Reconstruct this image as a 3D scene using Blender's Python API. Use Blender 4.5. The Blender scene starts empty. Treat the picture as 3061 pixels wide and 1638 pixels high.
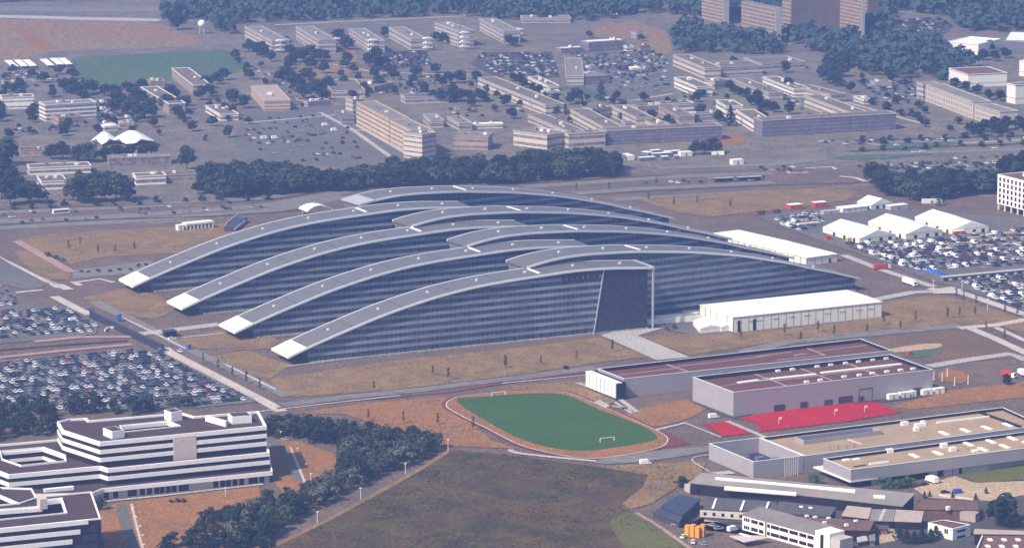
import bpy, bmesh, math, random
from mathutils import Vector, Matrix
random.seed(7)
S = bpy.context.scene
COL = S.collection
R = math.radians
# ------------------------------------------------------------------ camera, sky, sun, exposure
F_PX, PCX, PCY, PITCH, HC = 10806.0, 1530.5, 819.0, R(11.0), 408.0
cam_d = bpy.data.cameras.new('camera'); cam = bpy.data.objects.new('camera', cam_d); COL.objects.link(cam)
cam.location = (0, 0, HC); cam.rotation_euler = (R(90) - PITCH, 0, 0)
cam_d.sensor_width = 36.0; cam_d.lens = 36.0 * F_PX / 3061.0
cam_d.clip_start = 1.0; cam_d.clip_end = 30000.0
S.camera = cam
SUN_EL = R(44); SUN_AZ = math.atan2(-0.74, -0.67)      # azimuth from +Y towards +X
wd = bpy.data.worlds.new('World'); S.world = wd; wd.use_nodes = True
nt = wd.node_tree; bgn = nt.nodes['Background']; sky = nt.nodes.new('ShaderNodeTexSky')
sky.sky_type = 'NISHITA'; sky.sun_disc = False; sky.sun_elevation = SUN_EL; sky.sun_rotation = SUN_AZ
sky.air_density = 1.0; sky.dust_density = 2.0; sky.ozone_density = 2.0
nt.links.new(sky.outputs[0], bgn.inputs[0]); bgn.inputs[1].default_value = 0.115
sl = bpy.data.lights.new('sun', 'SUN'); sl.energy = 4.2; sl.angle = R(0.6); sl.color = (1.0, 0.90, 0.74)
so = bpy.data.objects.new('sun', sl); COL.objects.link(so); so.location = (-600, 900, 900)
sdir = Vector((math.sin(SUN_AZ) * math.cos(SUN_EL), math.cos(SUN_AZ) * math.cos(SUN_EL), math.sin(SUN_EL)))
so.rotation_euler = sdir.to_track_quat('Z', 'Y').to_euler()
S.view_settings.view_transform = 'Standard'; S.view_settings.look = 'None'
S.view_settings.exposure = 0.62; S.view_settings.gamma = 1.0
S.cycles.volume_bounces = 0; S.cycles.max_bounces = 5
S.cycles.volume_step_rate = 4.0

# ------------------------------------------------------------------ picture measurements -> places on the ground
CP, SP = math.cos(PITCH), math.sin(PITCH)
def W(p, z=0.0):
    x = (p[0] - PCX) / F_PX; y = -(p[1] - PCY) / F_PX
    d = Vector((x, CP + y * SP, -SP + y * CP)); t = (z - HC) / d.z
    return Vector((d.x * t, d.y * t, z))
XO = (0, 750, 1500, 2261); YO = (0, 400, 800, 1208); ZS = 3.205
def q(k, x, y):                     # measured on enlargement k = column + row
    return (XO[int(k[0])] + x / ZS, YO[int(k[1])] + y / ZS)
def qs(k, *c):
    return [q(k, c[i], c[i + 1]) for i in range(0, len(c), 2)]
def Ws(pts, z=0.0): return [W(p, z) for p in pts]
AX = Vector((math.cos(R(26.1)), math.sin(R(26.1)), 0)); BX = Vector((math.sin(R(26.1)), -math.cos(R(26.1)), 0))   # site grid

# ------------------------------------------------------------------ materials
MATS = {}
def mat(name, col, rough=0.85, var=0.18, scale=0.15, col2=None, metal=0.0, spec=0.3, bump=0.0, detail=6):
    if name in MATS: return MATS[name]
    m = bpy.data.materials.new(name); m.use_nodes = True; n = m.node_tree; b = n.nodes['Principled BSDF']
    tc = n.nodes.new('ShaderNodeTexCoord'); no = n.nodes.new('ShaderNodeTexNoise')
    no.inputs['Scale'].default_value = scale; no.inputs['Detail'].default_value = detail; no.inputs['Roughness'].default_value = 0.65
    n.links.new(tc.outputs['Object'], no.inputs['Vector'])
    cr = n.nodes.new('ShaderNodeValToRGB'); cr.color_ramp.elements[0].position = 0.3; cr.color_ramp.elements[1].position = 0.7
    c2 = col2 or tuple(min(1, c * (1 + var)) for c in col); c1 = col if col2 else tuple(c * (1 - var) for c in col)
    cr.color_ramp.elements[0].color = (*c1, 1); cr.color_ramp.elements[1].color = (*c2, 1)
    n.links.new(no.outputs[0], cr.inputs[0]); n.links.new(cr.outputs[0], b.inputs['Base Color'])
    b.inputs['Roughness'].default_value = rough; b.inputs['Metallic'].default_value = metal
    b.inputs['Specular IOR Level'].default_value = spec
    if bump:
        bp = n.nodes.new('ShaderNodeBump'); bp.inputs['Strength'].default_value = bump; bp.inputs['Distance'].default_value = 0.3
        n.links.new(no.outputs[0], bp.inputs['Height']); n.links.new(bp.outputs[0], b.inputs['Normal'])
    MATS[name] = m; return m
def ground_mat(name, cols, s1=0.012, s2=0.12, rough=0.95, s3=0.9, stretch=None):
    """blotches of several real ground colours at two sizes, plus fine grain"""
    m = bpy.data.materials.new(name); m.use_nodes = True; n = m.node_tree; b = n.nodes['Principled BSDF']
    tc = n.nodes.new('ShaderNodeTexCoord'); src = tc.outputs['Object']
    if stretch:
        mp = n.nodes.new('ShaderNodeMapping'); mp.inputs['Rotation'].default_value = (0, 0, -R(26.1)); mp.inputs['Scale'].default_value = stretch
        n.links.new(src, mp.inputs['Vector']); src = mp.outputs[0]
    def noise(sc, det):
        no = n.nodes.new('ShaderNodeTexNoise'); no.inputs['Scale'].default_value = sc; no.inputs['Detail'].default_value = det
        no.inputs['Roughness'].default_value = 0.7; n.links.new(src, no.inputs['Vector']); return no.outputs[0]
    def mixn(f, a, c):
        mx = n.nodes.new('ShaderNodeMix'); mx.data_type = 'RGBA'
        n.links.new(f, mx.inputs[0])
        for sock, v in ((mx.inputs[6], a), (mx.inputs[7], c)):
            if isinstance(v, tuple): sock.default_value = (*v, 1)
            else: n.links.new(v, sock)
        return mx.outputs[2]
    def ramp(f, a, c):
        r = n.nodes.new('ShaderNodeValToRGB'); r.color_ramp.elements[0].position = a; r.color_ramp.elements[1].position = c
        n.links.new(f, r.inputs[0]); return r.outputs[0]
    x = mixn(ramp(noise(s1, 4), 0.40, 0.62), cols[0], cols[1])
    x = mixn(ramp(noise(s2, 5), 0.45, 0.70), x, cols[2])
    g = noise(s3, 2)
    hs = n.nodes.new('ShaderNodeHueSaturation'); mr = n.nodes.new('ShaderNodeMapRange')
    mr.inputs[1].default_value = 0.3; mr.inputs[2].default_value = 0.7; mr.inputs[3].default_value = 0.55; mr.inputs[4].default_value = 1.45
    n.links.new(g, mr.inputs[0]); n.links.new(mr.outputs[0], hs.inputs['Value']); n.links.new(x, hs.inputs['Color'])
    n.links.new(hs.outputs[0], b.inputs['Base Color']); b.inputs['Roughness'].default_value = rough
    b.inputs['Specular IOR Level'].default_value = 0.15
    MATS[name] = m; return m
def leaf_mat(name, c1, c2):
    m = bpy.data.materials.new(name); m.use_nodes = True; n = m.node_tree; b = n.nodes['Principled BSDF']
    tc = n.nodes.new('ShaderNodeTexCoord'); no = n.nodes.new('ShaderNodeTexNoise'); no.inputs['Scale'].default_value = 0.45; no.inputs['Detail'].default_value = 3
    n.links.new(tc.outputs['Object'], no.inputs['Vector'])
    oi = n.nodes.new('ShaderNodeObjectInfo'); ad = n.nodes.new('ShaderNodeMath'); ad.operation = 'ADD'
    ml = n.nodes.new('ShaderNodeMath'); ml.operation = 'MULTIPLY_ADD'; ml.inputs[1].default_value = 0.85; ml.inputs[2].default_value = -0.42
    n.links.new(oi.outputs['Random'], ml.inputs[0]); n.links.new(no.outputs[0], ad.inputs[0]); n.links.new(ml.outputs[0], ad.inputs[1])
    cr = n.nodes.new('ShaderNodeValToRGB'); cr.color_ramp.elements[0].position = 0.3; cr.color_ramp.elements[1].position = 0.75
    cr.color_ramp.elements[0].color = (*c1, 1); cr.color_ramp.elements[1].color = (*c2, 1)
    n.links.new(ad.outputs[0], cr.inputs[0]); n.links.new(cr.outputs[0], b.inputs['Base Color'])
    b.inputs['Roughness'].default_value = 0.8; b.inputs['Specular IOR Level'].default_value = 0.2
    MATS[name] = m; return m
def facade_mat(name, glass, frame, pitch_x, w=0.12, rough=0.25, z_pitch=None):
    """glass with upright mullions along local x (and joints along z)"""
    m = bpy.data.materials.new(name); m.use_nodes = True; n = m.node_tree; b = n.nodes['Principled BSDF']
    tc = n.nodes.new('ShaderNodeTexCoord'); sx = n.nodes.new('ShaderNodeSeparateXYZ'); n.links.new(tc.outputs['Object'], sx.inputs[0])
    def stripe(out, pitch, w):
        d = n.nodes.new('ShaderNodeMath'); d.operation = 'DIVIDE'; d.inputs[1].default_value = pitch; n.links.new(out, d.inputs[0])
        fr = n.nodes.new('ShaderNodeMath'); fr.operation = 'FRACT'; n.links.new(d.outputs[0], fr.inputs[0])
        lt = n.nodes.new('ShaderNodeMath'); lt.operation = 'LESS_THAN'; lt.inputs[1].default_value = w; n.links.new(fr.outputs[0], lt.inputs[0])
        fl = n.nodes.new('ShaderNodeMath'); fl.operation = 'FLOOR'; n.links.new(d.outputs[0], fl.inputs[0])
        return lt.outputs[0], fl.outputs[0]
    a, ia = stripe(sx.outputs[0], pitch_x, w); c, ic = stripe(sx.outputs[2], z_pitch or 3.9, 0.10)
    mxm = n.nodes.new('ShaderNodeMath'); mxm.operation = 'MAXIMUM'; n.links.new(a, mxm.inputs[0]); n.links.new(c, mxm.inputs[1])
    cb = n.nodes.new('ShaderNodeCombineXYZ'); n.links.new(ia, cb.inputs[0]); n.links.new(ic, cb.inputs[2])
    wn = n.nodes.new('ShaderNodeTexWhiteNoise'); n.links.new(cb.outputs[0], wn.inputs[0])
    pn = n.nodes.new('ShaderNodeMix'); pn.data_type = 'RGBA'; pn.inputs[6].default_value = (*[g * 0.55 for g in glass], 1); pn.inputs[7].default_value = (*[g * 1.5 for g in glass], 1)
    n.links.new(wn.outputs[0], pn.inputs[0])
    mx = n.nodes.new('ShaderNodeMix'); mx.data_type = 'RGBA'; mx.inputs[7].default_value = (*frame, 1)
    n.links.new(mxm.outputs[0], mx.inputs[0]); n.links.new(pn.outputs[2], mx.inputs[6]); n.links.new(mx.outputs[2], b.inputs['Base Color'])
    b.inputs['Roughness'].default_value = rough; b.inputs['Specular IOR Level'].default_value = 0.5
    MATS[name] = m; return m

ground_mat('site_ground', ((.160, .136, .118), (.215, .175, .132), (.098, .094, .080)), 0.012, 0.05, s3=0.35)
ground_mat('dirt', ((.140, .100, .082), (.175, .122, .092), (.105, .082, .072)), 0.015, 0.08, s3=0.5)
ground_mat('dry_grass', ((.235, .142, .062), (.165, .108, .060), (.285, .190, .090)), 0.03, 0.09, s3=0.6)
ground_mat('orange_grass', ((.30, .125, .042), (.215, .112, .050), (.33, .175, .07)), 0.03, 0.15, s3=0.7)
ground_mat('wild_field', ((.054, .043, .022), (.118, .062, .034), (.092, .086, .022)), 0.028, 0.055, s3=0.55)
ground_mat('worn_lawn', ((.15, .092, .056), (.19, .115, .065), (.12, .085, .05)), 0.03, 0.12, s3=0.7)
ground_mat('court_lawn', ((.165, .165, .105), (.215, .18, .125), (.115, .145, .085)), 0.02, 0.08, s3=0.4)
ground_mat('meadow', ((.115, .115, .028), (.145, .125, .035), (.085, .095, .025)), 0.03, 0.2, s3=0.8)
ground_mat('far_field', ((.275, .145, .092), (.255, .175, .085), (.205, .160, .10)), 0.006, 0.03, s3=0.2)
ground_mat('green_field', ((.075, .125, .07), (.09, .14, .065), (.07, .105, .07)), 0.006, 0.05, s3=0.25)
ground_mat('pitch_grass', ((.036, .095, .016), (.046, .110, .016), (.062, .095, .026)), 0.03, 0.2, s3=0.8)
ground_mat('asphalt', ((.135, .124, .116), (.165, .150, .138), (.105, .098, .094)), 0.02, 0.15, s3=0.7)
ground_mat('dark_asphalt', ((.078, .070, .070), (.098, .088, .084), (.062, .057, .058)), 0.03, 0.2, s3=0.8)
ground_mat('road_grey', ((.19, .172, .162), (.225, .205, .188), (.155, .14, .135)), 0.02, 0.2, s3=0.6, stretch=(0.25, 1.6, 1))
ground_mat('concrete', ((.40, .37, .35), (.47, .44, .40), (.33, .30, .30)), 0.03, 0.25, s3=0.8)
ground_mat('pale_path', ((.50, .42, .38), (.56, .48, .42), (.42, .36, .34)), 0.04, 0.3, s3=0.9)
ground_mat('pink_strip', ((.36, .22, .19), (.40, .27, .22), (.30, .20, .19)), 0.03, 0.3, s3=0.9)
ground_mat('sand', ((.42, .30, .19), (.50, .37, .24), (.36, .25, .17)), 0.05, 0.3, s3=0.8)
ground_mat('red_track', ((.17, .045, .036), (.20, .06, .046), (.15, .05, .042)), 0.03, 0.3, s3=0.9)
ground_mat('red_court', ((.40, .014, .020), (.46, .018, .024), (.34, .018, .024)), 0.02, 0.3, s3=0.9)
mat('white_line', (.80, .76, .72), var=0.1)
mat('alu_roof', (.150, .143, .145), rough=0.55, var=0.12, scale=0.25, spec=0.4)
mat('pale_metal', (.42, .42, .44), rough=0.5, var=0.06)
mat('white_rim', (.72, .72, .74), rough=0.5, var=0.06)
mat('white_panel', (.86, .85, .78), rough=0.5, var=0.04, scale=1.2)
mat('tent_white', (.90, .88, .80), rough=0.6, var=0.07, scale=0.25)
mat('tent_wall', (.82, .78, .68), rough=0.7, var=0.10, scale=0.5)
mat('white_band', (.84, .80, .79), rough=0.7, var=0.09, scale=0.8)
mat('office_roof', (.070, .042, .040), rough=0.95, var=0.22, scale=0.15)
mat('gym_roof', (.135, .056, .045), rough=0.95, var=0.18, scale=0.12)
mat('beige_roof', (.37, .26, .165), rough=0.95, var=0.16, scale=0.1)
mat('grey_wall', (.34, .31, .33), rough=0.8, var=0.07, scale=0.2)
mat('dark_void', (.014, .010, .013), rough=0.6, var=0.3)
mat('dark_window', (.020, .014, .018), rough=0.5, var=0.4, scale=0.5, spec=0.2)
mat('old_window', (.075, .055, .065), col2=(.40, .33, .31), rough=0.4, scale=0.40, spec=0.4)
mat('cream_wall', (.56, .49, .41), rough=0.85, var=0.12, scale=0.3)
mat('yellow_wall', (.58, .43, .28), rough=0.85, var=0.16, scale=0.12)
mat('brick_wall', (.22, .16, .125), rough=0.9, var=0.2, scale=0.2)
mat('pink_wall', (.40, .31, .27), rough=0.85, var=0.14, scale=0.2)
mat('pale_wall', (.47, .42, .40), rough=0.85, var=0.12, scale=0.25)
mat('blue_wall', (.16, .15, .21), rough=0.7, var=0.2, scale=0.15)
mat('old_roof', (.165, .132, .112), rough=0.95, var=0.22, scale=0.08)
mat('grey_roof', (.225, .20, .185), rough=0.95, var=0.18, scale=0.1)
mat('white_wall', (.82, .77, .70), rough=0.8, var=0.07, scale=0.4)
mat('brown_roof', (.16, .085, .07), rough=0.95, var=0.25, scale=0.3)
mat('slate_roof', (.085, .08, .085), rough=0.8, var=0.3, scale=0.5)
mat('blue_roof', (.045, .055, .095), rough=0.6, var=0.2, scale=0.3)
mat('metal_dark', (.06, .055, .075), rough=0.6, var=0.2)
mat('metal_pole', (.62, .60, .60), rough=0.5, var=0.1)
mat('red_paint', (.55, .05, .045), rough=0.5, var=0.1)
mat('orange_paint', (.72, .33, .03), rough=0.6, var=0.15)
mat('blue_paint', (.03, .10, .42), rough=0.6, var=0.3, scale=0.8)
mat('bark', (.07, .05, .04), rough=0.95, var=0.3)
mat('tyre', (.02, .02, .02), rough=0.9)
mat('concrete_panel', (.58, .48, .44), rough=0.85, var=0.1, scale=0.6)
mat('screen_blue', (.035, .035, .065), rough=0.5, var=0.2, scale=0.3)
leaf_mat('leaf', (.018, .028, .018), (.062, .078, .040))
leaf_mat('leaf_dark', (.010, .018, .016), (.034, .050, .034))
leaf_mat('grass_tuft', (.085, .062, .026), (.175, .145, .055))
leaf_mat('dry_tuft', (.17, .09, .035), (.32, .20, .09))
leaf_mat('leaf_grey', (.050, .060, .050), (.115, .125, .095))
leaf_mat('leaf_green', (.025, .055, .028), (.06, .115, .06))
leaf_mat('leaf_far', (.016, .034, .040), (.044, .075, .066))  # blue of distant haze partly put into the leaf colour
facade_mat('wing_glass', (.048, .060, .082), (.13, .145, .175), 2.7, 0.16)
facade_mat('atrium_glass', (.030, .030, .050), (.050, .050, .075), 1.5, 0.10, z_pitch=2.0)
mat('spandrel', (.23, .255, .33), rough=0.4, var=0.35, scale=0.06, spec=0.45)

# ------------------------------------------------------------------ mesh helpers
BASE = {}
class MB:
    def __init__(s): s.v = []; s.f = []; s.m = []
    def face(s, pts, mi=0):
        b = len(s.v); s.v += [tuple(p) for p in pts]; s.f.append(tuple(range(b, b + len(pts)))); s.m.append(mi)
    def prism(s, poly, z0, z1, side=0, top=None, bottom=True):
        top = side if top is None else top
        poly = [(p[0], p[1]) for p in poly]
        a = sum(poly[i][0] * poly[(i + 1) % len(poly)][1] - poly[(i + 1) % len(poly)][0] * poly[i][1] for i in range(len(poly)))
        if a < 0: poly = poly[::-1]
        b = len(s.v); n = len(poly)
        s.v += [(x, y, z0) for x, y in poly] + [(x, y, z1) for x, y in poly]
        for i in range(n):
            j = (i + 1) % n; s.f.append((b + i, b + j, b + n + j, b + n + i)); s.m.append(side)
        s.f.append(tuple(b + n + i for i in range(n))); s.m.append(top)
        if bottom: s.f.append(tuple(b + i for i in reversed(range(n)))); s.m.append(side)
        return s
    def box(s, x0, x1, y0, y1, z0, z1, mi=0):
        return s.prism([(x0, y0), (x1, y0), (x1, y1), (x0, y1)], z0, z1, mi)
    def beam(s, a, b, w, h=None, mi=0):
        a = Vector(a); b = Vector(b); h = h or w; d = (b - a).normalized()
        u = d.cross(Vector((0, 0, 1)));  u = Vector((1, 0, 0)) if u.length < 1e-4 else u.normalized(); v = u.cross(d)
        c = [(u * x * w / 2 + v * y * h / 2) for x, y in ((-1, -1), (1, -1), (1, 1), (-1, 1))]
        k = len(s.v); s.v += [tuple(a + o) for o in c] + [tuple(b + o) for o in c]
        for i in range(4):
            j = (i + 1) % 4; s.f.append((k + i, k + j, k + 4 + j, k + 4 + i)); s.m.append(mi)
        s.f += [(k + 3, k + 2, k + 1, k), (k + 4, k + 5, k + 6, k + 7)]; s.m += [mi, mi]; return s
    def cone(s, a, b, r0, r1, n=7, mi=0):
        a = Vector(a); b = Vector(b); d = (b - a).normalized()
        u = d.cross(Vector((0, 0, 1))); u = Vector((1, 0, 0)) if u.length < 1e-4 else u.normalized(); v = u.cross(d)
        k = len(s.v)
        for c, r in ((a, r0), (b, r1)):
            s.v += [tuple(c + (u * math.cos(t * 2 * math.pi / n) + v * math.sin(t * 2 * math.pi / n)) * r) for t in range(n)]
        for i in range(n):
            j = (i + 1) % n; s.f.append((k + i, k + j, k + n + j, k + n + i)); s.m.append(mi)
        s.f.append(tuple(k + n + i for i in range(n))); s.m.append(mi); return s
    def ring(s, poly, z0, z1, outw, inw, mi=0):
        """a closed mitred wall along a polygon, from inw inside to outw outside the line"""
        o = offset(poly, outw); i_ = offset(poly, -inw); n = len(o); k = len(s.v)
        for L, z in ((o, z0), (o, z1), (i_, z1), (i_, z0)): s.v += [(p[0], p[1], z) for p in L]
        for a in range(n):
            c = (a + 1) % n
            for r in range(4):
                r2 = (r + 1) % 4; s.f.append((k + r * n + a, k + r * n + c, k + r2 * n + c, k + r2 * n + a)); s.m.append(mi)
        return s
def offset(poly, d):
    P = [Vector((p[0], p[1])) for p in poly]
    a = sum(P[i].x * P[(i + 1) % len(P)].y - P[(i + 1) % len(P)].x * P[i].y for i in range(len(P)))
    sg = 1 if a > 0 else -1; out = []
    for i in range(len(P)):
        e1 = (P[i] - P[i - 1]).normalized(); e2 = (P[(i + 1) % len(P)] - P[i]).normalized()
        n1 = Vector((e1.y, -e1.x)) * sg; n2 = Vector((e2.y, -e2.x)) * sg
        b = n1 + n2; L = max(0.35, b.dot(n1)); out.append(P[i] + b * (d / L))
    return out
def link(name, mb, mats, parent=None, origin=None, smooth=False):
    me = bpy.data.meshes.new(name)
    off = Vector((0, 0, 0))
    if parent is None or origin is not None:
        if origin is None:
            n = len(mb.v); origin = Vector((sum(v[0] for v in mb.v) / n, sum(v[1] for v in mb.v) / n, min(v[2] for v in mb.v)))
        off = Vector(origin)
    elif parent is not None: off = BASE.get(parent.name, Vector((0, 0, 0)))
    me.from_pydata([tuple(Vector(v) - off) for v in mb.v], [], mb.f)
    for m in (mats if isinstance(mats, (list, tuple)) else [mats]): me.materials.append(MATS[m] if isinstance(m, str) else m)
    me.polygons.foreach_set('material_index', mb.m)
    if smooth: me.polygons.foreach_set('use_smooth', [True] * len(me.polygons))
    me.update()
    o = bpy.data.objects.new(name, me); COL.objects.link(o)
    if parent is not None: o.parent = parent
    elif True: o.location = off
    return o
def tag(o, label, cat, group=None):
    o['label'] = label; o['category'] = cat
    if group: o['group'] = group
    return o
def thing(name, label, cat, loc, rz=0.0, group=None, world=True):
    o = bpy.data.objects.new(name, None); COL.objects.link(o); o.location = loc; o.rotation_euler = (0, 0, rz); o.empty_display_size = 1.0
    if world: BASE[o.name] = Vector(loc)
    return tag(o, label, cat, group)
def struct(name, mb, m):
    o = link(name, mb, m); o['kind'] = 'structure'; return o
def copy_thing(o, loc, rz=None, scale=None):
    c = o.copy(); COL.objects.link(c); c.location = loc
    if rz is not None: c.rotation_euler = (0, 0, rz)
    if scale is not None: c.scale = scale
    for ch in o.children:
        d = ch.copy(); COL.objects.link(d); d.parent = c
        for g in ch.children:
            e = g.copy(); COL.objects.link(e); e.parent = d
    return c
# ================================================================== GROUND
g = MB(); g.face([(-6000, 300, 0), (6000, 300, 0), (6000, 16000, 0), (-6000, 16000, 0)])
struct('ground', g, 'site_ground')
LZ = [0.0]
def patch(name, m, pts, layer):
    mb = MB(); P = [W(p) for p in pts]
    a = sum(P[i].x * P[(i + 1) % len(P)].y - P[(i + 1) % len(P)].x * P[i].y for i in range(len(P)))
    if a < 0: P = P[::-1]
    LZ[0] += 0.0017
    bm = bmesh.new(); vs = [bm.verts.new((p.x, p.y, 0.05 * layer + LZ[0])) for p in P]
    es = [bm.edges.new((vs[i], vs[(i + 1) % len(vs)])) for i in range(len(vs))]
    bmesh.ops.triangle_fill(bm, use_beauty=True, use_dissolve=False, edges=es, normal=(0, 0, 1))
    bm.verts.ensure_lookup_table(); bm.verts.index_update()
    mb.v = [tuple(v.co) for v in bm.verts]
    for f in bm.faces:
        ids = [v.index for v in f.verts]
        if f.normal.z < 0: ids.reverse()
        mb.f.append(tuple(ids)); mb.m.append(0)
    bm.free()
    return struct(name, mb, m)
def strip(name, m, pts, wid, layer):
    """a road or path of even width along measured points"""
    P = [W(p) for p in pts]; L = []; Rr = []
    for i, p in enumerate(P):
        d = (P[min(i + 1, len(P) - 1)] - P[max(i - 1, 0)]); d.z = 0; d.normalize(); n = Vector((-d.y, d.x, 0))
        L.append(p + n * wid / 2); Rr.append(p - n * wid / 2)
    LZ[0] += 0.0017; z = 0.05 * layer + LZ[0]; mb = MB()
    for i in range(len(P) - 1):
        mb.face([(Rr[i].x, Rr[i].y, z), (Rr[i + 1].x, Rr[i + 1].y, z), (L[i + 1].x, L[i + 1].y, z), (L[i].x, L[i].y, z)])
    return struct(name, mb, m)
def smooth_pts(pts, n=5, closed=False):
    out = []; N = len(pts)
    for i in range(N if closed else N - 1):
        p = [pts[(i + k) % N] if closed else pts[min(max(i + k, 0), N - 1)] for k in (-1, 0, 1, 2)]
        for t in range(n):
            u = t / n
            out.append(tuple(0.5 * (2 * p[1][c] + (p[2][c] - p[0][c]) * u + (2 * p[0][c] - 5 * p[1][c] + 4 * p[2][c] - p[3][c]) * u * u + (3 * p[1][c] - p[0][c] - 3 * p[2][c] + p[3][c]) * u ** 3) for c in (0, 1)))
    if not closed: out.append(pts[-1])
    return out
patch('dirt_ground', 'dirt', [q('01', -900, 900), q('01', 1500, 860), q('11', 300, 780), q('21', 800, 640), q('31', 1060, 500), q('31', 3200, 700), (3400, 1800), (-300, 1800)], 0.5)
# --- far left airfield
patch('far_field', 'far_field', qs('00', -60, 185, 1300, 205, 1560, 240, 1850, 345, 1960, 425, 1400, 465, 700, 480, 420, 510, -60, 640), 1)
patch('far_meadow', 'green_field', qs('00', 690, 560, 1400, 515, 2180, 480, 2390, 640, 2200, 720, 1500, 790, 1000, 840, 660, 700), 1)
strip('runway', 'concrete', qs('00', -60, 158, 700, 178, 1530, 196), 22, 1)
strip('runway_grass', 'dry_grass', qs('00', 780, 50, 1000, 55), 35, 1)
strip('taxiway', 'road_grey', qs('00', -60, 85, 600, 92, 1550, 88), 40, 1)
strip('dirt_road', 'orange_grass', qs('00', 170, 275, 290, 355, 440, 480), 14, 2)
strip('road', 'road_grey', qs('00', -60, 1335, 500, 1312, 880, 1290), 12, 1)
strip('road', 'road_grey', qs('00', 1490, 1262, 1900, 1235, 2130, 1212), 10, 1)
strip('road', 'road_grey', qs('00', 2150, 812, 2400, 800, 2600, 800), 9, 1)
patch('car_park', 'asphalt', qs('00', 820, 980, 1100, 950, 1380, 1180, 1250, 1220, 900, 1210), 1)
# --- old headquarters grounds
patch('car_park', 'asphalt', qs('10', -60, 1060, 250, 1040, 900, 1010, 1000, 1200, 1300, 1260, 1640, 1560, 1300, 1650, -200, 1500), 1)
patch('car_park', 'dark_asphalt', qs('10', 1180, 500, 1680, 480, 1740, 620, 1250, 690), 1)
patch('car_park', 'dark_asphalt', qs('20', -180, 500, 480, 500, 560, 740, 330, 760, -60, 740, -300, 620), 1)
patch('car_park', 'asphalt', qs('20', 620, 500, 1550, 480, 1700, 780, 1640, 900, 1300, 960, 1050, 980, 800, 760), 1)
patch('lawn', 'far_field', qs('20', 880, 260, 1280, 210, 1560, 300, 1640, 480, 1480, 560, 1240, 370, 900, 360), 1)
patch('lawn', 'green_field', qs('20', 240, 180, 660, 165, 700, 205, 260, 240), 1)
patch('lawn', 'green_field', qs('20', 640, 850, 780, 810, 1020, 990, 900, 1000), 1)
patch('car_park', 'dark_asphalt', qs('30', 1320, 190, 1760, 170, 1900, 250, 1740, 390, 1440, 310), 1)
patch('car_park', 'asphalt', qs('30', 900, 760, 1500, 740, 1560, 960, 1650, 1010, 1500, 1080, 1250, 1000, 980, 960), 1)
patch('bare_patch', 'orange_grass', qs('20', 2080, 1330, 2250, 1280, 2340, 1330, 2300, 1390, 2120, 1400), 1)
strip('road', 'concrete', qs('10', 230, 242, 800, 215, 1400, 188, 1960, 160, 2300, 150), 5, 1)
for L in (qs('10', 40, 920, 700, 950, 900, 1010, 300, 1030), qs('10', 420, 650, 800, 600, 1000, 700, 620, 760), qs('10', 820, 470, 1000, 480, 1040, 620, 960, 610)):
    patch('lawn', 'far_field', L, 1)
for L in (qs('20', 0, 690, 460, 760, 560, 880, 640, 1000, 420, 920, 40, 760), qs('20', 450, 850, 860, 940, 1020, 1000, 640, 1060), qs('20', 700, 1010, 1010, 1010, 1280, 1200, 1020, 1220), qs('20', 1320, 1050, 1480, 1030, 1700, 1140, 1980, 1160, 1600, 1200),
          qs('20', 1860, 900, 2040, 880, 2300, 980, 2560, 1130, 2480, 1160, 2100, 1000), qs('20', 2040, 800, 2200, 800, 2560, 960, 2560, 1090, 2240, 960), qs('30', 60, 800, 360, 900, 860, 1110, 500, 1140, 100, 990), qs('30', 480, 860, 720, 930, 1000, 1080, 940, 1090, 480, 900),
          qs('20', 1660, 850, 1800, 900, 2040, 960, 1700, 980), qs('10', 2200, 850, 2564, 1000, 2564, 1080, 2250, 960), qs('20', 0, 980, 240, 1050, 640, 1250, 400, 1240)):
    patch('lawn', 'court_lawn', L, 1)
for a0, b0, c0, d0, e0, f0 in ((780, 560, 1100, 530, 1500, 520), (800, 640, 1150, 630, 1560, 600), (850, 760, 1200, 730, 1560, 690), (900, 860, 1250, 830, 1600, 800)):
    strip('lane', 'road_grey', qs('20', a0, b0, c0, d0, e0, f0), 5, 2)
for L in (qs('10', 850, 1100, 1100, 1250, 1640, 1560), qs('10', 660, 1080, 980, 1250, 1500, 1620), qs('10', -60, 1180, 300, 1150, 850, 1100), qs('10', 1000, 1250, 1200, 1260, 1700, 1560), qs('20', 1000, 920, 1040, 980, 1300, 960, 1640, 900), qs('30', 860, 980, 1200, 1080, 1700, 1220), qs('10', 800, 620, 1200, 700, 2150, 720)):
    strip('lane', 'concrete', L, 4, 2)
# --- boulevard
patch('boulevard', 'dirt', [q('01', -60, 690), q('01', 1400, 660), q('01', 2564, 590), q('11', 1200, 530), q('21', 300, 470), q('21', 1100, 385), q('21', 2564, 330), q('31', 1040, 300),
      q('31', 1060, 470), q('21', 2564, 555), q('21', 1060, 625), q('11', 800, 800), q('01', 2000, 790), q('01', 1000, 870), q('01', -60, 930)], 1)
for k, (a, b_, c, d) in enumerate(((755, 700, 610, 40), (845, 790, 690, 34), (905, 840, 740, 24))):
    strip('road', 'road_grey', [q('01', -60, a), q('01', 1200, b_), q('01', 2564, c), q('11', 900, c - 135)], 14, 2)
for pts in (qs('21', 700, 575, 1300, 530, 2000, 500, 2600, 465), qs('21', 200, 510, 900, 465, 1500, 420, 2100, 395, 2600, 380), qs('21', 1060, 632, 1700, 600, 2600, 553), [q('21', 1500, 330), q('21', 2564, 300), q('31', 1000, 200), q('31', 2600, 150)], qs('31', 600, 90, 1600, 75, 2600, 45)):
    strip('road', 'road_grey', pts, 12, 2)
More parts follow.
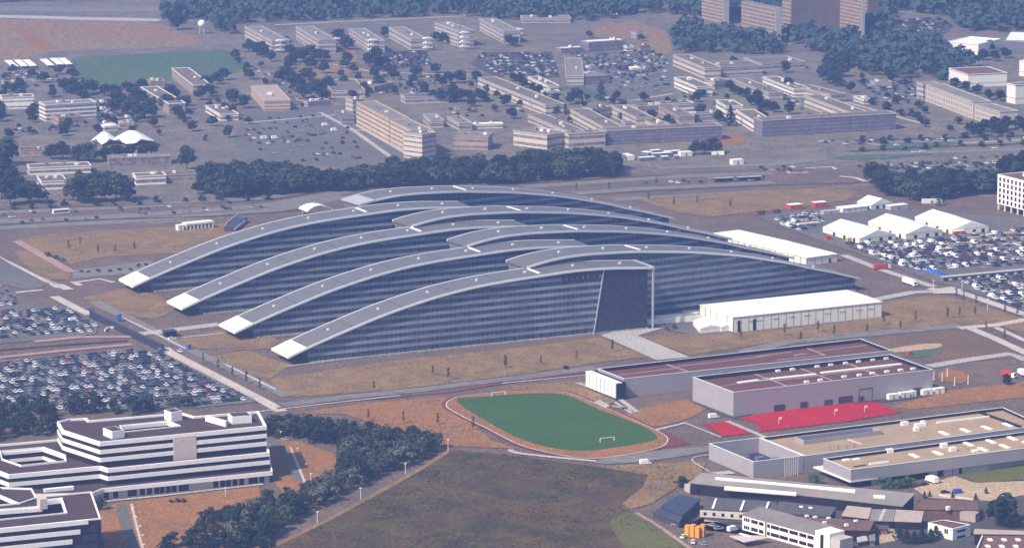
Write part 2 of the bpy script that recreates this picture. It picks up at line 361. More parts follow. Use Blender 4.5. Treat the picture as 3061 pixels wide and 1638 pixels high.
strip('kerb', 'pale_path', qs('31', 460, 332, 740, 320), 3, 3); strip('kerb', 'pale_path', qs('31', 120, 348, 270, 345, 320, 380, 500, 372), 3, 3); strip('kerb', 'pale_path', qs('31', 800, 410, 950, 425, 1050, 460), 4, 3)
for pts, w_ in (([q('01', -60, 735), q('01', 1200, 690), q('01', 2564, 640), q('11', 700, 560)], 3), ([q('01', -60, 880), q('01', 900, 830), q('01', 2000, 795), q('01', 2564, 760), q('11', 500, 735)], 4), ([q('21', 800, 590), q('21', 1500, 548), q('21', 2564, 498), q('31', 1000, 470)], 3.5),
    ([q('21', 200, 485), q('21', 1000, 432), q('21', 1600, 400)], 3), ([q('31', 900, 170), q('31', 1700, 130), q('31', 2600, 95)], 5), ([q('31', 1000, 60), q('31', 1600, 50), q('31', 2600, 20)], 4)):
    strip('hedge_strip', 'wild_field', pts, w_, 3)
strip('road', 'concrete', qs('31', 600, 70, 1400, 120, 2600, 60), 5, 1)
patch('verge', 'green_field', qs('31', 640, 230, 1000, 200, 1700, 200, 1000, 260), 2)
patch('verge', 'green_field', qs('31', 1180, 105, 1700, 85, 2000, 95, 1200, 150), 2)
# --- grass round the new headquarters
patch('dry_grass', 'dry_grass', qs('01', 150, 1015, 500, 958, 1600, 895, 2300, 850, 2700, 880, 1800, 1140, 1000, 1180, 680, 1250, 500, 1160, 290, 1110), 2)
patch('dry_grass', 'dry_grass', qs('01', 130, 1130, 300, 1110, 690, 1310, 660, 1400, 440, 1400, 220, 1240), 2)
patch('gravel_strip', 'road_grey', qs('01', 700, 1310, 1100, 1260, 1440, 1215, 1480, 1240, 1300, 1340, 700, 1390), 2)
patch('dry_grass', 'dry_grass', qs('21', 1320, 640, 1500, 610, 2640, 545, 3100, 525, 3430, 560, 3300, 640, 2700, 730, 2300, 760, 2000, 800, 1700, 760), 2)
patch('dry_grass', 'dry_grass', qs('02', 790, 290, 1200, 200, 1500, 260, 1720, 400, 1500, 490, 1150, 480, 900, 380), 2)
patch('dry_grass', 'dry_grass', qs('02', 1700, 690, 2100, 600, 2564, 640, 2700, 720, 2564, 770, 1900, 780), 2)
patch('dry_grass', 'dry_grass', qs('02', 1960, 860, 2400, 790, 2564, 870, 2800, 930, 2564, 1080, 2300, 1000), 2)
patch('dry_grass', 'dry_grass', [q('12', 180, 1070), q('12', 700, 990), q('12', 1400, 890), q('12', 2564, 770), q('22', 930, 670), q('22', 1410, 860), q('22', 1000, 900), q('12', 2564, 1030), q('12', 1300, 1180), q('12', 420, 1240), q('12', 240, 1160)], 2)
patch('dry_grass', 'dry_grass', [q('22', 1310, 660), q('22', 2564, 610), q('32', 800, 530), q('32', 1200, 470), q('32', 1150, 340), q('32', 1700, 265), q('32', 1860, 280), q('32', 2564, 490), q('32', 2564, 560), q('32', 1900, 560), q('32', 400, 680), q('22', 1800, 840)], 2)
patch('dry_grass', 'worn_lawn', [q('32', 1040, 690), q('32', 1900, 595), q('32', 2600, 850), q('32', 2300, 880), q('32', 1700, 920), q('32', 1250, 780)], 2)
patch('dry_grass', 'orange_grass', [q('32', 1820, 1180), q('32', 2600, 1090), q('32', 2600, 1240), q('32', 1500, 1360), q('32', 1300, 1330)], 2)
patch('dry_grass', 'dry_grass', [q('32', 2310, 545), q('32', 2600, 495), q('32', 2600, 660)], 2)
patch('playground_sand', 'sand', smooth_pts(qs('32', 1270, 790, 1500, 745, 1760, 730, 1740, 770, 1480, 800, 1320, 815), 4, True), 3)
patch('playground_green', 'green_field', smooth_pts(qs('32', 1400, 850, 1550, 795, 1730, 790, 1760, 830, 1560, 870), 4, True), 3)
patch('worn_ground', 'orange_grass', smooth_pts(qs('32', 1740, 1010, 1900, 980, 2040, 1040, 1980, 1110, 1800, 1090), 4, True), 3)
# --- roads and paths of the site
strip('road', 'pale_path', qs('02', 1560, 770, 1660, 835, 2100, 1060, 2580, 1310, 2700, 1380), 6.5, 3)
strip('road', 'road_grey', qs('02', 900, 330, 1300, 520, 1700, 730, 2120, 930, 2564, 1140, 2760, 1235), 7, 3)
strip('path', 'pale_path', qs('02', 1190, 490, 1400, 590, 1780, 780), 1.6, 4)
strip('path', 'pale_path', qs('02', 2160, 930, 2400, 1050, 2640, 1170), 1.6, 4)
strip('road', 'pink_strip', qs('02', -60, 1010 - 800, 200, 20, 640, 200), 4, 2)
strip('road', 'pale_path', qs('01', -60, 1165, 200, 1290, 560, 1480), 3, 3)
strip('path', 'pale_path', qs('02', 560, 165, 660, 215), 6, 3)
strip('path', 'pale_path', qs('02', 690, 150, 950, 112, 1090, 145), 3.5, 3)
strip('path', 'pale_path', qs('02', 700, 140, 770, 175), 4, 3)
strip('path', 'pale_path', qs('02', 520, 280, 700, 375, 862, 455), 6, 3)
strip('path', 'pink_strip', qs('01', 160, 1030, 300, 1110, 690, 1330), 6, 3)
strip('path', 'concrete', qs('02', 1330, 640, 1560, 612, 2110, 545), 9, 3)
strip('path', 'pale_path', qs('02', 1740, 672, 2240, 620), 1.6, 3)
strip('road', 'dark_asphalt', qs('02', -60, 480, 400, 440, 900, 400), 5, 2)
strip('path', 'dry_grass', qs('12', -160, 790, 220, 770), 4, 3)
strip('path', 'concrete', qs('12', 330, 950, 900, 880, 1500, 815, 2564, 705), 2.0, 3)
strip('path', 'concrete', qs('22', 0, 712, 860, 630), 2.0, 3)
strip('road', 'road_grey', [q('12', 300, 1320), q('12', 1000, 1235), q('12', 1600, 1175), q('22', 150, 1060), q('22', 900, 965)], 9, 3)
strip('road', 'road_grey', [q('22', 2300, 815), q('32', 300, 715), q('32', 1100, 640), q('32', 1960, 560)], 10, 3)
strip('path', 'pale_path', [q('12', 80, 1382), q('12', 700, 1310), q('12', 1430, 1228)], 1.4, 4)
strip('running_lane', 'red_track', [q('12', 250, 1350), q('12', 1000, 1275), q('12', 1900, 1195), q('22', 300, 1070), q('22', 820, 1010)], 3, 3)
strip('path', 'pale_path', [q('22', 0, 1112), q('22', 440, 1070), q('22', 830, 1030)], 1.4, 4)
strip('path', 'pale_path', qs('32', 1940, 585, 2290, 555, 2600, 500), 7, 4)
strip('path', 'pale_path', qs('32', 2060, 590, 2300, 690, 2620, 840), 6, 4)
strip('path', 'pale_path', qs('32', 2290, 575, 2620, 725), 4, 4)
strip('path', 'concrete', qs('32', 1140, 310, 1500, 240, 1950, 225), 8, 3)
strip('road', 'pale_path', qs('32', 1650, 205, 1980, 250, 2300, 360, 2620, 470), 7, 4)
patch('plaza', 'pale_path', qs('32', 1690, 215, 1870, 185, 1960, 210, 1960, 250, 1700, 255), 4)
strip('path', 'concrete', qs('31', 830, 1165, 1180, 1300, 1700, 1470), 6, 3)
strip('path', 'concrete', qs('32', 1650, 950, 2000, 890, 2420, 830, 2600, 890), 8, 3)
patch('plaza', 'concrete', [q('22', 945, 650), q('22', 1080, 620), q('22', 1400, 588), q('22', 1560, 580), q('22', 1300, 655), q('22', 1800, 862), q('22', 1480, 890)], 3)
patch('yard', 'asphalt', [q('22', 1400, 540), q('22', 1930, 480), q('22', 2230, 620), q('22', 1900, 660), q('22', 1560, 590)], 2)
# --- sports ground
OV = 3061 / 2575.0
tr = smooth_pts([(x * OV, y * OV) for x, y in ((1123, 1022), (1140, 1003), (1190, 993), (1300, 985), (1400, 984), (1450, 997), (1530, 1030), (1605, 1063), (1665, 1092), (1678, 1108), (1655, 1127), (1560, 1146), (1480, 1154), (1400, 1143), (1310, 1120), (1225, 1078), (1160, 1046))], 4, True)
Tw = [W(p) for p in tr]
def world_patch(name, m, poly, layer):
    LZ[0] += 0.0017; mb = MB(); z = 0.05 * layer + LZ[0]
    a = sum(poly[i][0] * poly[(i + 1) % len(poly)][1] - poly[(i + 1) % len(poly)][0] * poly[i][1] for i in range(len(poly)))
    if a < 0: poly = poly[::-1]
    mb.face([(p[0], p[1], z) for p in poly]); return struct(name, mb, m)
patch('dry_grass', 'orange_grass', [q('12', 420, 1400), q('12', 1100, 1300), q('12', 1850, 1240), q('13', 2300, 350), q('13', 2564, 430), q('13', 1800, 400), q('13', 1300, 230), q('13', 900, 100)], 2)
patch('dry_grass', 'dry_grass', [q('22', 0, 1150), q('22', 780, 1080), q('22', 1100, 1260), q('22', 980, 1360), q('22', 600, 1240), q('22', 0, 1200)], 2)
patch('dry_grass', 'orange_grass', smooth_pts([q('23', 1180, 90), q('22', 1500, 1320), q('22', 1760, 1270), q('23', 1960, 20), q('23', 1860, 110), q('23', 1620, 190), q('23', 1440, 215), q('23', 1300, 150)], 3, True), 2)
world_patch('running_track', 'red_track', offset(Tw, 2.4), 3)
patch('running_track', 'red_track', qs('23', 1555, 260, 1640, 300, 1810, 385, 1500, 425, 1380, 450, 1500, 400), 3)
world_patch('track_edge', 'white_line', offset(Tw, 0.38), 4)
world_patch('field_margin', 'orange_grass', Tw, 5)
world_patch('sports_pitch', 'pitch_grass', offset(smooth_pts([W(p)[:2] for p in [(x * OV, y * OV) for x, y in ((1150, 1010), (1210, 1000), (1330, 992), (1420, 995), (1500, 1030), (1600, 1068), (1648, 1097), (1630, 1112), (1520, 1130), (1440, 1134), (1350, 1118), (1260, 1080))]], 3, True), 0.5), 6)
patch('sports_court', 'red_court', [q('23', 1930, 198), q('23', 2140, 170), q('23', 2395, 285), q('23', 2110, 312)], 3)
patch('sports_court', 'red_court', [q('23', 2270, 140), q('32', 300, 1350), q('32', 760, 1305), q('32', 1150, 1293), q('33', 1390, 82), q('33', 900, 165), q('33', 40, 268), q('23', 2440, 190)], 3)
strip('path', 'concrete', [q('23', 2160, 165), q('23', 2520, 320)], 3, 3)
strip('path', 'concrete', [q('23', 1480, 250), q('23', 1770, 180)], 2.5, 3)
strip('path', 'concrete', qs('23', 1770, 190, 2100, 320), 1.5, 3)
strip('path', 'pale_path', smooth_pts([q('13', 2480, 440), q('23', 200, 480), q('23', 900, 550)], 4), 3, 4)
patch('road', 'road_grey', smooth_pts(qs('23', 900, 545, 1300, 470, 1990, 405, 1990, 455, 1400, 550, 1000, 575), 3, True), 3)
strip('path', 'concrete', [q('22', 720, 1105), q('22', 900, 1165), q('22', 1140, 1270), q('22', 1300, 1390)], 3, 3)
strip('path', 'concrete', [q('22', 900, 1320), q('22', 1080, 1290), q('22', 1250, 1400), q('23', 1300, 70), q('23', 1060, 20)], 2.2, 3)
patch('plaza', 'concrete', qs('22', 880, 1290, 940, 1270, 1040, 1330, 990, 1345), 3)
strip('road', 'dark_asphalt', [q('22', 1830, 1280), q('22', 2100, 1400), q('23', 2270, 140)], 4, 3)
patch('service_yard', 'dark_asphalt', [q('22', 2220, 1405), q('32', 300, 1330), q('32', 1150, 1240), q('32', 1600, 1190), q('32', 1700, 1230), q('32', 1250, 1290), q('32', 760, 1300), q('32', 300, 1345), q('23', 2260, 130)], 3)
# --- foreground field
patch('wild_field', 'wild_field', [q('13', 1950, 440), q('13', 2564, 500), q('23', 900, 600), q('23', 1700, 620), q('23', 1640, 760), q('23', 1140, 980), q('23', 1300, 1060), q('23', 1900, 1480), q('13', 2000, 1500), q('13', 200, 1500), q('13', 300, 1330), q('13', 900, 1020), q('13', 1500, 720), q('13', 1800, 560)], 1)
patch('dry_grass', 'dry_grass', [q('23', 900, 600), q('23', 1300, 580), q('23', 1700, 560), q('23', 1960, 560), q('23', 1900, 680), q('23', 1780, 740), q('23', 1420, 960), q('23', 1240, 1010), q('23', 1150, 960), q('23', 1350, 800), q('23', 1400, 680)], 2)
patch('meadow', 'meadow', smooth_pts([q('23', 1040, 1150), q('23', 1150, 1060), q('23', 1290, 1045), q('23', 1500, 1170), q('23', 1900, 1460), q('23', 1300, 1460)], 3, True), 2)
strip('path', 'dry_grass', [q('13', 190, 1380), q('13', 700, 1130), q('13', 1200, 860), q('13', 1600, 640), q('13', 1900, 450)], 3.0, 2)
strip('path', 'pink_strip', [q('23', 1290, 1045), q('23', 1500, 1170), q('23', 1900, 1450)], 2.2, 3)
strip('path', 'concrete', smooth_pts(qs('23', 1990, 650, 1830, 550, 1860, 510, 1990, 490), 4), 0.9, 3)
patch('yard', 'concrete', qs('23', 1980, 660, 2180, 640, 2240, 670, 2100, 680), 3)
patch('yard', 'sand', qs('33', 1500, 810, 1900, 690, 2080, 755, 2600, 740, 2600, 870, 2250, 930, 1640, 900), 2)
patch('dry_grass', 'meadow', qs('33', 1930, 680, 2600, 575, 2600, 725, 2130, 760), 3)
patch('yard', 'dark_asphalt', [q('23', 1700, 1180), q('23', 1900, 1080), q('33', 100, 1270), q('33', 700, 1420), q('33', 2600, 1420), q('33', 2600, 900), q('33', 1700, 900), q('33', 1400, 1000), q('33', 0, 900), q('23', 2000, 1060)], 1)
patch('yard', 'sand', qs('33', 1150, 1180, 1290, 1170, 1380, 1300, 1180, 1340), 2)
# --- office garden
patch('dry_grass', 'orange_grass', [q('03', 960, 1010), q('03', 1120, 950), q('03', 2480, 790), q('03', 2500, 900), q('03', 2100, 1250), q('03', 1500, 1420), q('03', 1000, 1420)], 2)
patch('dry_grass', 'orange_grass', qs('13', 60, 320, 440, 360, 800, 480, 860, 640, 600, 820, 350, 900, 180, 700), 2)
strip('driveway', 'asphalt', smooth_pts([q('13', 180, 330), q('13', 300, 450), q('13', 390, 600), q('13', 470, 740)], 3), 5, 3)
strip('driveway', 'asphalt', smooth_pts(qs('03', 1160, 960, 1190, 1100, 1270, 1380, 1300, 1480), 3), 5, 3)
strip('path', 'pale_path', qs('03', 1260, 960, 1290, 1100, 1370, 1400), 1.2, 3)
strip('path', 'pale_path', qs('13', 380, 420, 520, 760), 1.2, 3)
strip('path', 'concrete', qs('03', 1000, 935, 1500, 885, 2520, 770), 2.5, 3)
# --- car parks of the new headquarters
patch('car_park', 'asphalt', [q('02', -60, 890), q('02', 500, 860), q('02', 1250, 780), q('02', 1540, 810), q('02', 2400, 1250), q('02', 2470, 1290), q('02', 1850, 1350), q('02', -60, 1420)], 2)
patch('car_park', 'asphalt', qs('02', -60, 270, 60, 200, 330, 370, 640, 380, 940, 540, 920, 640, 600, 680, -60, 740), 2)
strip('median', 'pink_strip', qs('02', -60, 872, 600, 800, 1260, 740), 5.5, 3)
strip('median', 'pink_strip', qs('02', 330, 715, 760, 670, 1260, 668), 6, 3)
strip('hedge_strip', 'wild_field', qs('02', -60, 800, 600, 745, 1220, 705), 3, 3)
patch('car_park', 'asphalt', qs('01', -60, 1190, 0, 1190, 330, 1390, 480, 1440, 300, 1510, -60, 1430), 2)
strip('path', 'pale_path', qs('02', 150, 245, 410, 218), 4, 3)
patch('car_park', 'asphalt', [q('31', 0, 790), q('31', 900, 700), q('31', 1300, 720), q('31', 2600, 820), q('31', 2600, 1420), q('32', 2600, 430), q('32', 1980, 210), q('31', 1700, 1420), q('31', 1100, 1200), q('31', 780, 1090), q('31', 250, 900)], 2)
for yy in (0, 62, 118):
    strip('median', 'sand', qs('31', 1960 - yy * 4, 1010 + yy, 2620, 925 + yy), 5.5, 3)
# ================================================================== NEW HEADQUARTERS: eight curved wings
PROF_W = [(-10, 4.6), (-9, 5.0), (1, 8.6), (14, 12.9), (27, 16.9), (42, 21.4), (56, 25.0), (76, 29.3), (96, 32.4), (115, 34.2), (134, 35.3), (155, 36.4), (168, 36.5), (181, 36.1), (207, 34.2)]
PROF_R = [(-84, 37.0), (-72, 39.0), (-60, 40.1), (-45, 40.3), (-33, 39.8), (-15, 38.8), (1.5, 37.2), (22, 35.0), (37, 32.8), (58, 29.3), (77, 25.1), (92, 21.6), (105, 17.8), (122, 13.4), (138, 8.9), (142, 7.8)]
def prof(P, x):
    if x <= P[0][0]: return P[0][1]
    for i in range(len(P) - 1):
        if x <= P[i + 1][0]:
            x0, y0 = P[max(i - 1, 0)]; x1, y1 = P[i]; x2, y2 = P[i + 1]; x3, y3 = P[min(i + 2, len(P) - 1)]
            h = x2 - x1; t = (x - x1) / h; m1 = (y2 - y0) / (x2 - x0) * h; m2 = (y3 - y1) / (x3 - x1) * h
            return (2 * t ** 3 - 3 * t * t + 1) * y1 + (t ** 3 - 2 * t * t + t) * m1 + (-2 * t ** 3 + 3 * t * t) * y2 + (t ** 3 - t * t) * m2
    return P[-1][1]
def arch(mb, P, x0, x1, y0, y1, dz0, dz1, n=60, mi=0, floor=None):
    """curved slab between two offsets of the roof line; floor = flat underside"""
    xs = [x0 + (x1 - x0) * i / n for i in range(n + 1)]; k = len(mb.v)
    for x in xs:
        t = prof(P, x) + dz1; b_ = (prof(P, x) + dz0) if floor is None else floor
        mb.v += [(x, y0, b_), (x, y0, t), (x, y1, t), (x, y1, b_)]
    for i in range(n):
        a = k + 4 * i
        for r in range(4):
            r2 = (r + 1) % 4; mb.f.append((a + r, a + 4 + r, a + 4 + r2, a + r2)[::-1]); mb.m.append(mi)
    mb.f.append((k, k + 1, k + 2, k + 3)); mb.f.append(tuple(k + 4 * n + r for r in (3, 2, 1, 0))); mb.m += [mi, mi]
def xspan(P, z, lo, hi):
    xs = [lo + (hi - lo) * i / 400 for i in range(401) if prof(P, lo + (hi - lo) * i / 400) > z]
    return (xs[0], xs[-1]) if xs else None
def build_wing(t, P, gx0, gx1, rx0, rx1, D, left):
    mb = MB(); arch(mb, P, gx0, gx1, 0.0, D, 0, -0.9, 60, 0, floor=0.0); link('glass_facade', mb, 'wing_glass', t, origin=(0, 0, 0))
    z = 3.4
    while z < 35:
        sp = xspan(P, z + 2.6, gx0 + 0.3, gx1 - 0.3)
        if sp and sp[1] - sp[0] > 6:
            s = MB(); s.box(sp[0], sp[1], -0.22, D + 0.22, z, z + 1.75); link('spandrel', s, 'spandrel', t, origin=(0, 0, 0))
        z += 3.95
    mb = MB(); mb.box(gx0 + 2, gx1 + 0.5, -0.6, D + 0.6, 0, 0.9); link('plinth', mb, 'concrete', t, origin=(0, 0, 0))
    mb = MB(); arch(mb, P, rx0, rx1, -1.5, D + 1.5, -1.1, 0.0, 70); link('roof', mb, 'alu_roof', t, origin=(0, 0, 0), smooth=False)
    for y0, y1 in ((-1.75, -0.95), (D + 0.95, D + 1.75)):
        mb = MB(); arch(mb, P, rx0 - 0.1, rx1 + 0.1, y0, y1, -0.9, 0.22, 70); link('roof_rim', mb, 'white_rim', t, origin=(0, 0, 0))
    x = rx0 + 28
    while x < rx1 - 12:
        zt = prof(P, x); mb = MB(); mb.box(x - 0.6, x + 0.6, D * 0.52, D * 0.52 + 1.3, zt - 0.4, zt + 0.8); link('roof_vent', mb, 'white_rim', t, origin=(0, 0, 0))
        j = MB(); arch(j, P, x + 9, x + 9.35, -0.95, D + 0.95, -0.2, 0.06, 1); link('roof_joint', j, 'metal_dark', t, origin=(0, 0, 0))
        x += 29
def white_tile(t, P, x0, x1, D, name='end_panel', m='white_panel'):
    mb = MB(); arch(mb, P, x0, x1, -1.9, D + 1.9, -0.75, 0.35, 4); link(name, mb, m, t, origin=(0, 0, 0))
RZW = R(26.07); DW = 19.5
wb = W((909, 1087))
WG = 'curved office wings of the new headquarters'
wing = thing('office_wing', 'long curved office wing nearest the viewer, its right end cut square under a white post', 'office building', wb, RZW, WG, world=False)
build_wing(wing, PROF_W, 2.0, 204.0, -9.5, 207.5, DW, True)
white_tile(wing, PROF_W, -9.7, 1.0, DW)
zt = prof(PROF_W, 141)
mb = MB(); arch(mb, PROF_W, 139, 140.2, 3.5, DW - 1.0, -0.2, 0.5, 2); link('rooflight', mb, 'white_panel', wing, origin=(0, 0, 0))
proto_left = wing
for tip, lab in (((706.7, 993.4), 'second curved office wing on the left, with white tip behind the nearest wing'),
                 ((547.6, 923.0), 'third curved office wing on the left, with white tip between its two neighbours'),
                 ((401.0, 856.0), 'farthest left curved office wing, its white tip nearest the upper car park')):
    p = wb + (W(tip, 5) - W((867, 1067), 5)); c = copy_thing(proto_left, (p.x, p.y, 0), RZW); c['label'] = lab
# pieces only the nearest wing has
mb = MB(); NX = 12; xt = [177.2 + (203.8 - 177.2) * i / NX for i in range(NX + 1)]
front = [(171.2, -0.45, 0), (203.8, -0.45, 0)] + [(x, -0.45, prof(PROF_W, x) - 1.2) for x in reversed(xt)]
mb.face(front); mb.face([(x, -0.02, z) for x, _, z in reversed(front)])
for i in range(len(front)):
    p, r_ = front[i], front[(i + 1) % len(front)]; mb.face([(p[0], -.02, p[2]), (r_[0], -.02, r_[2]), r_, p])
link('atrium_wall', mb, 'atrium_glass', wing, origin=(0, 0, 0))
mb = MB(); mb.beam((170.6, -0.7, 0), (176.7, -0.7, prof(PROF_W, 176) - 1), 0.6, 0.5); link('raking_column', mb, 'pale_metal', wing, origin=(0, 0, 0))
for x in (151.5 + i * 3.3 for i in range(7)):
    mb = MB(); zz = prof(PROF_W, x) - 1.3; mb.box(x, x + 2.3, -0.4, -0.02, zz - 5.0, zz - 0.3); link('window', mb, 'screen_blue', wing, origin=(0, 0, 0))
mb = MB(); mb.box(206.4, 207.3, -1.6, -0.7, 0, prof(PROF_W, 207) - 1.0); link('end_post', mb, 'pale_metal', wing, origin=(0, 0, 0))
mb = MB(); mb.box(206.2, 207.6, -1.9, DW + 1.9, prof(PROF_W, 207) - 1.3, prof(PROF_W, 207) + 0.4); link('end_beam', mb, 'pale_metal', wing, origin=(0, 0, 0))
# right-hand wings
rb = W((1955, 947)); e = W((2554, 870)) - rb; RZR = math.atan2(e.y, e.x); DR = 19.5
wingr = thing('office_wing', 'nearest of the right-hand curved wings, sloping down behind the big white storage tent', 'office building', rb, RZR, WG, world=False)
build_wing(wingr, PROF_R, -82.5, 140.0, -84.0, 142.0, DR, False)
mb = MB(); arch(mb, PROF_R, -83.2, -82.55, -0.3, DR + 0.3, 0, -1.3, 1, 0, floor=8.0); link('end_wall', mb, 'alu_roof', wingr, origin=(0, 0, 0))
mb = MB(); arch(mb, PROF_R, -8, -6.9, 3.0, DR - 1.5, -0.2, 0.5, 2); link('rooflight', mb, 'white_panel', wingr, origin=(0, 0, 0))
for c0, lab in (((1352, 716.7), 'second right-hand curved wing, its cut end rising behind the middle of the nearest roofs'),
                ((1190, 659), 'third right-hand curved wing, its cut end showing between two left-hand roofs'),
                ((1038.6, 596.6), 'farthest right-hand curved wing, at the back beside the tree belt')):
    p = rb + (W(c0, 35) - W((1528, 779), 35)); c = copy_thing(wingr, (p.x, p.y, 0), RZR); c['label'] = lab; last = c
white_tile(last, PROF_R, -84.3, -74.0, DR, m='pale_metal')
# tensile entrance canopy behind the farthest left wing
cv = MB(); A0 = W(q('11', 500, 765), 9); A1 = W(q('11', 560, 790), 9)
ends = [(q('11', 500, 762), q('11', 560, 790), 4), (q('11', 560, 738), q('11', 620, 775), 6), (q('11', 605, 712), q('11', 680, 756), 8), (q('11', 650, 703), q('11', 735, 742), 8), (q('11', 700, 706), q('11', 775, 738), 7), (q('11', 795, 735), q('11', 812, 742), 5)]
base_pts = []
o = W(q('11', 640, 790)); fw = Vector((0.9, 0.44, 0)); bw = Vector((-0.44, 0.9, 0))
rows = []
for i in range(9):
    s = i / 8.0; hz = 4 + 4 * math.sin(math.pi * s) ** 0.8 * (1 - 0.25 * s)
    p0 = o + fw * (-8 + 18 * s) - bw * 2; wdt = 15 * (1 - s * 0.8)
    rows.append([(p0.x, p0.y, hz), ((p0 + bw * wdt).x, (p0 + bw * wdt).y, hz)])
for i in range(8):
    (a, b2), (c2, d2) = rows[i], rows[i + 1]
    cv.face([a, c2, d2, b2]); cv.face([(a[0], a[1], a[2] - .4), (b2[0], b2[1], b2[2] - .4), (d2[0], d2[1], d2[2] - .4), (c2[0], c2[1], c2[2] - .4)])
    cv.face([(a[0], a[1], a[2] - .4), (c2[0], c2[1], c2[2] - .4), c2, a])
ec = thing('entrance_canopy', 'white curved entrance canopy beside the boulevard, peeping over the farthest left wing', 'canopy', o)
link('canopy_roof', cv, 'tent_white', ec)
mb = MB()
for i in (1, 3, 5): mb.cone((rows[i][1][0], rows[i][1][1], 0), (rows[i][1][0], rows[i][1][1], rows[i][1][2] - .4), .3, .25)
link('canopy_posts', mb, 'metal_pole', ec)
# ================================================================== BUILDING HELPERS
def poly_fill(mb, outer, holes, z, mi=0, up=True):
    bm = bmesh.new(); es = []
    for loop in [outer] + holes:
        vs = [bm.verts.new((p[0], p[1], z)) for p in loop]
        es += [bm.edges.new((vs[i], vs[(i + 1) % len(vs)])) for i in range(len(vs))]
    bmesh.ops.triangle_fill(bm, use_beauty=True, use_dissolve=False, edges=es, normal=(0, 0, 1))
    bm.verts.index_update(); k = len(mb.v); mb.v += [tuple(v.co) for v in bm.verts]
    for f in bm.faces:
        ids = [v.index for v in f.verts]
        if (f.normal.z < 0) == up: ids.reverse()
        mb.f.append(tuple(k + i for i in ids)); mb.m.append(mi)
    bm.free()
def rect(t0, t1, w, h):
    """footprint from two measured roof corners (at height h) and a depth; the measured side is the one seen"""
    a = W(t0, h); b = W(t1, h); d = (b - a); d.z = 0; d.normalize(); n = Vector((-d.y, d.x, 0))
    return [Vector((p.x, p.y, 0)) for p in (a, b, b + n * w, a + n * w)]
def windows(parent, p0, p1, rows, n, ww, wh, m='dark_window', margin=1.0, groups=None, name='window', out=0.04, th=0.16):
    """separate window objects along the side p0 -> p1 (outside on the right hand)"""
    d = Vector(p1) - Vector(p0); d.z = 0; L = d.length; d.normalize(); nr = Vector((d.y, -d.x, 0)); ang = math.atan2(d.y, d.x)
    me = MB(); me.box(-ww / 2, ww / 2, -out, th, 0, wh); first = None
    xs = groups or [margin + (L - 2 * margin) * (i + 0.5) / n for i in range(n)]
    bs = BASE.get(parent.name, Vector((0, 0, 0)))
    for z in rows:
        for x in xs:
            if first is None: first = link(name, me, m, parent, origin=(0, 0, 0)); o = first
            else:
                o = first.copy(); COL.objects.link(o); o.parent = parent
            o.location = Vector(p0) + d * x + Vector((0, 0, z)) - bs; o.rotation_euler = (0, 0, ang)
def block(label, t0, t1, w, h, floors=2, wall='pale_wall', roof='old_roof', band='old_window', frac=0.38, name='office_block', cat='building', rim=None, units=3, group=None, sill=0.3, z0=0.0, base=None):
    P = base or rect(t0, t1, w, h); c = sum(P, Vector((0, 0, 0))) / len(P); c.z = 0
    t = thing(name, label, cat, c, 0, group)
    mb = MB(); mb.prism(P, z0, h); link('wall', mb, wall, t)
    ph = h / max(1, floors)
    for k in range(floors):
        mb = MB(); mb.prism(offset(P, 0.14), k * ph + ph * sill, k * ph + ph * (sill + frac))
        link('window_band', mb, band, t)
    mb = MB(); mb.prism(offset(P, 0.28), h - 0.05, h + 0.3); link('roof', mb, roof, t)
    mb = MB(); mb.ring(P, h + 0.25, h + 0.75, 0.32, 0.15); link('parapet', mb, rim or wall, t)
    u = P[1] - P[0]; v = P[3] - P[0]
    for k in range(units):
        r = random.uniform(.15, .8); s = random.uniform(.3, .6); o = P[0] + u * r + v * s
        mb = MB(); a = u.normalized() * random.uniform(1.5, 3.5); b = v.normalized() * random.uniform(1.2, 2.4)
        mb.prism([o, o + a, o + a + b, o + b], h + 0.3, h + random.uniform(1.4, 2.4)); link('roof_unit', mb, random.choice(['grey_roof', 'white_wall']), t)
    return t, P
def shell(name, label, cat, P, h, wall, roof, parapet=0.9, rim='white_rim', holes=(), hole_depth=4.0, hole_floor='dark_void', hole_wall=None, inner='dark_void', group=None, z0=0.0, rim_w=0.35):
    """flat-roofed hall with an upstand round a sunken roof, and open courts"""
    P = [Vector((p[0], p[1], 0)) for p in P]; c = sum(P, Vector((0, 0, 0))) / len(P); t = thing(name, label, cat, Vector((c.x, c.y, z0)), 0, group)
    a = sum(P[i].x * P[(i + 1) % len(P)].y - P[(i + 1) % len(P)].x * P[i].y for i in range(len(P)))
    if a < 0: P = P[::-1]
    mb = MB()
    for i in range(len(P)):
        j = (i + 1) % len(P); mb.face([(P[i].x, P[i].y, z0), (P[j].x, P[j].y, z0), (P[j].x, P[j].y, h), (P[i].x, P[i].y, h)])
    link('wall', mb, wall, t)
    mb = MB(); poly_fill(mb, offset(P, -0.03), [list(hh) for hh in holes], h - parapet); link('roof', mb, roof, t)
    mb = MB(); mb.ring(P, h - parapet - 0.1, h - 0.10, -0.02, rim_w); link('upstand', mb, inner, t)
    mb = MB(); mb.ring(P, h - 0.12, h + 0.06, 0.10, rim_w + 0.12); link('coping', mb, rim, t)
    return t, P
def ribbons(t, P, levels, out=0.45, m='white_band', inw=0.6, name='spandrel_band'):
    for z0, z1 in levels:
        mb = MB(); mb.ring(P, z0, z1, out, inw); link(name, mb, m, t)
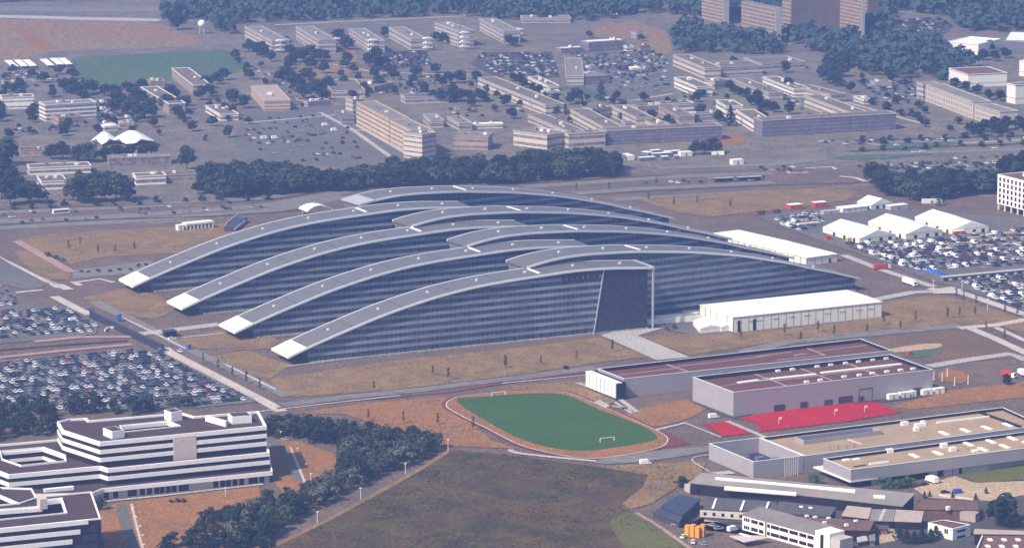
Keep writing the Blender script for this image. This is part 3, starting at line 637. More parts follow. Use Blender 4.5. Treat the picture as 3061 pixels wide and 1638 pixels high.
def hole_court(t, hp, ztop, zbot, bands, rimz=0.5, m='white_band', floor='dark_void', wall='dark_window'):
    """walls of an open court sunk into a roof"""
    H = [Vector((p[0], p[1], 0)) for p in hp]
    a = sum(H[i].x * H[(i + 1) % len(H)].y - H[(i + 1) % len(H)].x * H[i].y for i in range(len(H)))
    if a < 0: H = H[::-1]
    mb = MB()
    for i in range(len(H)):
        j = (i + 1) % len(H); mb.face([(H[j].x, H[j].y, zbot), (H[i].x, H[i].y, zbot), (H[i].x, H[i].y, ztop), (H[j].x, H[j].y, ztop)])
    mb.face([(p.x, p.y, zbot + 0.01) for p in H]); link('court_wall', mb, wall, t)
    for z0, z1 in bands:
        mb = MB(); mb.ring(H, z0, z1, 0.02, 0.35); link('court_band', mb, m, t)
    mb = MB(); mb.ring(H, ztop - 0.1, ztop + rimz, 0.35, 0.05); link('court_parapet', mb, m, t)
def obox(mb, p, u, a, b, z0, z1, mi=0):
    """box at p along direction u (length a) and to its left (b)"""
    u = Vector((u[0], u[1], 0)).normalized(); n = Vector((-u.y, u.x, 0)); p = Vector((p[0], p[1], 0))
    mb.prism([p, p + u * a, p + u * a + n * b, p + n * b], z0, z1, mi); return mb

# ================================================================== TERRACED OFFICE COMPLEX (bottom left)
HT, H2, H1 = 24.0, 12.9, 5.5
pods = [W(p, H1) for p in qs('03', 985, 805, 2609, 640)]
podb = [W(p, H1) for p in qs('03', 2500, 280, 700, 440)]
t = thing('terraced_office', 'long terraced office with white and black bands, standing beside the wooded hedge', 'office building', W(q('03', 1800, 830)))
office = t
POD = [W(p, H1) for p in qs('03', 985, 805, 2609, 640, 2560, 330, 600, 420, -250, 500, -250, 870, 880, 850)]
mb = MB(); mb.prism(offset(POD, -1.3), 0, H1 - 0.6); link('ground_floor', mb, 'concrete_panel', t)
mb = MB(); mb.prism(offset(POD, -0.3), H1 - 1.6, H1 - 0.5); link('podium_roof', mb, 'office_roof', t)
ribbons(t, POD, [(H1 - 1.9, H1)], 0.1, name='podium_band')
gf = offset(POD, -1.3)
# ground-floor windows and doors
gx = [2.5, 6.8, 13.5, 15.5, 19.3, 22.6, 26.0, 28.5, 31.5, 34.2, 37.6, 40.0, 54.0, 57.3, 60.0, 63.2, 66.4, 70.8, 73.0, 76.0]
windows(t, (gf[0][0], gf[0][1], 0), (gf[1][0], gf[1][1], 0), [0.3], 0, 2.3, 3.0, groups=gx, out=0.06)
T2 = [W(p, H2) for p in qs('03', -300, 520, 0, 640, 85, 672, 960, 590, 1035, 614, 2574, 458, 2510, 190, 1600, 230, 640, 300, 590, 332, 0, 385, -300, 412)]
hexc = [W(p, H2 - 0.9) for p in qs('03', 5, 462, 415, 425, 622, 498, 632, 552, 205, 598, 22, 536)]
mb = MB(); 
P = [Vector((p.x, p.y, 0)) for p in T2]
for i in range(len(P)):
    j = (i + 1) % len(P); mb.face([(P[i].x, P[i].y, H1 - .6), (P[j].x, P[j].y, H1 - .6), (P[j].x, P[j].y, H2 - 0.5), (P[i].x, P[i].y, H2 - 0.5)])
link('lower_windows', mb, 'dark_window', t)
mb = MB(); poly_fill(mb, offset(P, -0.03), [hexc], H2 - 0.9); link('terrace_roof', mb, 'office_roof', t)
ribbons(t, P, [(H2 - 1.9, H2), (H2 - 5.6, H2 - 3.75)])
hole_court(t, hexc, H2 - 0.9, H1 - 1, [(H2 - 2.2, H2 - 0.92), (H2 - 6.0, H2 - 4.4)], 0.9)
UP = [W(p, HT) for p in qs('03', 555, 165, 600, 245, 960, 360, 2545, 205, 2472, 66, 1860, 115, 1740, 80, 850, 155, 820, 130, 665, 140)]
UP = [Vector((p.x, p.y, 0)) for p in UP]
uc = [W(p, HT - 0.9) for p in qs('03', 1150, 210, 1610, 165, 1725, 212, 1190, 268)]
mb = MB()
for i in range(len(UP)):
    j = (i + 1) % len(UP); mb.face([(UP[i].x, UP[i].y, H2 - 1), (UP[j].x, UP[j].y, H2 - 1), (UP[j].x, UP[j].y, HT - 0.5), (UP[i].x, UP[i].y, HT - 0.5)])
link('upper_windows', mb, 'dark_window', t)
mb = MB(); poly_fill(mb, offset(UP, -0.03), [uc], HT - 0.9); link('roof', mb, 'office_roof', t)
ribbons(t, UP, [(HT - 1.9, HT), (HT - 5.6, HT - 3.75), (HT - 9.3, HT - 7.45)])
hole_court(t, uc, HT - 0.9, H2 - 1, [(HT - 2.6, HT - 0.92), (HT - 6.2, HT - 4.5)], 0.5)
# concrete stair core on the long front
f0, f1 = UP[2], UP[3]; fd = (f1 - f0).normalized(); fl = (f1 - f0).length
mb = MB(); nn = Vector((fd.y, -fd.x, 0)); a = f0 + fd * fl * 0.435 + nn * 0.62
obox(mb, a, fd, fl * 0.138, 1.0, H2 - 0.8, HT - 1.2); link('stair_core', mb, 'concrete_panel', t)
def penthouse(k, x, y, x2, y2, dep, hh, zt):
    a = W(q(k, x, y), zt); b = W(q(k, x2, y2), zt); d = b - a; d.z = 0; L = d.length
    P = [Vector((p.x, p.y, 0)) for p in (a, b, b + Vector((-d.y, d.x, 0)) / L * dep, a + Vector((-d.y, d.x, 0)) / L * dep)]
    o = link('penthouse', MB().prism(P, HT - 1, zt), 'white_band', t)
    m2 = MB(); m2.prism(offset(P, -0.5), zt - .05, zt + .06); link('hatch', m2, 'office_roof', o, origin=BASE[t.name])
penthouse('03', 1075, 262, 1192, 245, 9.0, 3, HT + 2.6)
penthouse('03', 1640, 78, 1745, 62, 6.5, 4, HT + 3.6)
penthouse('03', 2225, 120, 2412, 105, 8.0, 3, HT + 2.6)
mb = MB(); a = W(q('03', 1975, 105), HT + 1.8); b = W(q('03', 2170, 160), HT + 1.8); mb.beam((a.x, a.y, HT + .4), (b.x, b.y, HT + .4), 1.2, 2.8); link('screen_wall', mb, 'white_band', t)
mb = MB(); obox(mb, W(q('03', 430, 835), H1), fd, 13.5, 2.2, H1 - .6, H1 + .9); link('skylight', mb, 'white_panel', t)
# the third block in the corner
HB = 21.0
t = thing('corner_office', 'white banded office block cut off in the bottom corner, with a glazed stepped end', 'office building', W(q('03', 700, 1378)))
B3 = [W(p, HB) for p in qs('03', -250, 985, 190, 940, 360, 882, 875, 832, 965, 1088, 0, 1186, -250, 1212)]
B3 = [Vector((p.x, p.y, 0)) for p in B3]
b3c = [W(p, HB - 0.9) for p in qs('03', -200, 1030, 400, 985, 420, 925, 590, 905, 637, 1045, -200, 1130)]
mb = MB()
for i in range(len(B3)):
    j = (i + 1) % len(B3); mb.face([(B3[i].x, B3[i].y, 0), (B3[j].x, B3[j].y, 0), (B3[j].x, B3[j].y, HB - 0.5), (B3[i].x, B3[i].y, HB - 0.5)])
link('windows', mb, 'dark_window', t)
mb = MB(); poly_fill(mb, offset(B3, -0.03), [b3c], HB - 0.9); link('roof', mb, 'office_roof', t)
ribbons(t, B3, [(HB - 0.6, HB)], 0.1, name='coping')
f0, f1 = B3[5], B3[4]; d5 = (f1 - f0).normalized(); n5 = Vector((d5.y, -d5.x, 0)); L5 = (f1 - f0).length
for i, (z1, cut) in enumerate(((HB, 5.5), (HB - 3.9, 9.0), (HB - 7.8, 12.5), (HB - 11.7, 15.5), (HB - 15.6, 18.5))):
    mb = MB(); obox(mb, f0 - d5 * 14 + n5 * 0.5, d5, L5 + 14 - cut, 1.2, z1 - 1.95, z1 - 0.05); link('spandrel_band', mb, 'white_band', t)
for i in range(4):
    for s in range(i + 1):
        mb = MB(); z = HB - 2.4 - i * 4; obox(mb, f1 - d5 * (4.6 + s * 3.4) + n5 * 0.25, d5, 3.0, 0.5, z - 3.2, z - 0.2); link('glazed_bay', mb, 'screen_blue', t)
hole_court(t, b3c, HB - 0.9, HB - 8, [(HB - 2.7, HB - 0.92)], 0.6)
mb = MB(); a = W(q('03', 385, 985), HB); obox(mb, a, fd, 3.2, 5.0, HB - 1, HB + 3.4); link('stair_tower', mb, 'cream_wall', t)
mb = MB(); a = W(q('03', -60, 838), 10); b = W(q('03', 190, 945), 10); c = W(q('03', 355, 905), 10)
t = thing('low_link', 'low white-edged link roof between the terraced office and the corner block', 'building', Vector((b.x, b.y, 0)))
P = [Vector((p.x, p.y, 0)) for p in (a, b, c, W(q('03', 300, 800), 10), W(q('03', 0, 790), 10))]
link('wall', MB().prism(P, 0, 9.0), 'dark_window', t); link('parapet', MB().ring(P, 8.2, 9.9, .3, .3), 'white_band', t); link('roof', MB().prism(offset(P, -.3), 9.0, 9.15), 'office_roof', t)

# ================================================================== SPORTS HALLS
HG1, HG2 = 9.7, 12.5
G1 = [W(p, HG1) for p in (q('22', 920, 965), q('22', 1170, 1062), q('32', 1300, 792), q('32', 1000, 680))]
t, P = shell('sports_hall', 'long low sports hall with a white panelled end, behind the taller hall', 'sports hall', G1, HG1, 'grey_wall', 'gym_roof', 1.9, 'white_rim')
hall1 = t
def on_roof(tt, k, pts, z, wid, hh, name, m):
    mb = MB(); p = [W(c, z) for c in qs(k, *pts)]
    for i in range(len(p) - 1): mb.beam((p[i].x, p[i].y, z), (p[i + 1].x, p[i + 1].y, z), wid, hh)
    return link(name, mb, m, tt)
zr = HG1 - 1.85
for k, pts in (('22', (1120, 1030, 1700, 960)), ('22', (1560, 920, 1790, 995)), ('22', (1690, 945, 2564, 845)), ('32', (0, 850, 340, 808)), ('32', (470, 765, 660, 838)), ('32', (600, 800, 1110, 735)), ('22', (2080, 1005, 2564, 915)), ('32', (200, 885, 640, 838))):
    on_roof(t, k, pts, zr, 0.7, 0.3, 'roof_seam', 'pink_wall')
on_roof(t, '32', (370, 842, 480, 830), zr + .3, 3.0, 0.8, 'roof_unit', 'grey_roof')
# white panelled glass box on its end
e0 = W(q('22', 810, 992), 9.0); e1 = W(q('22', 1100, 1105), 9.0); d = (e1 - e0); d.z = 0; L = d.length; d.normalize()
mb = MB(); obox(mb, e0, d, L, 5.5, 0, 8.9); link('end_box', mb, 'dark_void', t)
for i in range(8):
    mb = MB(); obox(mb, e0 + d * (L * i / 8 + 0.35) - Vector((-d.y, d.x, 0)) * 0.5, d, L / 8 - 0.7, 0.6, 1.2, 8.7); link('end_panel', mb, 'white_panel', t)
mb = MB(); obox(mb, e0 - Vector((-d.y, d.x, 0)) * 0.6, d, L + .4, 3.6, 8.75, 9.15); link('end_cap', mb, 'white_panel', t)
G2 = [W(p, HG2) for p in (q('22', 1830, 1045), q('22', 2220, 1192), q('32', 1692, 975), q('32', 1282, 830))]
t, P = shell('sports_hall', 'tall grey sports hall with skylight strip on its brown roof, beside the red court', 'sports hall', G2, HG2, 'grey_wall', 'gym_roof', 2.1, 'white_rim')
zr = HG2 - 2.05
for k, pts in (('22', (2100, 1140, 2330, 1095)), ('22', (2400, 1010, 2540, 1060)), ('32', (0, 1020, 310, 1140)), ('32', (410, 960, 730, 1080)), ('32', (850, 905, 1170, 1030)), ('32', (170, 1085, 1300, 950))):
    on_roof(t, k, pts, zr, 0.7, 0.3, 'roof_seam', 'pink_wall')
on_roof(t, '22', (2265, 1105, 2564, 1065), zr, 2.4, 0.9, 'skylight', 'white_panel')
on_roof(t, '32', (20, 1080, 570, 1022), zr, 2.4, 0.9, 'skylight', 'white_panel'); on_roof(t, '32', (620, 1010, 1385, 925), zr, 2.4, 0.9, 'skylight', 'white_panel')
for x, y in ((195, 1000), (335, 985), (570, 957), (700, 941), (840, 925), (965, 910), (1100, 893), (1230, 880), (470, 1105), (600, 1088), (830, 1055), (975, 1040), (1100, 1022), (1240, 1007), (1370, 992), (1490, 980)):
    p = W(q('32', x, y), zr); mb = MB(); obox(mb, p, AX, 2.4, 1.6, zr - .1, zr + .9); link('roof_dome', mb, 'white_panel', t)
# goods entrance, doors and clutter on its south wall
f0, f1 = G2[1], G2[2]; dd = (f1 - f0); dd.z = 0; fl = dd.length; dd.normalize(); nn = Vector((dd.y, -dd.x, 0))
for s0, ww, hh in ((.20, 6, 3.6), (.33, 4, 3.6), (.45, 4.5, 3.2), (.52, 8, 4.0), (.62, 3, 3.0), (.90, 5, 4.0)):
    mb = MB(); obox(mb, f0 + dd * fl * s0 + nn * .25, dd, ww, .6, 0, hh); link('service_door', mb, 'metal_dark', t)
mb = MB(); a = f0 + dd * fl * .61 + nn * 3.0
for s in (0, 7.5):
    pz = a + dd * s; mb.beam((pz.x, pz.y, 0), (pz.x, pz.y, 7.5), .5, .5)
pz = a + dd * 7.5; mb.beam((a.x, a.y, 7.3), (pz.x, pz.y, 7.3), .5, .5)
gt = thing('lifting_gantry', 'dark steel portal frame standing against the long wall of the sports hall', 'gantry', Vector((a.x, a.y, 0))); link('frame', mb, 'metal_dark', gt)

# ================================================================== INFRASTRUCTURE BUILDING (right foreground)
HI = 7.6
I1 = [W(p, HI) for p in (q('33', 40, 318), q('33', 468, 492), q('33', 2700, 205), q('33', 2564, 118), q('33', 2362, 28))]
t, P = shell('service_building', 'long flat service building with a beige roof and dark upstand, behind the front block', 'building', I1, HI, 'grey_wall', 'beige_roof', 1.5, 'white_rim')
zr = HI - 1.45
a = W(q('33', 410, 312), zr + 2.0); b = W(q('33', 455, 345), zr + 2.0); c = W(q('33', 1195, 250), zr + 2.0)
d1 = (c - b); d1.z = 0; Ls = d1.length; d1.normalize(); pl = [Vector((b.x, b.y, 0)), Vector((c.x, c.y, 0)), Vector((c.x - 3.2, c.y + 6.5, 0)), Vector((b.x - 3.2, b.y + 6.5, 0))]
link('plant_screen', MB().ring(pl, zr - .1, zr + 2.1, .25, .25), 'grey_wall', t); link('plant_floor', MB().prism(offset(pl, -.3), zr - .1, zr + .35), 'dark_void', t)
on_roof(t, '33', (2150, 80, 2530, 215), zr + .3, 1.6, 0.8, 'roof_upstand', 'dark_void')
on_roof(t, '33', (1730, 175, 2230, 118), zr + .4, 1.0, 0.8, 'duct', 'white_panel'); on_roof(t, '33', (1520, 200, 1620, 190), zr + .6, 1.8, 1.4, 'roof_unit', 'white_panel')
on_roof(t, '33', (870, 332, 1010, 382), zr, .4, .2, 'roof_seam', 'white_panel')
for x, y, wd_, dp in ((1405, 205, 3.4, 2.4), (1520, 258, 2.6, 2), (1590, 195, 2, 2)):
    p = W(q('33', x, y), zr); o = link('roof_unit', obox(MB(), p, AX, wd_, dp, zr - .1, zr + 1.6), 'white_panel', t)
def rooflights(tt, zr, L):
    for x, y in L:
        p = W(q('33', x, y), zr); u = (W(q('33', x + 80, y + 35), zr) - p); u.z = 0
        mb = MB(); obox(mb, p, u, u.length, 2.2, zr - .1, zr + .45); link('rooflight', mb, 'tent_wall', tt)
rooflights(t, zr, ((1740, 265), (1945, 238), (2150, 213), (2350, 185)))
for x, y in ((705, 440), (785, 430), (865, 422), (940, 413)):
    p = W(q('33', x, y), zr); mb = MB(); mb.cone((p.x, p.y, zr), (p.x, p.y, zr + 2), .16, .13); link('vent_pipe', mb, 'metal_dark', t)
# walled courtyard at its left end
C1 = [W(p, HI + .05) for p in (q('23', 1985, 375), q('23', 2412, 551), q('33', 455, 492), q('33', 28, 318))]
C1 = [Vector((p.x, p.y, 0)) for p in C1]
t = thing('walled_court', 'open court with blue-grey floor inside tall pale walls, at the end of the service building', 'courtyard', sum(C1, Vector()) / 4)
link('court_wall', MB().ring(C1, 0, HI + .0, .0, .5), 'grey_wall', t); link('coping', MB().ring(C1, HI - .02, HI + .14, .1, .6), 'white_rim', t)
link('court_floor', MB().prism(offset(C1, -.55), 0, .6), 'screen_blue', t)
cc = sum(C1, Vector()) / 4
for i in range(3):
    mb = MB(); obox(mb, cc + Vector((-6 + 7 * i, 3 - 2 * i, 0)), AX, 4, 3, .6, 3.4); link('plant_unit', mb, 'blue_wall', t)
# front block with canopy
HF = 9.0
I2 = [W(p, HF) for p in (q('33', 642, 516), q('33', 906, 626), q('33', 2700, 402), q('33', 2700, 245))]
t, P = shell('service_building', 'front block of the service complex, beige roofed above a pale overhanging canopy', 'building', I2, HF, 'grey_wall', 'beige_roof', 1.5, 'white_rim', z0=3.4)
link('recess_wall', MB().prism(offset([Vector((p.x, p.y, 0)) for p in I2], -2.5), 0, 3.4), 'dark_window', t)
can = [W(p, 3.6) for p in (q('33', 545, 598), q('33', 900, 740), q('33', 2212, 562), q('33', 2190, 520))]
link('canopy', MB().prism([can[0], can[1], can[2], can[2] + Vector((-3, 6, 0)), can[0] + Vector((6, 3, 0))], 3.1, 3.75), 'white_rim', t)
lo = [W(p, 3.0) for p in (q('33', 2212, 575), q('33', 2700, 505))]
link('lower_wall', MB().prism([lo[0], lo[1], lo[1] + Vector((-1, 3, 0)), lo[0] + Vector((-1, 3, 0))], 0, 3.4), 'grey_wall', t)
zr = HF - 1.45
rooflights(t, zr, ((1455, 480), (1680, 455), (1975, 370), (2190, 345), (2395, 315), (2115, 420), (2320, 390), (2540, 360)))
for x, y, hh in ((1260, 470, 1.8), (1780, 420, 1.8), (1865, 455, 1.8), (845, 545, .6), (770, 525, .4), (940, 535, .4), (2080, 460, .8)):
    p = W(q('33', x, y), zr); o = link('roof_unit', obox(MB(), p, AX, 3.2, 2.2, zr - .1, zr + hh), 'white_panel', t)
on_roof(t, '33', (1085, 572, 1265, 550), zr + .3, 1.2, .8, 'duct', 'white_panel'); on_roof(t, '33', (930, 597, 1050, 580), zr + .2, .6, .5, 'duct', 'gym_roof')
gb = offset([Vector((p.x, p.y, 0)) for p in I2], -2.5)
for s0, ww in ((.12, 4), (.42, 4.5), (.50, 4.5), (.55, 3), (.60, 14)):
    a = Vector((I2[1].x, I2[1].y, 0)); b = Vector((I2[2].x, I2[2].y, 0)); dd2 = (b - a); L2 = dd2.length; dd2.normalize(); nn2 = Vector((dd2.y, -dd2.x, 0))
    mb = MB(); obox(mb, a + dd2 * L2 * s0 - nn2 * 1.2, dd2, ww, 1.0, 0, 3.1); link('pier', mb, 'pale_wall', t)

# ================================================================== WHITE STORAGE TENTS
def marquee(name, label, front, back_dir, depth, h, ridge=0.0, seams=12, cat='tent', group=None, roofm='tent_white', wallm='tent_wall'):
    """framed tent hall: front eave measured at height h, mono-pitch if ridge is 0"""
    a, b = [W(p, h) for p in front]; d = b - a; d.z = 0; L = d.length; d.normalize(); n = Vector((-d.y, d.x, 0))
    A = Vector((a.x, a.y, 0)); t = thing(name, label, cat, A + d * L / 2 + n * depth / 2, 0, group)
    P = [A, A + d * L, A + d * L + n * depth, A + n * depth]
    mb = MB(); mb.prism(P, 0, h - .05); link('wall', mb, wallm, t)
    mb = MB(); e = .35; z1 = h + ridge
    pts = [A - d * e - n * e, A + d * (L + e) - n * e, A + d * (L + e) + n * (depth / 2), A - d * e + n * (depth / 2), A + d * (L + e) + n * (depth + e), A - d * e + n * (depth + e)]
    z = [h, h, z1, z1, h, h]; V = [Vector((p.x, p.y, zz)) for p, zz in zip(pts, z)]
    dn = Vector((0, 0, -.3))
    mb.face([V[0], V[1], V[2], V[3]]); mb.face([V[3], V[2], V[4], V[5]])
    mb.face([V[0] + dn, V[1] + dn, V[1], V[0]]); mb.face([V[4] + dn, V[5] + dn, V[5], V[4]])
    mb.face([V[1] + dn, V[4] + dn, V[4], V[2], V[1]]); mb.face([V[5] + dn, V[0] + dn, V[0], V[3], V[5]])
    link('roof', mb, roofm, t)
    for s in range(seams + 1):
        mb = MB(); obox(mb, A + d * (L * s / max(1, seams) - .12) - n * .10, d, .24, .3, 0, h - .1); link('wall_post', mb, 'old_window', t)
    ns = max(2, int(depth / 6))
    for s in range(ns + 1):
        mb = MB(); p = A + n * (depth * s / ns) - d * .1; obox(mb, p, n, .22, .2, 0, h - .1); link('wall_post', mb, 'old_window', t)
    return t, A, d, n, L
t, A, d, n, L = marquee('storage_tent', 'very long flat white storage tent in front of the right-hand wings', [q('22', 2220, 472), q('32', 1202, 325)], None, (W(q('22', 1940, 352), 8.7) - W(q('22', 2220, 472), 8.7)).length, 8.7, 0.35, 20)
for s in (0.3, 2.0, 2.9, 5.2, 7.3, 9.4, 12.1, 14.2, 16.4, 18.0):
    mb = MB(); obox(mb, A + d * (L * s / 20 + .4) - n * .14, d, L / 20 - 1, .2, 5.0, 5.35); link('door_rail', mb, 'old_window', t)
for s in (0.55, 2.6):
    mb = MB(); obox(mb, A + d * (L * s / 20) - n * .16, d, 1.6, .3, 0, 6.4); link('door', mb, 'dark_void', t)
mb = MB(); obox(mb, A - d * .2, d, L, .3, 7.3, 7.55); link('eave_rail', mb, 'old_window', t)
def gable_tent(label, rid0, rid1, el, er, he, hr, name='gable_tent', cat='tent', group='white gabled tents in the right-hand car park', doors=True):
    """ridge back/front (measured at ridge height), front eave left/right (at eave height)"""
    r1 = W(rid1, hr); r0 = W(rid0, hr); l1 = W(el, he); g1 = W(er, he); back = r0 - r1; back.z = 0; base = (l1 + g1) / 2; half = (g1 - l1) / 2; half.z = 0
    c = Vector((base.x, base.y, 0)); t = thing(name, label, cat, c + back / 2, 0, group)
    P = [c - half, c + half, c + half + back, c - half + back]
    link('wall', MB().prism(P, 0, he), 'tent_wall', t)
    mb = MB(); hh = half.normalized() * .4; bb = back.normalized() * .05
    L0, R0, M0 = [Vector((p.x, p.y, z)) for p, z in ((c - half - hh - bb, he - .15), (c + half + hh - bb, he - .15), (c - bb, hr))]
    bk = back + bb * 2; L1, R1, M1 = L0 + bk, R0 + bk, M0 + bk
    mb.face([L0, M0, M1, L1]); mb.face([M0, R0, R1, M1]); mb.face([L0, L1, R1, R0])
    link('roof', mb, 'tent_white', t)
    g2 = MB(); inn = -bb * 2
    g2.face([L0 + inn, R0 + inn, M0 + inn]); link('gable', g2, 'tent_wall', t); g2 = MB(); g2.face([R1 - inn, L1 - inn, M1 - inn]); link('gable', g2, 'tent_wall', t)
    if doors:
        u = half.normalized(); nrm = back.normalized()
        for s in (-.55, .1, .6):
            m2 = MB(); obox(m2, c + half * s - nrm * .12, u, 2.2, .3, 0, 2.6); link('door', m2, 'dark_window', t)
        for s in (.12, .38, .66):
            m2 = MB(); obox(m2, c - half + back * s - u * .12, nrm, 2.0, .3, 0, 2.6); link('door', m2, 'dark_window', t)
    return t
gable_tent('nearest of three white gabled tents, beside the long white tent', q('31', 800, 808), q('31', 1155, 915), q('31', 990, 1003), q('31', 1335, 962), 3.6, 7.6)
gable_tent('middle one of three white gabled tents in a row by the car park', q('31', 1250, 760), q('31', 1612, 880), q('31', 1432, 962), q('31', 1782, 922), 3.8, 7.8)
gable_tent('farthest of three white gabled tents in a row, closest to the white office', q('31', 1697, 714), q('31', 2065, 834), q('31', 1885, 917), q('31', 2225, 886), 3.8, 7.8)
gable_tent('small white gabled tent standing behind the red containers near the tree row', q('31', 1070, 588), q('31', 1205, 622), q('31', 1100, 685), q('31', 1310, 660), 3.4, 7.0)
t, A, d, n, L = marquee('storage_tent', 'long white storage tent running away beside the curved wings, red vans behind it', [q('31', 485, 1187), q('31', 775, 1148)], None, (W(q('21', 2165, 937), 5) - W(q('31', 485, 1187), 5)).length, 5.0, 0.5, 4)
mb = MB(); obox(mb, A + d * L * .72 - n * .14, d, 1.6, .3, 0, 2.6); link('door', mb, 'dark_void', t)
marquee('low_tent', 'low white tent in front of the small gabled tent near the tree row', [q('31', 835, 716), q('31', 1068, 690)], None, 8, 3.4, .9, 4)
gable_tent('small white peaked tent at the end of the very long storage tent', q('22', 1890, 497), q('22', 1960, 575), q('22', 1900, 585), q('22', 2110, 565), 2.8, 4.4, 'small_tent', group=None, doors=False)
gable_tent('second small white tent, squeezed between the peaked tent and the storage tent', q('22', 2010, 497), q('22', 2110, 545), q('22', 2105, 572), q('22', 2210, 560), 2.6, 4.0, 'small_tent', group=None, doors=False)
mb = MB(); a = W(q('22', 1390, 492), 3.5); b = W(q('22', 1930, 452), 3.5); a.z = b.z = 1.75; mb.beam(a, b, .8, 3.5)
o = link('low_wall', mb, 'white_wall'); tag(o, 'low pale concrete wall at the foot of the curved wing beside the plaza', 'wall')
mb = MB(); a = W(q('22', 1462, 470), 3.6); b = W(q('22', 1900, 428), 3.6); mb.beam((a.x, a.y, 1.9), (b.x, b.y, 1.9), 2.2, 3.8)
o = link('white_store', mb, 'tent_white'); tag(o, 'long narrow white store between the nearest wing and the storage tent', 'shed')
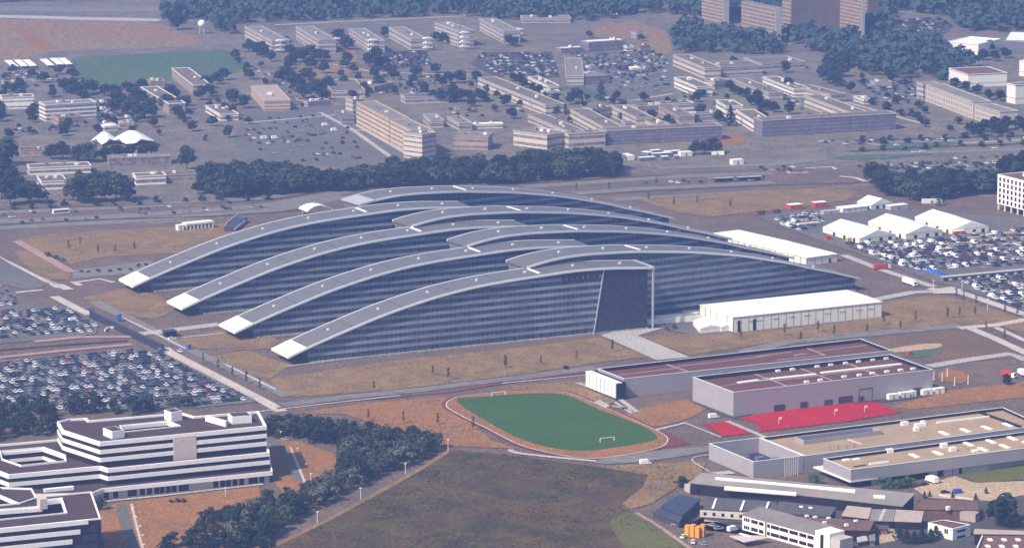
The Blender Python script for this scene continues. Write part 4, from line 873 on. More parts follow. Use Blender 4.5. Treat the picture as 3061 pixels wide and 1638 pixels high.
# ================================================================== OLD HEADQUARTERS AND FAR BUILDINGS
def slabs(rows):
    for r in rows:
        lab, k0, x0, y0, k1, x1, y1, w, h, fl, wall, roof = r[:12]; kw = r[12] if len(r) > 12 else {}
        block(lab, q(k0, x0, y0), q(k1, x1, y1), w, h, fl, wall, roof, **kw)
GT = 'slab blocks in a row below the forest'
slabs([
 ('leftmost stepped slab block below the forest, grey with pale bands', '10', -60, 262, '10', 205, 400, 15, 10.5, 3, 'pale_wall', 'grey_roof', dict(group=GT)),
 ('second slab block below the forest, with a pinkish end wall', '10', 430, 262, '10', 650, 392, 15, 11, 3, 'pale_wall', 'grey_roof', dict(group=GT)),
 ('third slab block below the forest, lower and half behind trees', '10', 940, 284, '10', 1130, 404, 14, 9.5, 3, 'pale_wall', 'grey_roof', dict(group=GT)),
 ('fourth slab block below the forest, with two pale bands', '10', 1320, 268, '10', 1535, 385, 14, 9, 2, 'pale_wall', 'grey_roof', dict(group=GT)),
 ('fifth and tallest slab block below the forest, with four pale bands', '10', 1760, 225, '10', 1990, 305, 14, 13.5, 4, 'pale_wall', 'grey_roof', dict(group=GT)),
 ('rightmost slab block below the forest, beside the long green lawn', '10', 2190, 188, '10', 2420, 310, 15, 10, 3, 'pale_wall', 'grey_roof', dict(group=GT)),
 ('tall yellow slab block with many windows, in the middle of the old site', '10', 1010, 985, '10', 1325, 1150, 15, 17, 5, 'yellow_wall', 'grey_roof', dict(frac=.35)),
 ('middle section of the long yellow block, stepping down toward the trees', '10', 1332, 1160, '10', 1565, 1272, 15, 16.5, 5, 'yellow_wall', 'grey_roof', dict(frac=.35)),
 ('front end of the long yellow block, pale tower ends standing over the tree belt', '10', 1640, 1300, '11', 1775, -5, 18, 17.5, 5, 'cream_wall', 'grey_roof', dict(frac=.3)),
 ('narrow grey annexe at the back end of the tall yellow block', '10', 905, 945, '10', 975, 965, 9, 14, 4, 'pale_wall', 'grey_roof', dict(frac=.3)),
 ('low pinkish block standing over the tree belt beside the yellow block', '11', 1935, 32, '11', 2270, 40, 22, 9, 2, 'pink_wall', 'grey_roof', {}),
 ('pale flat block in front of the tree belt with a cream roof', '20', 110, 1262, '20', 435, 1305, 24, 10, 2, 'cream_wall', 'grey_roof', {}),
 ('pale end block of the long comb wing, its columns standing over the trees', '20', 640, 1292, '20', 992, 1270, 12, 10, 2, 'cream_wall', 'grey_roof', {}),
 ('long low wing with pale strips running toward the viewer, left of the comb', '10', 2175, 752, '20', 420, 1012, 15, 8, 2, 'cream_wall', 'old_roof', {}),
 ('long wing of the comb that ends at the pale end block', '20', 655, 1055, '20', 1000, 1240, 14, 8, 2, 'cream_wall', 'old_roof', {}),
 ('low dark link roof between the long wing and the end block', '20', 250, 1105, '20', 640, 1270, 13, 5, 1, 'pale_wall', 'old_roof', {}),
 ('short cross wing with a pale strip at the head of the comb', '20', 865, 1052, '20', 1040, 1030, 11, 7, 2, 'pale_wall', 'old_roof', {}),
 ('comb wing with pale broken strips behind the dark blue front', '20', 1045, 1018, '20', 1290, 1135, 13, 7.5, 2, 'cream_wall', 'old_roof', {}),
 ('thin low wing carrying on from the broken-strip wing to the car park', '20', 1300, 1130, '20', 1470, 1205, 11, 5, 1, 'cream_wall', 'old_roof', {}),
 ('cross wing with a white strip in the middle of the comb', '20', 1305, 1030, '20', 1490, 1018, 11, 7, 2, 'pale_wall', 'old_roof', {}),
 ('long cross wing with a bright white strip and dark gaps', '20', 1525, 1008, '20', 1840, 990, 12, 7, 2, 'white_wall', 'old_roof', {}),
 ('pinkish comb wing sloping toward the viewer below the bright cross wing', '20', 1482, 1010, '20', 1700, 1125, 12, 7, 2, 'pink_wall', 'old_roof', {}),
 ('low cross wing with pale posts, behind the single conifer', '20', 1700, 1115, '20', 2120, 1095, 12, 5, 1, 'pale_wall', 'old_roof', {}),
 ('upper part of the pale wing behind the conifer', '20', 2050, 968, '20', 2152, 1025, 13, 8, 2, 'white_wall', 'old_roof', {}),
 ('bright pale wing right of the conifer, ending in a white end wall', '20', 2245, 1062, '20', 2440, 1180, 14, 8, 2, 'white_wall', 'old_roof', {}),
 ('long dark blue front of the comb with fine horizontal lines', '20', 1010, 1262, '20', 2110, 1212, 16, 10, 4, 'blue_wall', 'old_roof', dict(frac=.3, rim='pale_wall')),
 ('long blue-grey front block at the end of the comb by the boulevard', '30', 60, 1165, '30', 1340, 1095, 16, 11.5, 4, 'blue_wall', 'old_roof', dict(frac=.3, rim='pale_wall')),
 ('wing with white end panels on the big brown-roofed block', '20', 1640, 535, '20', 1945, 658, 14, 8.5, 2, 'cream_wall', 'old_roof', {}),
 ('big brown-roofed block with a columned front, near the towers', '20', 1955, 660, '20', 2500, 634, 34, 7, 2, 'pale_wall', 'old_roof', dict(units=3)),
 ('right-hand part of the brown-roofed block with a curved white edge', '30', 60, 620, '30', 470, 600, 40, 5, 1, 'pale_wall', 'old_roof', dict(units=2)),
 ('short white-framed wing with a cross-shaped gable, beside a round tree', '20', 1650, 750, '20', 1870, 840, 13, 7.5, 2, 'white_wall', 'old_roof', {}),
 ('columned low wing behind the row of clipped trees', '20', 2040, 790, '20', 2200, 770, 12, 6, 1, 'pale_wall', 'old_roof', {}),
 ('long low wing with a thin white eaves line behind clipped trees', '20', 2205, 762, '20', 2560, 900, 12, 6, 2, 'pale_wall', 'old_roof', {}),
 ('white-framed low wing below the curved-edge roof', '30', 60, 745, '30', 360, 862, 13, 6, 2, 'white_wall', 'old_roof', {}),
 ('long low wing with a white lip at the right edge of the comb', '30', 365, 830, '30', 715, 915, 14, 6, 2, 'pale_wall', 'old_roof', {}),
 ('comb wing dotted with bright windows, ending at the blue-grey front', '30', 460, 922, '30', 960, 1108, 14, 8, 2, 'cream_wall', 'old_roof', {}),
 ('long white-roofed block with purple windows below the towers', '20', 832, 412, '20', 1185, 390, 14, 8, 2, 'blue_wall', 'white_wall', dict(frac=.5)),
 ('little white cube building right of the long white-roofed block', '20', 1200, 455, '20', 1262, 452, 8, 3.6, 1, 'white_wall', 'grey_roof', {}),
 ('low building with a thin white roof left of the long white-roofed block', '20', 570, 472, '20', 780, 460, 10, 4, 1, 'blue_wall', 'white_wall', {}),
 ('dark L-shaped hall with a pale side wall, on the dark car park', '20', 600, 560, '20', 620, 735, 14, 7, 2, 'pale_wall', 'grey_roof', {}),
 ('low pale shed with a whitish roof in the dark car park', '20', 640, 662, '20', 850, 655, 12, 4, 1, 'pale_wall', 'white_wall', {}),
 ('grey block at the corner of the dark car park', '20', 640, 695, '20', 795, 745, 22, 6, 2, 'blue_wall', 'grey_roof', {}),
 ('low white canopy building in the dark car park', '20', 1245, 660, '20', 1375, 655, 8, 3.2, 1, 'white_wall', 'white_wall', {}),
 ('flat green-roofed low hall beside the forest edge', '20', 200, 185, '20', 660, 180, 22, 4, 1, 'pale_wall', 'grey_roof', {}),
 ('white gatehouse among trees below the forest', '20', 1115, 105, '20', 1215, 102, 10, 4, 1, 'white_wall', 'white_wall', {}),
 ('low hall with a broad brown roof behind the yellow block', '10', 690, 800, '10', 1180, 840, 30, 4, 1, 'pink_wall', 'old_roof', {}),
 ('long thin white-roofed shed behind the yellow block', '10', 2080, 1200, '10', 2415, 1190, 6, 3, 1, 'white_wall', 'white_wall', {}),
 ('low flat hall with grey plant on its roof behind the long wing', '10', 1480, 940, '10', 1900, 925, 18, 5, 1, 'pale_wall', 'old_roof', dict(units=4)),
 ('small grey building with glass front behind the yellow block', '10', 1650, 1100, '10', 1720, 1165, 10, 5, 1, 'pale_wall', 'grey_roof', {}),
 ('second small grey building with glass front behind the yellow block, nearer the dark court', '10', 1880, 1125, '10', 1995, 1190, 10, 5, 1, 'pale_wall', 'grey_roof', {}),
 ('small red-striped slab on the left of the old site', '10', 0, 830, '10', 130, 975, 20, 7.5, 3, 'yellow_wall', 'pink_wall', dict(frac=.35)),
 ('low white house with a bright front among trees on the left', '00', 1968, 1018, '00', 2112, 1105, 14, 4.5, 1, 'white_wall', 'old_roof', {}),
 ('front half of the tree-framed slab on the left, with two pale bands', '00', 1350, 842, '00', 1618, 1002, 13, 8, 3, 'pink_wall', 'old_roof', dict(rim='white_wall')),
 ('rear slab with two pale bands beyond the tree-framed slab', '00', 1645, 662, '00', 1850, 825, 14, 7.5, 3, 'pink_wall', 'old_roof', dict(rim='white_wall')),
 ('low block with white upright fins at the left edge', '00', 20, 945, '00', 325, 935, 16, 8.5, 2, 'white_wall', 'old_roof', dict(frac=.2)),
 ('slab with a white balconied end near the left edge', '00', 372, 985, '00', 435, 1015, 40, 12, 4, 'white_wall', 'grey_roof', dict(frac=.45)),
 ('low house with a white edge and a red terrace, by the boulevard trees', '01', 285, 335, '01', 870, 312, 16, 4.5, 1, 'white_wall', 'old_roof', {}),
 ('small white-fronted house between roadside trees on the left', '01', 400, 468, '01', 640, 458, 26, 5, 1, 'white_wall', 'old_roof', {}),
 ('long low hall with a pale roof between two big trees', '01', 1050, 245, '01', 1640, 225, 16, 5, 1, 'old_window', 'grey_roof', {}),
 ('low white clubhouse with dark arches behind the pale forecourt', '01', 1305, 418, '01', 1590, 405, 14, 5.5, 1, 'white_wall', 'old_roof', {}),
 ('brown-roofed low hall joined to the white clubhouse', '01', 1600, 405, '01', 1990, 390, 18, 4.5, 1, 'pink_wall', 'old_roof', {}),
 ('low house with an orange terrace roof behind left trees', '01', 195, 165, '01', 410, 160, 14, 3.6, 1, 'pink_wall', 'red_track', {}),
 ('low pavilion with white stone roof at the back of the left car park', '00', 1150, 1185, '00', 1280, 1180, 10, 3.5, 1, 'pale_wall', 'pale_wall', {}),
 ('white pavilion left of the twin tents', '00', 1000, 1218, '00', 1130, 1210, 8, 3, 1, 'white_wall', 'white_wall', {}),
 ('thin low wing with a white edge beside the green strip, above the long wing', '20', 250, 742, '20', 445, 830, 9, 4, 1, 'white_wall', 'old_roof', {}),
 ('tiny flat house with a white front above the dark car park grove', '20', 415, 888, '20', 555, 880, 8, 3.2, 1, 'white_wall', 'old_roof', {}),
 ('low brown hall with a thin pale edge beside the red-striped slab', '10', 300, 985, '10', 480, 975, 14, 4, 1, 'pale_wall', 'old_roof', {}),
 ('low flat house with a pale strip behind the small conifers of the left grove', '10', 545, 985, '10', 760, 965, 10, 3.6, 1, 'pale_wall', 'old_roof', {}),
 ('low dark bluish shed left of the narrow grey annexe', '10', 800, 1040, '10', 880, 1150, 9, 4, 1, 'blue_wall', 'old_roof', {}),
 ('small pinkish house right of the long white-roofed block', '20', 1330, 450, '20', 1420, 446, 10, 5, 1, 'brick_wall', 'old_roof', {}),
 ('low broad hall with a beige wall at the head of the old car park', '10', 690, 775, '10', 780, 880, 26, 5, 1, 'cream_wall', 'old_roof', {}),
 ('long low shed along the boulevard below the dark blue front', '20', 1190, 1190, '20', 1480, 1175, 10, 3.4, 1, 'pale_wall', 'old_roof', {}),
 ('brown-roofed depot with pale doors left of the membrane tents', '00', 560, 1140, '00', 800, 1125, 18, 5, 1, 'pink_wall', 'old_roof', {}),
 ('low brown house row behind the finned block', '00', 40, 800, '00', 330, 788, 12, 4, 1, 'pale_wall', 'old_roof', {}),
 ('flat brown workshop between the two tree-framed slabs', '00', 1440, 790, '00', 1580, 784, 14, 4, 1, 'pink_wall', 'old_roof', {}),
 ('flat-topped grey house beside the pinkish lawn below the forest', '20', 1290, 330, '20', 1370, 326, 12, 4, 1, 'pale_wall', 'grey_roof', {}),
 ('low grey depot on the slope right of the round dark tree', '30', 1130, 800, '30', 1300, 795, 12, 4, 1, 'pale_wall', 'old_roof', {}),
 ('small low house with a white front at the top of the slope car park', '30', 930, 930, '30', 1030, 965, 7, 3, 1, 'white_wall', 'grey_roof', {}),
 ('white hall with a windowless pale front at the right edge', '30', 1845, 662, '30', 2030, 722, 34, 10, 1, 'white_wall', 'brown_roof', dict(frac=.02, units=0)),
 ('white corner block at the right edge above the long window-grid slab', '30', 2400, 805, '30', 2485, 825, 40, 14.5, 1, 'white_wall', 'old_roof', dict(frac=.02, units=0)),
 ('small bright white block at the top of the right edge', '30', 2520, 592, '30', 2640, 600, 20, 12, 1, 'white_wall', 'white_wall', dict(frac=.02, units=0)),
 ('white-roofed low hall with dark roof openings among right-hand trees', '30', 1828, 408, '30', 2128, 432, 42, 9, 1, 'white_wall', 'tent_white', dict(frac=.02, units=0)),
 ('very long white-roofed hall at the top right corner', '30', 2380, 395, '30', 2640, 402, 60, 8, 1, 'blue_wall', 'tent_white', dict(frac=.05, units=0)),
])
# ladder-like escape stairs on the slab blocks
def stair_tower(k, x, y, h, n, lab):
    p = W(q(k, x, y)); t = thing('escape_stair', lab, 'stairs', Vector((p.x, p.y, 0)), 0, 'white escape stairs on the slab ends')
    link('shaft', obox(MB(), p, AX, 3.2, 2.5, 0, h), 'white_wall', t)
    for i in range(n):
        z = h * (i + .6) / n; link('landing', obox(MB(), p - AX * 2.2 + BX * 1.2, AX, 8, 4, z, z + 1.0), 'white_wall', t)
for k, x, y, h, n, lab in (('10', 265, 515, 12, 3, 'white escape stair at the end of the leftmost slab below the forest'), ('10', 795, 475, 10, 3, 'white escape stair at the end of the second slab below the forest'),
    ('10', 1150, 510, 12, 3, 'white escape stair at the end of the third slab below the forest'), ('10', 1678, 492, 12, 3, 'white escape stair at the end of the fourth slab below the forest'),
    ('10', 2030, 480, 16, 4, 'tallest white escape stair, at the end of the fifth slab'), ('20', 145, 350, 7, 2, 'white escape stair at the end of the rightmost slab below the forest')):
    stair_tower(k, x, y, h, n, lab)
# high-rise towers at the top edge
def tower(lab, base, h, wd, dep, floors, ang=-63.9, ew='cream_wall'):
    b = W(base); d = Vector((math.cos(R(ang)), math.sin(R(ang)), 0)); n = Vector((-d.y, d.x, 0))
    b = Vector((b.x, b.y, 0)); P = [b - d * dep, b, b + n * wd, b - d * dep + n * wd]
    t = thing('tower_block', lab, 'tower block', b, 0, 'tower blocks above the forest')
    link('wall', MB().prism(P, 0, h), 'brick_wall', t)
    for i in range(floors):
        z = h * i / floors; mb = MB(); mb.ring(P, z + 2.0, z + 3.1, .15, .2); link('balcony_band', mb, 'pink_wall', t)
    mb = MB(); mb.prism([b + d * .5, b + d * .5 + n * wd, b - d * .8 + n * wd, b - d * .8], 0, h + .6); link('end_wall', mb, ew, t)
    link('roof', MB().prism(offset(P, .3), h, h + .5), 'grey_roof', t)
tower('left tower block showing only its pale narrow end above the trees', q('20', 2118, 240), 45, 6.2, 40, 14)
tower('broad striped tower block with a pale end wall, in the middle of the top right', q('30', 178, 420), 31, 6.0, 60, 9)
tower('right tower block with a bright white end strip, cut off by the top edge', q('30', 1002, 345), 45, 3.4, 45, 14)
tower('broad shaded brick block between the two striped towers, its top out of the picture', q('30', 330, 330), 42, 58, 16, 12, ew='brick_wall')
tower('slim reddish tower block just right of the white-striped tower', q('30', 1062, 262), 38, 12.0, 16, 11, ew='brick_wall')
# long slab with window grid on the right
t, P = block('long cream slab with a grid of tall windows, by the right edge', q('30', 1622, 818), q('30', 2075, 985), 15, 12.5, 3, 'cream_wall', 'grey_roof', frac=.0, units=0, name='gridded_slab')
for c in [c for c in t.children if c.name.startswith('window_band')]: bpy.data.objects.remove(c)
windows(t, P[0], P[1], (1.0, 5.0, 9.0), 26, 1.2, 2.6, 'old_window', out=.12)
t, P = block('nearer section of the cream window-grid slab, slightly lower, above dark trees', q('30', 2095, 1010), q('30', 2335, 1080), 15, 11, 3, 'cream_wall', 'grey_roof', units=0, name='gridded_slab')
for c in [c for c in t.children if c.name.startswith('window_band')]: bpy.data.objects.remove(c)
windows(t, P[0], P[1], (.8, 4.4, 8.0), 13, 1.2, 2.3, 'old_window', out=.12)
t, P = block('pale narrow head block at the far end of the cream window-grid slab', q('30', 1535, 795), q('30', 1600, 812), 14, 12, 3, 'pale_wall', 'grey_roof', units=0, name='gridded_slab')
# white office on piers at the right edge
a = W(q('31', 2312, 400), 22.5); b = W(q('31', 2564, 462), 22.5); u = b - a; u.z = 0; u.normalize(); n_ = Vector((-u.y, u.x, 0)); A = Vector((a.x, a.y, 0))
P = [A, A + u * 62, A + u * 62 + n_ * 20, A + n_ * 20]
t = thing('white_office', 'white five-storey office with a grid of square dark windows, at the right edge', 'office building', A + u * 30 + n_ * 10)
link('wall', MB().prism(P, 4.0, 22.5), 'white_wall', t); link('roof', MB().prism(offset(P, -.5), 22.45, 22.9), 'brown_roof', t); link('parapet', MB().ring(P, 22.4, 23.4, .1, .4), 'white_wall', t)
link('core', MB().prism(offset(P, -3), 0, 4.1), 'dark_void', t)
windows(t, P[0], P[1], [4.9 + 3.6 * i for i in range(5)], 14, 1.9, 2.4, 'dark_void', margin=.8, out=.06)
windows(t, P[3], P[0], [4.9 + 3.6 * i for i in range(5)], 5, 1.9, 2.4, 'dark_void', margin=.8, out=.06)
for i in range(9):
    link('pier', obox(MB(), A + u * (.6 + 7.0 * i) + n_ * .3, u, .9, .9, 0, 4.05), 'white_wall', t)
link('roof_unit', obox(MB(), A + u * 20 + n_ * 10, u, 9, 6, 22.8, 26), 'white_wall', t); link('roof_unit', obox(MB(), A + u * 12 + n_ * 11, u, 4, 3, 22.8, 24.5), 'white_wall', t)
# radar dome, twin-peaked tent, sails
p = W(q('00', 1935, 325)); t = thing('radar_dome', 'white radar dome on a short lattice tower in the airfield', 'dome', p)
mb = MB()
for dx, dy in ((-2, -2), (2, -2), (2, 2), (-2, 2)): mb.beam((p.x + dx, p.y + dy, 0), (p.x + dx * .7, p.y + dy * .7, 6), .4)
link('tower', mb, 'metal_pole', t)
mb = MB(); N = 12; k0 = 0
rings = [(3.6 * math.sin(math.pi * i / 8), 9 - 3.6 * math.cos(math.pi * i / 8)) for i in range(1, 8)]
for r, z in rings: mb.v += [(p.x + r * math.cos(2 * math.pi * j / N), p.y + r * math.sin(2 * math.pi * j / N), z) for j in range(N)]
for i in range(6):
    for j in range(N): mb.f.append((i * N + j, i * N + (j + 1) % N, (i + 1) * N + (j + 1) % N, (i + 1) * N + j)); mb.m.append(0)
mb.f.append(tuple(6 * N + j for j in range(N))); mb.m.append(0)
link('dome', mb, 'white_panel', t, smooth=True)
def peaked_tent(lab, cx, cy, wd, h, dep):
    """tensile membrane with one mast peak and swooping edges"""
    c = W(q('00', cx, cy)); t = thing('membrane_tent', lab, 'tent', c, 0, 'twin cream membrane tents'); mb = MB(); N = 16; M = 6
    for i in range(M + 1):
        f = i / M
        for j in range(N):
            an = 2 * math.pi * j / N; sc = 1 + .22 * math.cos(4 * an) * f
            z = h * (1 - f ** 1.5) + 3.0 - 1.4 * math.cos(4 * an) * f
            mb.v.append((c.x + math.cos(an) * wd / 2 * f * sc, c.y + math.sin(an) * dep / 2 * f * sc, z))
    for i in range(M):
        for j in range(N): mb.f.append((i * N + j, (i + 1) * N + j, (i + 1) * N + (j + 1) % N, i * N + (j + 1) % N)); mb.m.append(0)
    link('membrane', mb, 'tent_white', t, smooth=True)
    link('mast', MB().cone((c.x, c.y, 0), (c.x, c.y, h + 3), .3, .2), 'metal_pole', t)
peaked_tent('left and smaller of the twin cream membrane tents by the trees', 1000, 1375, 17, 5.5, 26)
peaked_tent('right and larger of the twin cream membrane tents by the trees', 1262, 1375, 28, 6.5, 30)
for i, (x, y) in enumerate(((110, 645), (200, 640), (285, 638), (450, 632), (545, 624), (625, 622))):
    c = W(q('00', x, y)); u = Vector((.30, -.954, 0)); n_ = Vector((.954, .30, 0))
    t = thing('shed_roof', 'white tilted shed roof, %s in the row under the pinkish airfield' % ('leftmost', 'second from left', 'third from left', 'fourth from left', 'fifth from left', 'rightmost')[i], 'shed', c, 0, 'row of white tilted shed roofs')
    link('wall', obox(MB(), c - u * 17 - n_ * 2.4, u, 34, 4.8, 0, 2.4), 'blue_wall', t)
    s = MB(); a_ = c - u * 18 + Vector((0, 0, 3.4)); b_ = c + u * 18 + Vector((0, 0, 2.7)); s.beam(a_, b_, 6.0, .3); link('roof', s, 'tent_white', t)

# ================================================================== OLD WORKSHOPS (bottom right)
def sloped_roof(name, lab, cat, corners, wall='dark_window', roof='slate_roof', eave=0.4):
    """corners: (pixel, height) in order round the roof"""
    V = [W(c[0], c[1]) for c in corners]; a = sum(V[i].x * V[(i + 1) % len(V)].y - V[(i + 1) % len(V)].x * V[i].y for i in range(len(V)))
    if a < 0: V = V[::-1]
    c = sum(V, Vector()) / len(V); c.z = 0; t = thing(name, lab, cat, c); mb = MB(); mb.face(V[:3]); mb.face([V[0], V[2], V[3]]); dn = Vector((0, 0, -.35))
    n = len(V)
    for i in range(n): mb.face([V[i] + dn, V[(i + 1) % n] + dn, V[(i + 1) % n], V[i]])
    mb.face([v + dn for v in reversed(V)]); link('roof', mb, roof, t)
    Q = offset(V, -eave); mb = MB()
    for i in range(n):
        j = (i + 1) % n; mb.face([(Q[i].x, Q[i].y, 0), (Q[j].x, Q[j].y, 0), (Q[j].x, Q[j].y, V[j].z - .3), (Q[i].x, Q[i].y, V[i].z - .3)])
    link('wall', mb, wall, t); return t, V
def on_plane(t, V, pts, name, m, th=.25):
    """thin slab lying on the sloping roof V, outlined by pixels"""
    mb = MB(); P = []; o = Vector((0, 0, HC)); nrm = (V[1] - V[0]).cross(V[2] - V[0]).normalized()
    for p in pts:
        x = (p[0] - PCX) / F_PX; y = -(p[1] - PCY) / F_PX; d = Vector((x, CP + y * SP, -SP + y * CP)); best = -1e9
        for A_, B_, C_ in ((V[0], V[1], V[2]), (V[0], V[2], V[3])):
            n_t = (B_ - A_).cross(C_ - A_).normalized(); hit = o + d * ((A_ - o).dot(n_t) / d.dot(n_t)); bh = hit if hit.z > best else bh; best = max(best, hit.z)
        P.append(bh)
    if (P[1] - P[0]).cross(P[2] - P[0]).z < 0: P = P[::-1]
    up = nrm * (th if nrm.z > 0 else -th); n = len(P); mb.face([p + up for p in P])
    for i in range(n): mb.face([P[i] - up * .2, P[(i + 1) % n] - up * .2, P[(i + 1) % n] + up, P[i] + up])
    return link(name, mb, m, t)
t, V = sloped_roof('workshop', 'very long grey-roofed workshop with a white ridge light, below the service block', 'workshop', [(q('23', 1912, 652), 9.0), (q('33', 1522, 852), 9.0), (q('33', 1402, 975), 5.5), (q('23', 1790, 748), 5.5)], roof='grey_roof')
on_plane(t, V, [q('23', 2050, 705), q('33', 952, 825), q('33', 945, 850), q('23', 2045, 722)], 'ridge_light', 'white_panel', .5)
on_plane(t, V, [q('23', 2140, 790), q('33', 385, 850), q('33', 380, 878), q('23', 2130, 822)], 'roof_light', 'tent_wall', .5)
on_plane(t, V, [q('33', 1125, 875), q('33', 1236, 882), q('33', 1234, 905), q('33', 1123, 898)], 'roof_light', 'white_panel', .5)
t, V = sloped_roof('workshop', 'grey workshop with slim white roof lights above a cream wall', 'workshop', [(q('23', 1965, 885), 8.5), (q('33', 195, 930), 8.5), (q('33', 185, 1030), 6.0), (q('23', 1930, 1000), 6.0)], wall='cream_wall')
for x, y in ((2045, 905), (2312, 925), (2548, 935)):
    on_plane(t, V, [q('23', x, y), q('23', x + 18, y + 1), q('23', x - 12, y + 92), q('23', x - 34, y + 90)], 'roof_light', 'white_panel', .3)
a = W(q('23', 1900, 1010), 5.6); b = W(q('23', 2330, 1040), 5.6); windows(t, Vector((a.x, a.y, 0)), Vector((b.x, b.y, 0)), (2.2,), 5, 1.3, 1.3, out=.5) if False else None
mb = MB(); a.z = b.z = 4.1; mb.beam(a, b, .5, 3.0); cw = link('eaves_wall', mb, 'cream_wall', t)
for i in range(5):
    s = .08 + .2 * i; p = a.lerp(b, s); d = (b - a).normalized(); link('window', obox(MB(), Vector((p.x, p.y, 0)) - Vector((-d.y, d.x, 0)) * .35, d, 1.3, .3, 3.4, 4.8), 'dark_window', t)
t, V = sloped_roof('workshop', 'dark corrugated workshop roof between two grey workshops', 'workshop', [(q('33', 215, 925), 8.2), (q('33', 770, 985), 8.2), (q('33', 700, 1075), 6.0), (q('33', 192, 1035), 6.0)], roof='slate_roof')
for x, y in ((430, 975), (520, 985)): on_plane(t, V, [q('33', x - 18, y), q('33', x + 18, y + 3), q('33', x + 15, y + 14), q('33', x - 20, y + 11)], 'roof_light', 'white_panel', .3)
t, V = sloped_roof('shed', 'small shed with a faded reddish roof right of the dark workshop', 'shed', [(q('33', 870, 968), 6.5), (q('33', 1105, 990), 6.5), (q('33', 1075, 1090), 4.5), (q('33', 815, 1062), 4.5)], roof='pink_wall')
t, V = sloped_roof('shed', 'shed with patched grey and pale roof at the foot of the trees', 'shed', [(q('33', 1105, 1002), 6.0), (q('33', 1330, 1005), 6.0), (q('33', 1310, 1115), 4.0), (q('33', 1080, 1110), 4.0)], roof='grey_roof')
on_plane(t, V, [q('33', 1215, 1002), q('33', 1245, 1003), q('33', 1200, 1112), q('33', 1165, 1110)], 'roof_sheet', 'pale_wall', .1)
t, V = sloped_roof('shed', 'pinkish tiled shed with a white ridge left of the white house', 'shed', [(q('33', 1335, 1006), 6.0), (q('33', 1605, 1020), 6.0), (q('33', 1580, 1125), 4.0), (q('33', 1315, 1115), 4.0)], roof='pink_wall')
t, V = sloped_roof('workshop', 'dark brown flat workshop roof sprinkled with white domes, behind the white office', 'workshop', [(q('33', 300, 1065), 6.0), (q('33', 1130, 1112), 6.0), (q('33', 1090, 1205), 5.4), (q('33', 560, 1195), 5.4)], roof='brown_roof')
for x, y in ((475, 1085), (555, 1095), (685, 1105), (945, 1130), (645, 1145), (855, 1168)):
    o = W(q('33', x, y), 5.7); link('roof_dome', obox(MB(), o, AX, 1.6, 1.3, 5.3, 6.6), 'white_panel', t)
t, V = sloped_roof('blue_shed', 'dark blue flat-roofed shed at the edge of the wild field', 'shed', [(q('23', 1515, 975), 4.5), (q('23', 1700, 858), 4.5), (q('23', 1905, 905), 4.5), (q('23', 1730, 1065), 4.5)], roof='blue_roof', wall='metal_dark')
t, V = sloped_roof('blue_shed', 'low dark lean-to in front of the blue shed', 'shed', [(q('23', 1440, 1040), 2.6), (q('23', 1512, 990), 3.6), (q('23', 1735, 1080), 3.6), (q('23', 1700, 1130), 2.6)], roof='metal_dark', wall='metal_dark')
mb = MB(); p = W(q('23', 1800, 850)); obox(mb, p, AX, 4.4, 5, 0, 3.2); o = link('tool_shed', mb, 'pale_wall'); tag(o, 'little pale shed between the blue shed and the long workshop', 'shed')
t, V = sloped_roof('shed', 'dark hall with rows of square white roof lights in the bottom right corner', 'workshop', [(q('33', 2170, 1255), 7.0), (q('33', 2700, 1260), 7.0), (q('33', 2700, 1500), 7.0), (q('33', 2070, 1480), 7.0)], roof='brown_roof')
for r_ in range(4):
    for c_ in range(4):
        x = 2225 + c_ * 135 - r_ * 22; y = 1310 + r_ * 62; p = W(q('33', x, y), 7); link('roof_light', obox(MB(), p, (1, .12), 1.9, 3.0, 6.9, 7.5), 'white_panel', t)
mb = MB(); a = W(q('33', 2165, 1262), 7.6); b = W(q('33', 2090, 1440), 7.6); mb.beam(a, b, .5, .9); link('verge', mb, 'white_wall', t)
t, V = sloped_roof('shed', 'low brown-roofed strip building behind the corner hall', 'shed', [(q('33', 2090, 1190), 6), (q('33', 2700, 1215), 6), (q('33', 2700, 1245), 5.4), (q('33', 2080, 1235), 5.4)], roof='pink_wall')
t, V = sloped_roof('shed', 'flat dark sheds with a white chimney block, below the sand yard', 'shed', [(q('33', 1560, 905), 5.0), (q('33', 2110, 930), 5.0), (q('33', 2130, 1010), 4.6), (q('33', 1500, 1000), 4.6)], roof='brown_roof', wall='brown_roof')
p = W(q('33', 1830, 1010), 4.8); link('chimney', obox(MB(), p, AX, 1.6, 1.4, 4.5, 6.2), 'white_wall', t)
mb = MB(); a = W(q('33', 1970, 1030), 3.5); b = W(q('33', 2120, 1050), 3.5); a.z = b.z = 2.0; mb.beam(a, b, 5, 4.0); tag(link('lean_to', mb, 'pink_wall'), 'small pinkish lean-to wall beside the dark round tree', 'shed')
sloped_roof('garage', 'small flat garage with a pale edge right of the white stair tower', 'garage', [(q('33', 960, 1272), 2.8), (q('33', 1052, 1252), 2.8), (q('33', 1072, 1300), 2.6), (q('33', 968, 1318), 2.6)], roof='pale_wall', wall='brown_roof')
sloped_roof('garage', 'second small garage, beside the sandy yard with the white car', 'garage', [(q('33', 1072, 1238), 3.2), (q('33', 1136, 1232), 3.2), (q('33', 1142, 1300), 2.8), (q('33', 1082, 1308), 2.8)], roof='grey_roof', wall='pink_wall')
sloped_roof('shed', 'little brown shed between the patched roof and the sandy yard', 'shed', [(q('33', 1130, 1150), 3.4), (q('33', 1275, 1158), 3.4), (q('33', 1262, 1192), 2.8), (q('33', 1122, 1186), 2.8)], roof='slate_roof', wall='brown_roof')
